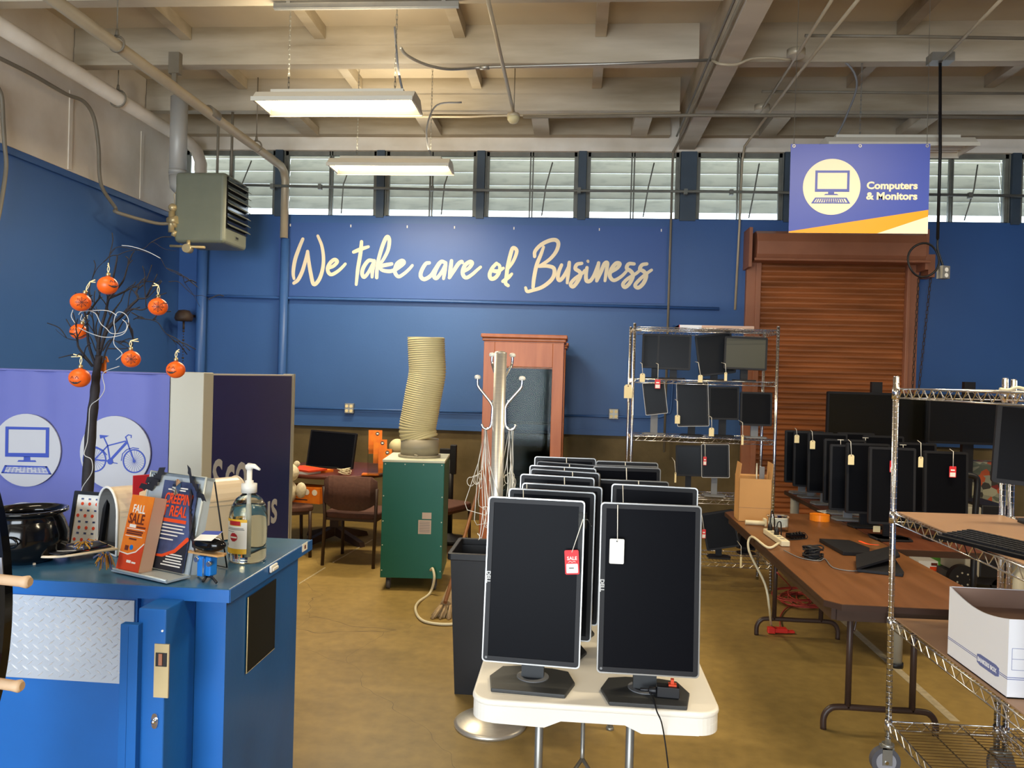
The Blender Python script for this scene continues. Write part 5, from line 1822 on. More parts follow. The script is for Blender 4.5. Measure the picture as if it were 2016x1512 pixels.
for k in range(3):
    MB(tr(0.05 - 0.045 * k, 0.06 * k, 0.06 + 0.085 * k) @ rot(-12, 'X')).box(-0.065, 0.065, 0, 0.012, -0.03, 0.20).build('leaflet', M_flyor, rk)
    mb = MB(tr(0.05 - 0.045 * k, 0.06 * k, 0.06 + 0.085 * k) @ rot(-12, 'X')).prism(disc(0.018, 16, 0.02, 0.165), -0.002, 0)
    mb.mi = 1
    mb.box(0.01, 0.03, -0.003, 0, 0.158, 0.172)
    mb.build('printed_badge', [M_flydark, M_paper], rk)
mb = MB()
for k in range(3):
    mb.box(-0.11, 0.12, 0.06 * k - 0.02, 0.06 * k - 0.017, 0.0, 0.12 + 0.085 * k)
mb.box(-0.113, -0.11, -0.02, 0.16, 0, 0.25).box(0.12, 0.123, -0.02, 0.16, 0, 0.25)
mb.build('clear_tray', M_clear, rk)
c = at(782, 880, Y=7.75)
gl = thing('globe_lamp', 'cream globe lamp half hidden behind the ribbed duct', 'lamp', (c.x, 7.75, 0.74))
MB().sphere((0, 0, c.z - 0.74), 0.085, 20).build('globe', M_conewht, gl)
MB().lathe([(0.06, 0), (0.06, 0.015), (0.012, 0.02), (0.012, c.z - 0.74 - 0.08)], 16).build('stem', M_conewht, gl)
# carton and plush on the left chair
c = at(622, 975, Z=0.48)
cb_ = thing('printed_carton', 'orange carton printed with white circles on the chair by the partition', 'carton', (-2.50, 7.14, 0.476), R(-14))
mb = MB().box(-0.20, 0.18, -0.07, 0.13, 0, 0.15)
mb.mi = 1
for j in range(4):
    mb.prism(disc(0.028, 18, -0.13 + 0.085 * j, 0.105), -0.072, -0.07)
mb.mi = 2
mb.box(-0.15, -0.13, -0.0715, -0.07, 0.02, 0.05).box(-0.12, 0.05, -0.0715, -0.07, 0.028, 0.036)
mb.build('box', [M_flyor, M_paper, M_flydark], cb_)
pl = thing('plush_toy', 'white plush toy peeking out from behind the navy partition', 'toy', (at(566, 970, Y=6.95).x, 6.95, 0.476), R(10))
MB().sphere((0, 0, 0.12), 0.10, 18, (0.9, 0.85, 1.1)).build('body', M_plush, pl)
MB().sphere((0.02, -0.02, 0.30), 0.085, 18).build('head', M_plush, pl)
for sx in (-1, 1):
    MB().sphere((0.02 + sx * 0.06, -0.01, 0.38), 0.03, 10, (1, 0.6, 1)).build('ear', M_plush, pl)
    MB().sphere((sx * 0.13, -0.04, 0.14), 0.05, 12, (1, 0.9, 1.5)).build('arm', M_plush, pl)
# black pedestal stand
c = at(884, 1066, Z=0)
kz = thing('pedestal_stand', 'black round-based pedestal stand behind the teal machine', 'stand', (c.x, c.y, 0))
MB().lathe([(0.001, 0), (0.20, 0), (0.21, 0.02), (0.18, 0.045), (0.05, 0.07), (0.03, 0.09), (0.001, 0.09)], 28).build('base', M_blk, kz)
MB().cyl((0, 0, 0.05), (0, 0, 0.85), 0.03).build('pole', M_blk, kz)
MB().box(-0.12, 0.0, -0.02, 0.02, 0.55, 0.96).box(-0.01, 0.055, -0.03, 0.03, 0.70, 1.0).build('head', M_blk, kz, bevel=0.006)


# --- cherry display cabinets
def cabinet(loc, w, d, h, label):
    t = thing('display_cabinet', label, 'cabinet', loc, 0, 'cherry glass cabinets')
    MB().box(0, 0.03, 0, d, 0, h).box(w - 0.03, w, 0, d, 0, h).box(0.03, w - 0.03, 0, d, 0.0, 0.12).box(0.03, w - 0.03, 0, d, h - 0.06, h).build('carcass', M_redwood, t)
    MB().box(-0.03, w + 0.03, -0.035, d + 0.02, h, h + 0.035).box(-0.018, w + 0.018, -0.02, d + 0.01, h - 0.03, h).build('cornice', M_redwood, t, bevel=0.008)
    dr_ = MB().box(0.0, 0.10, -0.022, 0, 0.10, h - 0.04).box(w - 0.10, w, -0.022, 0, 0.10, h - 0.04).box(0.10, w - 0.10, -0.022, 0, 0.10, 0.22).box(0.10, w - 0.10, -0.022, 0, h - 0.26, h - 0.04).build('door', M_redwood, t, bevel=0.003)
    MB().box(0.10, w - 0.10, -0.013, -0.009, 0.22, h - 0.26).build('pane', M_paneg, dr_)
    MB().box(0.125, 0.14, -0.04, -0.022, 0.62, 0.66).build('handle', M_blk, dr_)
    MB().box(0.03, w - 0.03, d - 0.012, d - 0.006, 0.12, h - 0.06).build('rear_pane', M_paneg, t)
    MB().box(0.03, w - 0.03, 0.02, d - 0.02, 0.62, 0.63).box(0.03, w - 0.03, 0.02, d - 0.02, 1.2, 1.208).build('glass_shelf', M_paneg, t)


cabinet((-0.83, 7.02, 0), 0.73, 0.46, 2.075, 'tall cherry wood display cabinet with a glass door, behind the coat rack')
cabinet((-0.86, 8.50, 0), 0.76, 0.46, 2.075, 'second cherry cabinet by the back wall, only its top corner showing')

# --- coat rack and wire hangers
cr = thing('coat_rack', 'chrome pole coat rack with ball-tipped arms and a steel dome base', 'coat rack', (-0.364, 3.77, 0))
MB().lathe([(0.001, 0.0), (0.178, 0.0), (0.180, 0.012), (0.165, 0.022), (0.09, 0.045), (0.035, 0.058), (0.001, 0.06)], 48).build('base', M_steel, cr)
MB().cyl((0, 0, 0.05), (0, 0, 1.835), 0.031, n=28).sphere((0, 0, 1.835), 0.031, 18, (1, 1, 0.35)).build('pole', M_steel, cr)
for a, z0 in ((180, 1.50), (0, 1.50), (118, 1.615), (62, 1.615)):
    K = rot(a, 'Z')
    pts = [(0.085, 0, z0 - 0.015), (0.075, 0, z0 - 0.035), (0.055, 0, z0 - 0.04), (0.037, 0, z0 - 0.02), (0.033, 0, z0 + 0.04), (0.036, 0, z0 + 0.08), (0.075, 0, z0 + 0.13), (0.104, 0, z0 + 0.165), (0.110, 0, z0 + 0.185), (0.110, 0, z0 + 0.21)]
    o = MB(K).tube(smooth_path(pts, 4), 0.0065, 8).build('arm', M_chrome, cr)
    e = pts[-1]
    MB(K).lathe([(0.001, 0.016), (0.012, 0.013), (0.017, 0.004), (0.014, -0.004), (0.007, -0.006)], 14, e).build('ball_tip', M_wirewhite, o)
HC = cr.location
for side, a in ((0, 180), (1, 0)):
    hx = HC.x + (-0.062 if side == 0 else 0.062)
    for k in range(6):
        t_ = rnd.uniform(-0.5, 0.5)
        yaw__ = rnd.uniform(25, 155)
        hp_ = Vector((hx + rnd.uniform(-0.012, 0.012), HC.y + 0.002 * k, 1.4665))
        drop = rnd.uniform(0.40, 0.50)
        wd = rnd.uniform(0.03, 0.09)
        off = rnd.uniform(-0.06, 0.06) - (0.05 if side == 0 and k % 2 else 0)
        mb = MB()
        loop = [(0, 0, 0), (-wd * 0.35, 0, -drop * 0.35), (off - wd, 0, -drop * 0.95), (off - wd * 0.8, 0, -drop), (off + wd * 0.5, 0, -drop * 0.98), (off + wd * 0.7, 0, -drop * 0.9), (wd * 0.4, 0, -drop * 0.4)]
        mb.tube(loop, 0.0017, 5, closed=True)
        hz = -drop * rnd.uniform(0.48, 0.62)
        hook = [(wd * 0.5, 0, hz + 0.02), (wd * 0.5 + 0.015, 0, hz + 0.02), (wd * 0.5 + 0.03, 0, hz + 0.01)] + [(wd * 0.5 + 0.035 + 0.022 * math.sin(b), 0, hz - 0.012 + 0.022 * math.cos(b)) for b in [0.2 + 0.5 * j for j in range(9)]]
        mb.tube(smooth_path(hook, 3), 0.0017, 5)
        o = mb.build('wire_hanger', M_wirewhite)
        o.location = hp_
        o.rotation_euler = (0, R(rnd.uniform(-4, 4)), R(yaw__ if side else 180 - yaw__))
        tag(o, 'white wire hanger dangling sideways from the %s arm of the coat rack' % ('left' if side == 0 else 'right'), 'hanger', 'wire hangers on the %s arm of the coat rack' % ('left' if side == 0 else 'right'))
a = at(951, 998, Y=3.80)
mb = MB()
for pts in ([(952, 998), (950, 1010), (947, 1040), (944, 1058)], [(960, 998), (958, 1010), (953, 1035), (948, 1060)]):
    mb.tube(smooth_path([at(x, y, Y=3.74) for x, y in pts], 3), 0.0018, 5)
mb.tube([at(940, 1050, Y=3.74), at(945, 1056, Y=3.74), at(942, 1063, Y=3.74), at(946, 1058, Y=3.74)], 0.0025, 5)
mb.tube([at(952, 998, Y=3.74), at(960, 998, Y=3.74)], 0.0018, 5)
mb.tube([at(956, 998, Y=3.74), (HC.x - 0.062, 3.755, 1.46)], 0.0012, 5)
tag(mb.build('string_loop', M_string), 'white strings dangling below the wire hangers', 'string')

# --- bin and broom
bi = thing('trash_bin', 'tall black square waste bin beside the coat rack', 'bin', (-0.44, 4.26, 0))
mb = MB()
b0, b1, hb_ = 0.155, 0.192, 0.765
vs = []
for (r_, z) in ((b0, 0), (b1, hb_), (b1 - 0.006, hb_), (b0 - 0.006, 0.012)):
    vs += [(-r_, -r_, z), (r_, -r_, z), (r_, r_, z), (-r_, r_, z)]
fs = [(3, 2, 1, 0), (12, 13, 14, 15)]
for k in range(3):
    for j in range(4):
        fs.append((4 * k + j, 4 * k + (j + 1) % 4, 4 * k + 4 + (j + 1) % 4, 4 * k + 4 + j))
mb.add(vs, fs)
mb.build('body', M_blk, bi)
MB().ring(rrect(0.415, 0.415, 0.02, 3), rrect(0.366, 0.366, 0.012, 3), hb_ - 0.03, hb_ + 0.006, 'z').build('rim', M_blk, bi, bevel=0.004)
b0 = at(876, 1200, Z=0.055)
b1 = at(953, 925, Y=6.93)
br = thing('push_broom', 'wood-handled broom leaning toward the cherry cabinet', 'broom', (b0.x, b0.y, 0))
ib = br.matrix_basis.inverted()
MB(ib).tube([b0 + Vector((0, 0, 0.05)), b1], 0.014, 10).build('handle', M_broomwood, br)
d = (b1 - b0).normalized()
MB(ib).tube([b0 + d * 0.30, b0 + d * 0.2, b0 + d * 0.04], [0.016, 0.03, 0.045], 12).build('head', M_bristle, br)
mb = MB(ib)
for j in range(40):
    u, v = rnd.uniform(-1, 1), rnd.uniform(-1, 1)
    s0 = b0 + d * 0.06 + Vector((u * 0.04, v * 0.05, 0))
    e0 = Vector((b0.x - 0.03 + u * 0.075, b0.y - 0.02 + v * 0.05, 0.004))
    mb.tube([s0, e0], 0.006, 5)
mb.build('bristles', M_bristle, br)

# --- white folding table -------------------------------------------------
wt = thing('folding_table', 'white plastic folding table carrying two columns of monitors', 'table', (0.09, 3.22, 0))
TW, TL = 0.752, 1.83
MB(tr(0, 0, 0)).prism(rrect(TW, TL, 0.07, 8), 0.722, 0.742, 'z').build('tabletop', M_table_white, wt, bevel=0.008, seg=3)
mb = MB()
mb.ring(rrect(TW - 0.006, TL - 0.006, 0.068, 8), rrect(TW - 0.06, TL - 0.06, 0.045, 8), 0.70, 0.724, 'z')
# deeper skirt with a raised middle at each end
for sy in (-1, 1):
    y0 = sy * (TL / 2 - 0.003)
    y1 = sy * (TL / 2 - 0.028)
    sk_ = [(-0.309, 0.70), (-0.309, 0.672), (-0.15, 0.668), (-0.10, 0.690), (0.09, 0.690), (0.14, 0.668), (0.309, 0.672), (0.309, 0.70)]
    mb.prism(sk_, min(y0, y1), max(y0, y1))
for sx in (-1, 1):
    mb.box(min(sx * (TW / 2 - 0.003), sx * (TW / 2 - 0.028)), max(sx * (TW / 2 - 0.003), sx * (TW / 2 - 0.028)), -TL / 2 + 0.07, TL / 2 - 0.07, 0.674, 0.70)
for sx in (-1, 1):
    for sy in (-1, 1):
        cx_, cy_ = sx * (TW / 2 - 0.07), sy * (TL / 2 - 0.07)
        arc = [(cx_ + sx * 0.067 * math.cos(a), cy_ + sy * 0.067 * math.sin(a)) for a in [R(90 * j / 8) for j in range(9)]]
        arc2 = [(cx_ + sx * 0.042 * math.cos(a), cy_ + sy * 0.042 * math.sin(a)) for a in [R(90 * j / 8) for j in range(9)]]
        mb.prism(arc + arc2[::-1], 0.673, 0.702, 'z')
mb.build('skirt', M_table_white, wt)
for sy in (-1, 1):
    yy = sy * 0.58
    for sx in (-1, 1):
        MB().tube([(-0.02 + sx * 0.155, yy, 0.70), (-0.02 + sx * 0.155, yy, 0.012)], 0.0145, 12).cyl((-0.02 + sx * 0.155, yy, 0.0), (-0.02 + sx * 0.155, yy, 0.014), 0.019, n=12).build('leg', M_galv, wt)
    MB().tube([(-0.175, yy, 0.17), (0.135, yy, 0.17)], 0.010, 8).tube([(-0.175, yy, 0.66), (0.135, yy, 0.66)], 0.010, 8).build('crossbar', M_galv, wt)
    MB().tube([(-0.02, yy - sy * 0.33, 0.69), (-0.02, yy - sy * 0.2, 0.36), (-0.02, yy - sy * 0.18, 0.33)], 0.008, 8).tube([(-0.02, yy - sy * 0.18, 0.33), (-0.175, yy, 0.18)], 0.007, 8).tube([(-0.02, yy - sy * 0.18, 0.33), (0.135, yy, 0.18)], 0.007, 8).build('brace', M_galv, wt)

G = 'portrait monitors in two columns on the white table'
LT = [  # left px, right px, top y, depth, yaw
    (955, 1155, 984, 2.50, -4, 'portrait monitor with a red sale tag, front left on the white table'),
    (1003.6, 1168, 967, 2.80, -6, 'portrait monitor second from the front in the left column'),
    (1027.7, 1183, 956, 3.02, -8, 'portrait monitor third from the front in the left column'),
    (1023.7, 1168, 938, 3.25, -9, 'portrait monitor fourth from the front in the left column'),
    (1043, 1178, 928, 3.45, -14, 'portrait monitor fifth from the front in the left column'),
    (1042, 1171.7, 920, 3.63, -9, 'portrait monitor sixth from the front in the left column'),
    (1053.8, 1174, 913, 3.82, -20, 'portrait monitor turned askew, next to last in the left column'),
    (1053.8, 1171.7, 901.5, 3.99, 0, 'portrait monitor at the far end of the left column')]
RT = [(1188, 1379, 995, 2.46, 0, 'portrait monitor with a white tag, front right on the white table'),
      (1208.8, 1368.6, 958, 2.90, -6, 'portrait monitor second from the front in the right column'),
      (1179, 1313.6, 947, 3.46, -1, 'portrait monitor third from the front in the right column'),
      (1171.7, 1298.3, 921, 3.66, 2, 'portrait monitor fourth from the front in the right column'),
      (1172.5, 1297, 918, 3.83, 3, 'portrait monitor next to last in the right column'),
      (1176, 1294, 910, 4.00, 0, 'portrait monitor at the far end of the right column')]
for k, (a, b, y, Y, rz, lb) in enumerate(LT + RT):
    first = k in (0, 8)
    Y *= 0.968
    rr = 2 * 0.535 / 2
    zt = at((a + b) / 2, y, Y=Y).z
    hh = 0.514
    th = surf_mon(lb, a, b, y, y + 10, Y, 0.742, rz, 0, 5 if first else 3, rim=M_blk2, edge=M_rim, screen=M_screen2, bezel=0.017, base=(0.275, 0.20 if first else 0.15), neck=0.072, group=G, bmat=M_base, logo='DELL', size=(0.306, hh))
    if first:
        MB().ring(disc(0.052, 24, 0, 0.058), disc(0.034, 24, 0, 0.058), 0.012, 0.0145, 'z').build('base_ring', M_grey, th)
# tags and strings on the front monitors
price_tag('red SALE tag hanging from the front left monitor', 1148, 1022, 1125, 1083, 1131, 2.40, 'red', sale=True, roll=-4)
tape = at(1149, 1023, Y=2.405)
tag(MB(tr(*tape)).box(-0.016, 0.010, -0.001, 0.0005, -0.028, 0.022).tube(smooth_path([(-0.004, -0.002, 0.002), (0.012, -0.002, 0.001), (0.018, 0.0, -0.008), (0.026, 0.004, -0.02)], 4), 0.0014, 5).build('clear_tape', M_clear), 'strip of clear tape holding the sale tag string', 'tape')
price_tag('blank white tag hanging from the front right monitor', 1216, 994, 1215, 1061, 1110, 2.365, 'white')
for (x, y, Y, lb) in ((1030, 963, 2.775, 'second monitor of the left column'), (1037, 952, 2.995, 'third monitor of the left column'), (1111, 940, 3.22, 'fourth monitor of the left column'),
                      (1127, 929, 3.415, 'fifth monitor of the left column'), (1111, 921, 3.60, 'sixth monitor of the left column'), (1121, 914, 3.79, 'askew monitor of the left column'), (1115, 901, 3.965, 'last monitor of the left column'),
                      (1226, 955, 2.875, 'second monitor of the right column'), (1257, 947, 3.43, 'third monitor of the right column'), (1233, 921, 3.63, 'fourth monitor of the right column'), (1231, 910, 3.97, 'last monitor of the right column')):
    price_tag('white string and tag hanging down the screen of the %s' % lb, x, y, x + 1, y + 190 / Y, y + 320 / Y, Y * 0.968 - 0.010, 'white', group='strung tags in the monitor columns')
# adapter and cable on the right base
c = at(1316, 1359, Z=0.775)
ad = thing('video_adapter', 'small black adapter with an orange plug on the front right monitor base', 'adapter', (c.x, c.y, 0.757), R(-4))
MB().box(-0.035, 0.033, -0.016, 0.02, 0, 0.032).cyl((-0.035, 0, 0.014), (-0.058, 0.004, 0.012), 0.011, n=12).cyl((-0.058, 0.004, 0.012), (-0.085, 0.008, 0.01), 0.006, n=8).build('body', M_blk, ad, bevel=0.002)
MB().box(0.006, 0.016, 0.0, 0.012, 0.032, 0.052).box(0.0, 0.024, -0.004, 0.016, 0.032, 0.037).build('orange_plug', M_flyred, ad)
cp_ = [ad.matrix_basis @ Vector((-0.06, 0.0, 0.012)), at(1286, 1375, Z=0.760), at(1293, 1400, Z=0.748), Vector(at(1301, 1418, Z=0.744)), at(1306, 1440, Y=2.285), at(1312, 1480, Y=2.285), at(1318, 1530, Y=2.30)]
tag(MB().tube(smooth_path(cp_, 5), 0.0022, 6).build('thin_cable', M_blk2), 'thin dark cable trailing over the front edge of the white table', 'cable')


# ================================================================== RIGHT
def wire_shelf(mb, sx, sy, z, along='x', step=0.028, lip=0.034, tr_=0.0032, wr=0.0016):
    """open wire shelf sx by sy with its top wires at height z"""
    for zz in (z, z - lip):
        mb.tube([(0, 0, zz), (sx, 0, zz), (sx, sy, zz), (0, sy, zz)], tr_, 5, closed=True)
    for (ax, ay, bx_, by_) in ((0, 0, sx, 0), (sx, 0, sx, sy), (sx, sy, 0, sy), (0, sy, 0, 0)):
        L = math.hypot(bx_ - ax, by_ - ay)
        n = max(4, int(L / 0.034))
        pts = []
        for k in range(n + 1):
            t = k / n
            pts.append((ax + (bx_ - ax) * t, ay + (by_ - ay) * t, z - (lip if k % 2 else 0)))
        mb.tube(pts, wr * 1.25, 4)
    if along == 'x':       # cross wires run along y
        n = int(sx / step)
        for k in range(1, n):
            mb.tube([(sx * k / n, 0, z), (sx * k / n, sy, z)], wr, 4, cap=False)
        for q_ in (0.33, 0.66):
            mb.tube([(0, sy * q_, z - 0.005), (sx, sy * q_, z - 0.005)], tr_, 5)
    else:
        n = int(sy / step)
        for k in range(1, n):
            mb.tube([(0, sy * k / n, z), (sx, sy * k / n, z)], wr, 4, cap=False)
        for q_ in (0.33, 0.66):
            mb.tube([(sx * q_, 0, z - 0.005), (sx * q_, sy, z - 0.005)], tr_, 5)
    return mb


def post(t, x, y, z0, z1, name='post', r=0.0125):
    mb = MB().cyl((x, y, z0), (x, y, z1), r, n=14)
    z = z0 + 0.03
    while z < z1 - 0.02:
        mb.tube([(x, y, z - 0.0012), (x, y, z + 0.0012)], r + 0.0009, 14)
        z += 0.0254
    mb.cyl((x, y, z1), (x, y, z1 + 0.006), r * 0.9, n=12)
    return mb.build(name, M_chrome, t)


# --- far wire rack with monitors
FZ = (2.165, 1.735, 1.255, 0.752, 0.235)
fx0, fx1, fy0, fy1 = 0.49, 1.655, 6.46, 6.91
wr_ = thing('wire_shelving', 'five-tier chrome wire shelving unit of monitors left of the roller door', 'shelving unit', (fx0, fy0, 0))
for z in FZ:
    wire_shelf(MB(), fx1 - fx0, fy1 - fy0, z, 'x').build('wire_shelf', M_chrome, wr_)
for (x, y) in ((0, 0), (fx1 - fx0, 0), (0, fy1 - fy0), (fx1 - fx0, fy1 - fy0)):
    post(wr_, x, y, 0.0, 2.19)
mb = MB().box(0.87, 1.49, 6.60, 6.90, 2.168, 2.200)
mb.mi = 1
mb.box(0.87, 0.876, 6.597, 6.90, 2.168, 2.200)
mb.mi = 2
mb.box(1.06, 1.492, 6.598, 6.6, 2.169, 2.199)
tag(mb.build('flat_carton', [M_boxwhite, M_redlabel, M_palebox]), 'flat white carton on top of the far wire shelving', 'carton')

GF = 'used monitors on the far wire shelving'
Q = 5.93


def fz(x, y):
    return 1220 + x / Q, 620 + y / Q


FM = [  # x0, x1, y0, y1 (view patch), Y, shelf, yaw, roll, label
    (262, 560, 218, 620, 6.80, FZ[1], -12, 0, 'black monitor behind another at the left of the top wire shelf'),
    (440, 830, 225, 640, 6.62, FZ[1], -6, 1, 'square black monitor second from left on the top wire shelf'),
    (905, 1330, 215, 700, 6.74, FZ[1], -4, -8, 'black monitor slumped askew on the top wire shelf'),
    (1222, 1722, 255, 640, 6.60, FZ[1], -3, 1, 'wide olive-tinted monitor at the right of the top wire shelf'),
    (285, 540, 785, 1160, 6.66, FZ[2], -4, -8, 'tilted portrait monitor at the left of the second wire shelf'),
    (670, 1035, 785, 1300, 6.66, FZ[2], -5, -3, 'tall portrait monitor second from left on the second wire shelf'),
    (1040, 1395, 835, 1225, 6.68, FZ[2], -3, -1, 'square black monitor third from left on the second wire shelf'),
    (1410, 1780, 900, 1295, 6.64, FZ[2], -2, 0, 'square dark monitor at the right end of the second wire shelf')]
for k, (a, b, y0, y1, Y, sz, rz, rl, lb) in enumerate(FM):
    p0_, p1_ = fz(a, y0), fz(b, y1)
    surf_mon(lb, p0_[0], p1_[0], p0_[1], p1_[1], Y, sz + 0.004, rz, rl, 3, screen=pm('olive_reflecting_screen', '#3A3A2C', 0.35) if k == 3 else M_screen, base=(0.20, 0.15), neck=0.06, group=GF, bmat=M_grey if k in (4, 7) else None, edge=M_silver if k in (4, 5) else None)


def gz(x, y):
    return 1220 + x / 5.6, 850 + y / 5.6


for k, (a, b, y0, y1, Y, sz, rz, rl, lb) in enumerate((
        (620, 900, 150, 490, 6.74, FZ[3], -10, -2, 'black monitor at the left of the third wire shelf'),
        (905, 1205, 140, 505, 6.62, FZ[3], -6, -2, 'silver-edged monitor with a red tag on the third wire shelf'),
        (925, 1290, 880, 1290, 6.60, FZ[4], -4, -12, 'big monitor lying tilted on the lowest wire shelf'),
        (1310, 1520, 1040, 1300, 6.80, FZ[4], 10, 8, 'dark monitor slumped beside the big one on the lowest wire shelf'))):
    p0_, p1_ = gz(a, y0), gz(b, y1)
    surf_mon(lb, p0_[0], p1_[0], p0_[1], p1_[1], Y, sz + 0.004, rz, rl, 3, base=(0.2, 0.15) if k < 3 else (0.16, 0.12), neck=0.05, group=GF, bmat=M_grey if k == 1 else None, edge=M_silver if k == 1 else None)
YT_ = 6.435
for (sx, sy, cx, c0_, c1_, col, lb, wid) in (
        (1264, 716, 1265, 735, 752, 'cream', 'cream tag hanging at the far left of the top wire shelf', None),
        (1296, 717, 1295, 747, 765, 'red', 'small red tag hanging below the square monitor of the top wire shelf', None),
        (1375, 714, 1379, 738, 753, 'cream', 'cream tag below the askew monitor of the top wire shelf', None),
        (1428, 716, 1429, 733, 750, 'cream', 'edge-on cream tag beside the olive-tinted monitor', 0.022),
        (1334, 790, 1334, 817, 834, 'cream', 'cream tag on the tall portrait monitor of the second wire shelf', None),
        (1401, 822, 1401, 842, 859, 'cream', 'cream tag at the middle of the second wire shelf', None),
        (1462, 832, 1462, 856, 876, 'cream', 'edge-on cream tag hanging past the second wire shelf at right', 0.018),
        (1240, 745, 1237, 757, 784, 'cream', 'large cream tag tied to the left post of the wire shelving', None),
        (1388, 876, 1388, 899, 916, 'red', 'red tag hanging in front of the silver-edged monitor', 0.026),
        (1328, 908, 1330, 930, 950, 'cream', 'edge-on cream tag left of the silver-edged monitor', 0.014),
        (1381, 1010, 1386, 1042, 1060, 'red', 'red tag on the big tilted monitor of the lowest wire shelf', 0.03),
        (1459, 1075, 1459, 1092, 1118, 'cream', 'edge-on cream tag hanging at the lowest wire shelf', 0.014)):
    price_tag(lb, sx, sy, cx, c0_, c1_, YT_, col, wid, group='tags on the far wire shelving', back=0.17)

# --- brown folding tables ------------------------------------------------
bt1 = thing('laminate_table', 'brown walnut laminate folding table crossing the right side', 'table', (1.17, 3.56, 0))
bw_, bl_ = 0.79, 2.44
ch_ = 0.06
poly_ = [(ch_, 0), (bw_ - ch_, 0), (bw_, ch_), (bw_, bl_ - ch_), (bw_ - ch_, bl_), (ch_, bl_), (0, bl_ - ch_), (0, ch_)]
MB().prism(poly_, 0.722, 0.7405, 'z').build('tabletop', M_lamin, bt1)
MB().prism([(x * 1.0 + (0.003 if x > 0.4 else -0.003), y + (0.003 if y > 1 else -0.003)) for x, y in poly_], 0.712, 0.7385, 'z').build('edge_trim', M_tabletrim, bt1)
MB().box(0.03, 0.05, 0.05, bl_ - 0.05, 0.655, 0.712).box(bw_ - 0.05, bw_ - 0.03, 0.05, bl_ - 0.05, 0.655, 0.712).box(0.05, bw_ - 0.05, 0.035, 0.055, 0.655, 0.712).box(0.05, bw_ - 0.05, bl_ - 0.055, bl_ - 0.035, 0.655, 0.712).build('apron', M_brownmetal, bt1)
for yy in (0.40, 1.82):
    fr_ = MB()
    for x in (0.24, 0.55):
        MB().tube([(x, yy, 0.70), (x, yy, 0.115)], 0.0155, 10).build('leg', M_brownmetal, bt1)
    MB().tube(smooth_path([(0.125, yy, 0.0), (0.126, yy, 0.06), (0.15, yy, 0.10), (0.20, yy, 0.115), (0.395, yy, 0.115), (0.59, yy, 0.115), (0.64, yy, 0.10), (0.664, yy, 0.06), (0.665, yy, 0.0)], 4), 0.0155, 10).build('foot', M_brownmetal, bt1)
    MB().tube([(0.26, yy, 0.50), (0.38, yy + 0.22, 0.69)], 0.006, 6).box(0.22, 0.57, yy - 0.015, yy + 0.015, 0.68, 0.712).build('brace', M_brownmetal, bt1)

dk = thing('laminate_desk', 'second brown table with grey cylinder legs holding the row of black monitors', 'table', (1.975, 4.85, 0))
dw_, dl_ = 0.80, 2.45
MB().box(0, dw_, 0, dl_, 0.712, 0.7405).build('tabletop', pm('reddish_brown_laminate', '#6E3F28', 0.4, col2='#5A301E', scale=3, stretch=(6, 0.7, 1)), dk, bevel=0.003)
MB().box(0.001, dw_ - 0.001, -0.006, 0.006, 0.698, 0.735).box(-0.006, 0.004, 0.0, dl_, 0.705, 0.736).build('edge_trim', M_tabletrim, dk)
for x in (0.05, dw_ - 0.05):
    for y in (0.06, dl_ - 0.15):
        lg = MB().cyl((x, y, 0.03), (x, y, 0.712), 0.038, n=20).build('leg', M_shelfgrey, dk)
        MB().cyl((x, y, 0.0), (x, y, 0.03), 0.045, n=16).build('foot_cap', M_blk, lg)

# items on the first brown table
TZ = 0.7415
cx0 = at(1453, 1026, Z=TZ)
cb1 = thing('cardboard_box', 'open kraft cardboard box with flaps up on the brown table', 'box', (cx0.x, cx0.y, TZ), R(-3))
bwid, bdep, bhei = 0.225, 0.19, 0.305
MB().box(0, bwid, 0, 0.004, 0, bhei).box(0, bwid, bdep - 0.004, bdep, 0, bhei).box(0, 0.004, 0, bdep, 0, bhei).box(bwid - 0.004, bwid, 0, bdep, 0, bhei).box(0, bwid, 0, bdep, 0, 0.004).build('body', M_card, cb1)
MB().box(0.0, bwid, -0.0006, 0, 0.098, 0.1).build('crease', M_cardin, cb1)
MB(tr(0.0, 0, bhei) @ rot(7, 'Y')).box(0, 0.003, 0.0, bdep, 0, 0.105).build('flap', M_card, cb1)
MB(tr(bwid, 0, bhei) @ rot(3, 'Y')).box(-0.003, 0, 0, bdep, 0, 0.11).build('flap', M_card, cb1)
MB(tr(0, bdep, bhei) @ rot(-30, 'X')).box(0, bwid, 0, 0.003, 0, 0.012).build('flap', M_card, cb1)
tag(MB(Matrix.Translation((cx0.x + 0.145, cx0.y + 0.10, TZ + 0.005))).cyl((0, 0, 0), (0, 0.01, 0.40), 0.006, n=10).build('grey_rod', M_galv), 'thin grey rod standing in the cardboard box', 'rod')
tag(MB(Matrix.Translation((cx0.x + 0.185, cx0.y + 0.12, TZ + 0.005))).box(-0.018, 0.018, 0, 0.006, 0, 0.375).build('grey_strip', M_grey), 'flat grey strip standing in the cardboard box', 'strip')
c = at(1489, 1029, Z=TZ + 0.018)
tag(MB(tr(c.x, c.y, TZ + 0.018)).cyl((-0.075, 0.0, 0), (0.055, -0.01, 0), 0.0165, n=18).box(0.05, 0.066, -0.02, 0.03, -0.018, 0.03).build('white_tube', M_cable_w), 'cream tube lying in front of the cardboard box', 'tube')
c = at(1535, 1046, Z=TZ)
tg = thing('tape_dispenser', 'clear plastic tub with white tape rolls on the brown table', 'tape', (c.x, c.y + 0.04, TZ))
MB().ring(disc(0.062, 28), disc(0.040, 28), 0.03, 0.085, 'z').build('tape_roll', M_white, tg)
MB().ring(disc(0.066, 28), disc(0.063, 28), 0.0, 0.09, 'z').build('tub', M_clear, tg)
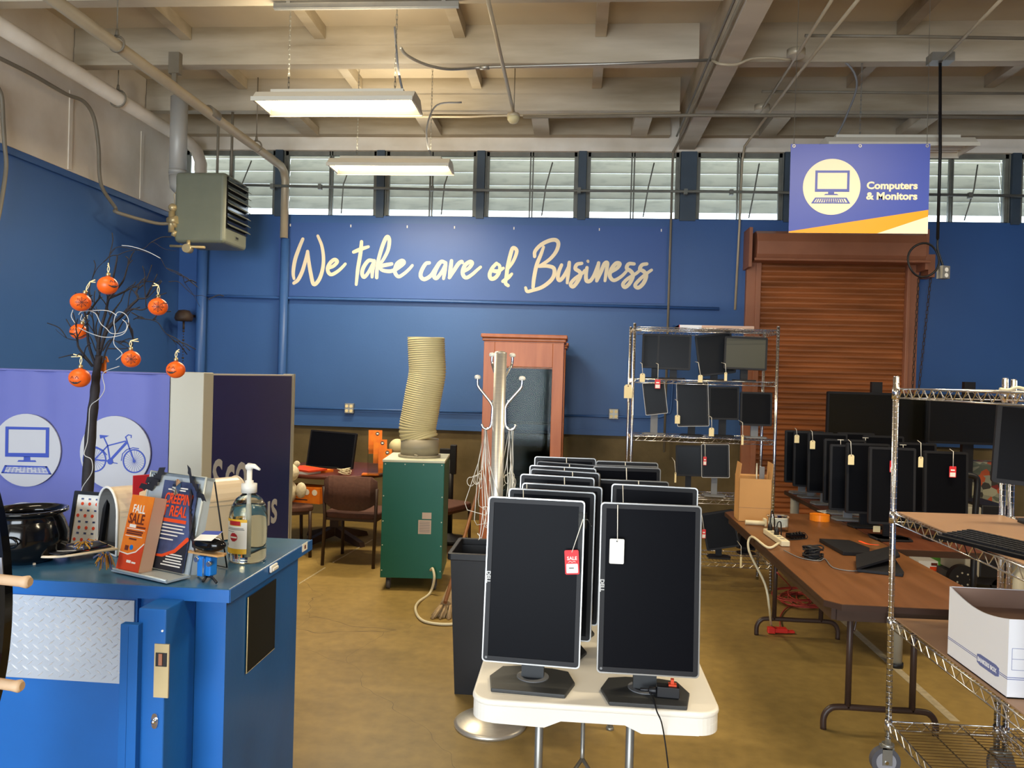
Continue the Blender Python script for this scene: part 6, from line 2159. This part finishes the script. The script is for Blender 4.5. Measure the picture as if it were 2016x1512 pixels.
MB(tr(-0.03, 0, 0.088)).box(-0.04, 0.09, -0.03, 0.03, 0, 0.012).build('lid', M_clear, tg)
MB().box(-0.01, 0.014, -0.03, -0.005, 0.088, 0.098).build('blue_clip', M_signblue, tg)
c0_, c1_ = at(1504, 1050, Z=TZ), at(1540, 1076, Z=TZ)
d_ = c1_ - c0_
an = math.atan2(d_.y, d_.x)
ps = thing('power_strip', 'cream power strip with two black plugs at the table edge', 'power strip', (c0_.x + 0.02, c0_.y, TZ), an)
PL = d_.length
MB().box(0, PL, -0.026, 0.026, 0, 0.034).build('body', M_cable_w, ps, bevel=0.005)
mb = MB()
for j in range(5):
    mb.box(PL * (0.12 + 0.17 * j), PL * (0.12 + 0.17 * j) + 0.022, -0.013, 0.013, 0.034, 0.0352)
mb.build('sockets', M_grey, ps)
for x in (PL * 0.16, PL * 0.52):
    mb = MB().tube([(x, 0, 0.035), (x, 0, 0.065), (x, 0, 0.085)], [0.016, 0.013, 0.006], 10)
    mb.tube(smooth_path([(x, 0, 0.08), (x - 0.01, 0.01, 0.16 if x < PL * 0.3 else 0.11), (x - 0.05, 0.04, 0.10), (x - 0.07, 0.05, 0.01)], 4), 0.004, 6)
    mb.build('plug', M_blk, ps)
tag(MB().tube(smooth_path([Vector((c1_.x - 0.02, c1_.y, TZ + 0.02)), at(1512, 1078, Z=TZ + 0.012), Vector((1.15, 4.98, TZ + 0.008)), Vector((1.135, 4.97, 0.66)), at(1506, 1150, Y=4.97), at(1515, 1200, Y=5.0), at(1519, 1232, Z=0.012), at(1530, 1238, Z=0.012)], 5), 0.0075, 7).build('white_extension_cord', M_cable_w), 'cream cord falling from the power strip to the floor', 'cord')
c = at(1566, 1060, Z=TZ)
aa = thing('power_adapter', 'black power adapter wrapped in its cord beside the tape tub', 'adapter', (c.x, c.y, TZ), R(20))
MB().box(-0.055, 0.055, -0.03, 0.03, 0, 0.032).build('brick', M_gloss, aa, bevel=0.006)
mb = MB()
for j in range(4):
    mb.tube(smooth_path([(-0.03 + 0.02 * j, -0.032, 0.006), (-0.03 + 0.02 * j, 0, 0.036 + 0.003 * j), (-0.02 + 0.02 * j, 0.034, 0.006)], 3), 0.003, 5)
mb.tube(smooth_path([(0.04, 0, 0.036), (0.075, 0.01, 0.03), (0.07, -0.02, 0.004), (-0.06, -0.05, 0.004), (-0.15, -0.03, 0.004)], 4), 0.003, 5)
mb.build('cord', M_blk, aa)
c = at(1600, 1100, Z=TZ)
aa = thing('cord_bundle', 'bundle of coiled black cord on the brown table', 'cord', (c.x, c.y, TZ))
mb = MB()
for j in range(9):
    a0 = rnd.uniform(0, 6)
    mb.tube([((0.045 + 0.012 * math.sin(j)) * math.cos(a), (0.04 + 0.01 * math.cos(j * 2)) * math.sin(a), 0.006 + 0.0075 * j + 0.008 * math.sin(2 * a + a0)) for a in [2 * math.pi * k / 20 for k in range(20)]], 0.0045, 5, closed=True)
mb.box(-0.03, 0.03, -0.025, 0.025, 0, 0.07)
mb.build('coil', M_blk, aa)
tag(MB().tube(smooth_path([at(1543, 1083, Z=TZ + .004), at(1575, 1098, Z=TZ + .004), at(1612, 1104, Z=TZ + .004), at(1624, 1100, Z=TZ + .004), at(1640, 1117, Z=TZ + .004), at(1675, 1124, Z=TZ + .004), at(1698, 1122, Z=TZ + .004)], 5), 0.0028, 6).build('thin_cable', M_grey), 'thin grey cable snaking along the front of the brown table', 'cable')
c = at(1616, 1026, Z=TZ)
tag(MB(tr(c.x, c.y + 0.03, TZ)).ring(disc(0.068, 32), disc(0.050, 32), 0, 0.045, 'z').build('tape_roll', M_tapeor), 'roll of orange tape lying on the brown table', 'tape')


def slab_at(name, label, pts, h, mat, lift=0.0, cat='monitor stand'):
    P3 = [at(x, y, Z=TZ + lift + h) for x, y in pts]
    c_ = sum(P3, Vector()) / len(P3)
    mb = MB()
    mb.prism([(p.x - c_.x, p.y - c_.y) for p in P3], lift, lift + h, 'z')
    o = mb.build(name, mat, None, bevel=0.002)
    o.location = (c_.x, c_.y, TZ)
    return tag(o, label, cat)


slab_at('monitor_base', 'flat dark monitor base lying on the brown table beside the cord bundle', [(1613, 1060), (1672, 1063), (1712, 1078), (1712, 1088), (1660, 1086)], 0.022, M_blk2)
o = slab_at('monitor_base', 'dark monitor base lying flat under the propped one, behind the shelf post', [(1688, 1120), (1762, 1099), (1780, 1126), (1778, 1130)], 0.016, M_blk2)
pb = thing('monitor_base', 'dark monitor base propped up on another behind the near shelf post', 'monitor stand', tuple(at(1688, 1116, Z=TZ + 0.016)), 0)
P3 = [at(1686, 1118, Z=TZ + .032), at(1685, 1092, Z=TZ + .040), at(1760, 1073, Z=TZ + .075), at(1772, 1093, Z=TZ + .065)]
mb = MB(pb.matrix_basis.inverted())
mb.add(P3 + [p - Vector((0, 0, 0.012)) for p in P3], [(0, 1, 2, 3), (7, 6, 5, 4), (0, 4, 5, 1), (1, 5, 6, 2), (2, 6, 7, 3), (3, 7, 4, 0)])
mb.build('plate', M_blk2, pb)
tag(MB().ribbon(smooth_path([at(1694, 1066, Z=TZ + 0.032), at(1708, 1071, Z=TZ + 0.026), at(1727, 1073, Z=TZ + 0.034)], 5), 0.024, (0, 0, 1), 0.001).build('red_tag_strip', M_fly_or), 'orange-red tag strip lying on the dark monitor base', 'price tag')

# --- row of portrait monitors on the desk
GD = 'tall black monitors on the second brown table'
DM = [(1546, 1622, 848, 951, 7.10, -2, 'rearmost tall monitor at the left end of the desk row, tag on its screen'),
      (1563, 1640, 850, 959, 6.87, -2, 'second tall monitor from the rear in the desk row'),
      (1591, 1668, 853, 971, 6.50, -2, 'third tall monitor from the rear in the desk row, with a cream tag'),
      (1623, 1704, 865, 991, 6.05, -3, 'fourth tall monitor from the rear in the desk row'),
      (1635, 1715, 876, 1006, 5.78, -6, 'thin-framed tall monitor fifth from the rear in the desk row'),
      (1667, 1752, 873, 1012, 5.52, -2, 'sixth tall monitor from the rear in the desk row'),
      (1712, 1802, 881, 1033, 5.12, -4, 'frontmost tall monitor of the left desk row, behind the chrome post')]
for k, (a, b, y0, y1, Y, rz, lb) in enumerate(DM):
    surf_mon(lb, a, b, y0, y1, Y, TZ, rz, 0, 3, base=(0.24, 0.17), neck=0.06, group=GD, bmat=M_grey if k < 5 else M_blk2, bez=M_blk2)
for k, (a, b, y0, y1, Y, rz, lb) in enumerate((
        (1820, 1906, 889, 1036, 5.16, -2, 'tall monitor with the right red tag, front of the second desk column'),
        (1758, 1844, 872, 1010, 5.62, 0, 'tall monitor second in the right desk column'),
        (1700, 1780, 858, 985, 6.15, 0, 'tall monitor third in the right desk column'),
        (1650, 1722, 852, 965, 6.65, 0, 'tall monitor at the rear of the right desk column'))):
    surf_mon(lb, a, b, y0, y1, Y, TZ, rz, 0, 3, base=(0.24, 0.17), neck=0.06, group=GD)
for (sx, sy, cx, c0_, c1_, Y, col, lb, wid) in (
        (1568, 846, 1569, 856, 872, 6.83, 'cream', 'cream tag on the rear of the desk row, leftmost', None),
        (1599, 850, 1600, 867, 884, 6.46, 'cream', 'cream tag on the third monitor of the desk row', None),
        (1675, 870, 1676, 895, 915, 5.48, 'cream', 'larger cream tag on the sixth monitor of the desk row', None),
        (1763, 880, 1759, 907, 930, 5.08, 'red', 'red tag half hidden behind the near chrome post', None),
        (1813, 872, 1813, 899, 920, 5.12, 'cream', 'narrow cream tag between the two front desk monitors', 0.030),
        (1877, 889, 1876, 918, 940, 5.13, 'red', 'red tag on the front monitor of the right desk column', None)):
    price_tag(lb, sx, sy, cx, c0_, c1_, Y, col, wid, group='tags on the desk monitors', back=0.05)
for (x, y, Y) in ((1655, 866, 5.74), (1704, 862, 6.1), (1778, 876, 5.617)):
    c = at(x, y, Y=Y)
    t_ = MB(tr(*c)).tube([(-0.022, 0, 0), (0.022, 0, 0)], 0.002, 5).tube([(0, 0, 0), (0.002, 0, -0.035)], 0.0018, 5).build('tag_string', M_string)
    tag(t_, 'loose white string end on a desk monitor top at photo column %d' % 0 if False else {1655: 'loose white string on the fifth desk monitor', 1704: 'loose white string on a rear desk monitor', 1778: 'white string clip on the second right desk monitor'}[x], 'string')
c = at(1726, 1040, Z=0.78)
tag(MB(tr(*at(1726, 1041, Y=5.163))).box(-0.022, 0.022, 0, 0.002, -0.022, 0.018).build('sticky_note', M_cream), 'cream sticky note on the stand of the front desk monitor', 'note')
slab_at('black_tray', 'flat black monitor base at the near end of the desk', [(1708, 1050), (1790, 1058), (1798, 1064), (1735, 1063)], 0.012, M_blk2)
# papers between the tables
o = slab_at('paper_sheet', 'crumpled white paper at the joint of the two brown tables', [(1608, 1005), (1640, 1003), (1638, 1008), (1624, 1010)], 0.004, M_paper, cat='paper')
o = slab_at('paper_sheet', 'creased white flyer below the row of desk monitors', [(1638, 1018), (1668, 1016), (1690, 1020), (1652, 1023)], 0.004, M_paper, cat='paper')


# --- two televisions on tall stands
def tv(px0, px1, py0, Y, label, logo, stand_px):
    a, b = at(px0, py0, Y=Y), at(px1, py0, Y=Y)
    w = b.x - a.x
    h = w * 0.585
    t = thing('television', label, 'television', ((a.x + b.x) / 2, Y, 0), 0, 'televisions on floor stands')
    z1 = (a.z + b.z) / 2
    MB().prism(rrect(w, h, 0.01, 3, 0, z1 - h / 2), 0.0, 0.05).build('housing', M_blk2, t, bevel=0.004)
    MB().ring(rrect(w, h, 0.01, 3, 0, z1 - h / 2), rrect(w - 0.03, h - 0.045, 0.002, 3, 0, z1 - h / 2), -0.006, 0.0).build('bezel', M_blk2, t)
    MB().box(-w / 2 + 0.014, w / 2 - 0.014, -0.002, 0, z1 - h + 0.022, z1 - 0.022).build('screen', pm('tv_screen', '#17150F', 0.22), t)
    s_ = at(stand_px, 752, Y=Y + 0.09)
    xx = s_.x - t.location.x
    MB().box(xx - 0.05, xx + 0.05, 0.06, 0.11, 0.03, s_.z).build('stand_pole', M_blk, t)
    MB().box(xx - 0.35, xx + 0.35, -0.03, 0.42, 0.0, 0.035).box(xx - 0.15, xx + 0.15, 0.05, 0.07, z1 - h * 0.7, z1 - h * 0.3).build('stand_base', M_blk, t)
    if logo:
        MB().box(w * 0.30, w * 0.42, -0.008, -0.005, z1 - h + 0.006, z1 - h + 0.014).build('logo_strip', M_silver, t)


tv(1630, 1826, 773, 7.75, 'left large black television above the row of monitors', False, 1725)
tv(1829, 2003, 778, 7.55, 'right large black television behind the near chrome rack', True, 1907)

# --- behind the near racks
c = at(1905, 1010, Y=8.05)
tag(MB(tr(c.x, 8.05, 0.0)).box(0.0, 0.42, 0, 0.25, 0.0, 1.0).build('comic_bags', M_comic, bevel=0.03), 'tall stack of comic-print bags behind the near rack', 'bags')
c0_ = at(1900, 935, Y=5.9)
mb = MB().tube(smooth_path([at(1896, 934, Y=5.9), at(1915, 937, Y=5.9), at(1924, 945, Y=5.9), at(1923, 975, Y=5.9), at(1920, 1012, Y=5.9), at(1919, 1050, Y=5.9)], 4), 0.022, 10)
e = at(1919, 1050, Y=5.9)
mb.tube([e, Vector((e.x, e.y, 0.02))], 0.022, 10).box(e.x - 0.15, e.x + 0.15, e.y - 0.15, e.y + 0.15, 0, 0.03)
tag(mb.build('bent_pole_stand', M_blk), 'black bent pole stand in front of the comic-print bags', 'stand')
c = at(1842, 1113, Z=0.02)
kt = thing('food_carton', 'white and green printed carton on the floor beyond the desk', 'carton', (at(1842, 1116, Y=7.3).x, 7.3, 0))
zc = 0.055
mb = MB().box(-0.15, 0.02, 0, 0.2, zc - 0.05, zc + 0.09)
mb.mi = 1
mb.box(0.02, 0.17, 0, 0.2, zc - 0.05, zc + 0.09)
mb.mi = 2
mb.box(-0.05, 0.03, -0.002, 0, zc + 0.0, zc + 0.04)
mb.mi = 3
mb.box(-0.04, 0.015, -0.002, 0, zc + 0.05, zc + 0.075)
mb.build('box', [M_paper, M_leafgreen, M_fly_or, M_brownprint], kt)
c = at(1888, 1118, Y=6.85)
kc = thing('rolling_cabinet', 'grey and black cabinet with a big black wheel beyond the desk', 'cabinet', (c.x, 6.8, 0))
MB().box(0.05, 0.17, 0.05, 0.5, 0.12, 0.72).build('grey_panel', M_shelfgrey, kc, bevel=0.01)
MB().box(0.17, 0.40, 0.05, 0.5, 0.12, 0.74).build('black_body', M_blk, kc, bevel=0.01)
mb = MB(tr(0.0, 0.0, 0.118)).prism(disc(0.117, 28), -0.03, 0.03, 'y')
mb.mi = 1
for j in range(7):
    mb.prism(disc(0.008, 8, 0.055 * math.cos(j * 0.9), 0.055 * math.sin(j * 0.9)), -0.034, -0.03)
mb.build('wheel', [M_blk, M_shelfgrey], kc)
MB().box(0.0, 0.4, 0.1, 0.45, 0.05, 0.12).cyl((0.05, 0.1, 0.05), (0.05, 0.14, 0.05), 0.05).cyl((0.35, 0.1, 0.05), (0.35, 0.14, 0.05), 0.05).box(-0.01, 0.06, 0.0, 0.13, 0.08, 0.14).build('chassis', M_blk, kc)

# red cord on the floor
mb = MB()
for j in range(9):
    c = at(1585 + rnd.uniform(-22, 26), 1182 + rnd.uniform(-6, 6), Z=0.012)
    a0 = rnd.uniform(0, 3)
    mb.tube([(c.x + (0.16 + 0.05 * math.sin(j)) * math.cos(a) * math.cos(a0 * .2), c.y + 0.20 * math.sin(a + a0 * .2), 0.008 + 0.006 * j + 0.004 * math.sin(3 * a)) for a in [2 * math.pi * k / 22 for k in range(22)]], 0.0055, 5, closed=True)
mb.tube(smooth_path([at(1530, 1127, Z=0.5), at(1552, 1150, Z=0.2), at(1558, 1160, Z=0.03), at(1545, 1166, Z=0.012)], 4), 0.0055, 5)
mb.tube(smooth_path([at(1560, 1190, Z=0.012), at(1545, 1200, Z=0.012), at(1536, 1215, Z=0.012), at(1536, 1234, Z=0.03)], 4), 0.0055, 5)
tag(mb.build('extension_cord', M_cable_r), 'tangled red extension cord on the floor under the brown table', 'cord')
c = at(1532, 1240, Z=0.02)
mb = MB(tr(c.x, c.y, 0.0)).box(-0.07, 0.06, -0.03, 0.03, 0.005, 0.035).box(-0.08, -0.03, -0.05, -0.01, 0.005, 0.045).box(0.05, 0.11, -0.02, 0.02, 0.005, 0.02)
tag(mb.build('red_outlet_box', M_redplug, bevel=0.006), 'red outlet block on the floor by the table foot', 'outlet')

# --- near chrome racks -----------------------------------------------------
rx0, ry1 = 1.437, 3.53
RLX, RLY = 0.46, 1.20
RZ = (1.715, 1.165, 0.695, 0.238)


def near_rack(x, label, boards, group):
    t = thing('rolling_wire_rack', label, 'shelving unit', (x, ry1 - RLY, 0), 0, group)
    t.rotation_euler = (0, R(-0.55), 0)
    for z in RZ:
        wire_shelf(MB(), RLX, RLY, z, 'y', step=0.026, lip=0.040, tr_=0.0036, wr=0.0018).build('wire_shelf', M_chrome, t)
    for z in boards:
        MB().box(0.012, RLX - 0.012, 0.012, RLY - 0.012, z + 0.003, z + 0.008).build('shelf_board', M_hard, t)
    for (a, b) in ((0, 0), (RLX, 0), (0, RLY), (RLX, RLY)):
        p_ = post(t, a, b, 0.135, 1.765, r=0.0128)
        for z in RZ:
            MB().tube([(a, b, z - 0.045), (a, b, z + 0.008)], [0.0175, 0.0155], 14).build('collar', M_chrome, p_)
        q = rot(0 if (a == 0 and x == rx0) else 90, 'Z')
        K = tr(a, b, 0) @ q
        co = MB(K).cyl((0, 0, 0.125), (0, 0, 0.140), 0.026, n=18).box(-0.03, 0.012, -0.022, -0.018, 0.05, 0.13).box(-0.03, 0.012, 0.018, 0.022, 0.05, 0.13).box(-0.03, 0.02, -0.022, 0.022, 0.12, 0.128).build('caster', M_galv, t)
        mb = MB(K @ tr(-0.012, 0, 0.0625))
        mb.prism(disc(0.0625, 28), -0.016, 0.016, 'y')
        mb.mi = 1
        mb.prism(disc(0.043, 24), -0.0175, 0.0175, 'y')
        mb.mi = 2
        mb.prism(disc(0.008, 12), -0.026, 0.026, 'y')
        mb.build('wheel', [M_rubber, pm('pale_grey_wheel', '#9B9A9E', 0.5), M_chrome], co)
    return t


near_rack(rx0, 'near chrome wire rack on casters holding the white file box', RZ[1:3], 'near chrome racks')
near_rack(rx0 + RLX + 0.036, 'second chrome rack beside it, mostly cut off by the right photo edge', RZ[1:3], 'near chrome racks')

# keyboard on the second shelf
k0 = at(1844, 1054, Z=RZ[1] + 0.02)
kb = thing('keyboard', 'black computer keyboard lying on the shelf of the near rack', 'keyboard', (k0.x, k0.y, RZ[1] + 0.0085), R(-67))
mb = MB().prism([(0, 0), (0.46, 0), (0.46, 0.16), (0, 0.16)], 0.0, 0.014, 'z')
mb.prism([(0.0, 0.0), (0.0, 0.014), (0.16, 0.026), (0.16, 0.0)], 0.0, 0.46, 'x')
mb.build('case', M_blk2, kb, bevel=0.002)
mb = MB()
for r_ in range(6):
    y = 0.012 + r_ * 0.0235
    z = 0.0145 + y * 0.075
    n_ = 20
    for j in range(n_):
        if r_ == 0 and 4 <= j <= 8:
            if j == 4:
                mb.box(0.012 + j * 0.0218, 0.012 + 9 * 0.0218 - 0.003, y, y + 0.018, z, z + 0.007)
            continue
        if j in (14,) and r_ not in (0,):
            continue
        x = 0.012 + j * 0.0218
        mb.box(x, x + 0.0185, y, y + 0.0185, z, z + 0.0075)
mb.build('keys', M_blk, kb)

# bankers box on the third shelf
bx0_, by0_ = 1.455, 2.66
BZ = RZ[2] + 0.009
bb = thing('file_box', 'white cardboard file box without lid on the near rack', 'box', (bx0_, by0_, BZ))
bX, bY, bH = 0.315, 0.405, 0.262
mb = MB()
mb.box(0, bX, bY - 0.004, bY, 0, bH).box(bX - 0.004, bX, 0, bY, 0, bH).box(0, bX, 0, bY, 0, 0.004)
mb.build('body', M_boxwhite, bb)
# left side, its top edge dipping in the middle
mb = MB()
n = 12
top = [(bY * i / n, bH - 0.028 * math.sin(math.pi * i / n) ** 1.0 * (1 if True else 0)) for i in range(n + 1)]
mb.prism([(0.0042, 0), (bY - 0.0042, 0)] + [(min(max(y, 0.0042), bY - 0.0042), z) for y, z in top[::-1]], 0, 0.004, 'x')
mb.build('left_side', M_boxwhite, bb)
# front with a hand hole
hole = rrect(0.095, 0.034, 0.0165, 6, bX * 0.5, 0.196)
outer = rrect(bX, bH, 0.0005, 6, bX / 2, bH / 2)
MB().ring(outer, hole, 0.0, 0.004).build('front_side', M_boxwhite, bb)
MB().box(0.004, bX - 0.004, 0.006, bY - 0.006, bH - 0.075, bH - 0.071).build('contents', M_cardin, bb)
MB().box(0.0042, 0.006, 0.004, bY - 0.004, 0.004, bH - 0.03).box(0.004, bX - 0.004, bY - 0.006, bY - 0.0042, 0.004, bH - 0.002).build('inner_lining', M_cardin, bb)
mb = MB()
for z in (0.165, 0.130, 0.094):
    mb.box(0.012, bX - 0.012, -0.0006, 0, z, z + 0.0012)
mb.box(0.012, 0.0132, -0.0006, 0, 0.094, 0.165)
for z in (0.062, 0.068):
    mb.box(-0.0006, bX, -0.0007, 0, z, z + 0.0022)
    mb.box(-0.0007, 0, 0, bY, z, z + 0.0022)
mb.prism([(0.085, 0.050), (0.085, 0.082), (0.105, 0.086), (0.21, 0.086), (0.23, 0.082), (0.23, 0.050), (0.21, 0.046), (0.105, 0.046)], -0.0012, 0)
mb.prism([(0.05, 0.052), (0.05, 0.080), (0.07, 0.085), (0.17, 0.085), (0.19, 0.080), (0.19, 0.052), (0.17, 0.046), (0.07, 0.046)], -0.0012, 0, 'x')
mb.mi = 1
text_into(mb, 'BANKERS BOX', 0.021, tr(0.0925, -0.0013, 0.0585) @ FRONT, 0.0006, 0.0008, 0.92)
LEFTF = Matrix(((0, 0, -1, 0), (-1, 0, 0, 0), (0, 1, 0, 0), (0, 0, 0, 1)))
text_into(mb, 'BANKERS BOX', 0.020, tr(-0.0013, 0.186, 0.0585) @ LEFTF, 0.0006, 0.0008, 0.92)
mb.build('printing', [M_boxline, M_boxwhite], bb)
c = at(1997, 1062, Z=RZ[1] + 0.012)
tag(MB(tr(2.03, 3.0, RZ[1] + 0.0085) @ rot(-20, 'Z')).box(-0.06, 0.16, -0.08, 0.10, 0, 0.05).build('small_carton', M_palebox, bevel=0.002), 'pale pinkish carton on the second rack shelf at the right edge', 'carton')
# monitor on the second rack
surf_mon('dark monitor standing on the second chrome rack at the right edge', 1980, 2172, 802, 985, 3.28, RZ[1] + 0.009, -14, 4, 6, base=(0.22, 0.16), neck=0.05, size=(0.42, 0.33), edge=M_blk2)
mb = MB(tr(2.13, 3.40, RZ[1] + 0.009)).sphere((0, 0, 0.055), 0.075, 14, (1.1, 0.8, 0.75))
tag(mb.build('plastic_bag', pm('crinkled_white_bag', '#C9C2BC', 0.35, bump=0.6, scale=18)), 'crinkled white plastic bag behind the monitor on the second rack', 'bag')
tag(MB().tube(smooth_path([at(1968, 766, Y=3.4), at(1985, 768, Y=3.4), at(2003, 763, Y=3.4), at(2030, 770, Y=3.4)], 4), 0.007, 7).build('cream_cable', M_cable_w), 'cream cable lying on top of the second chrome rack', 'cable')
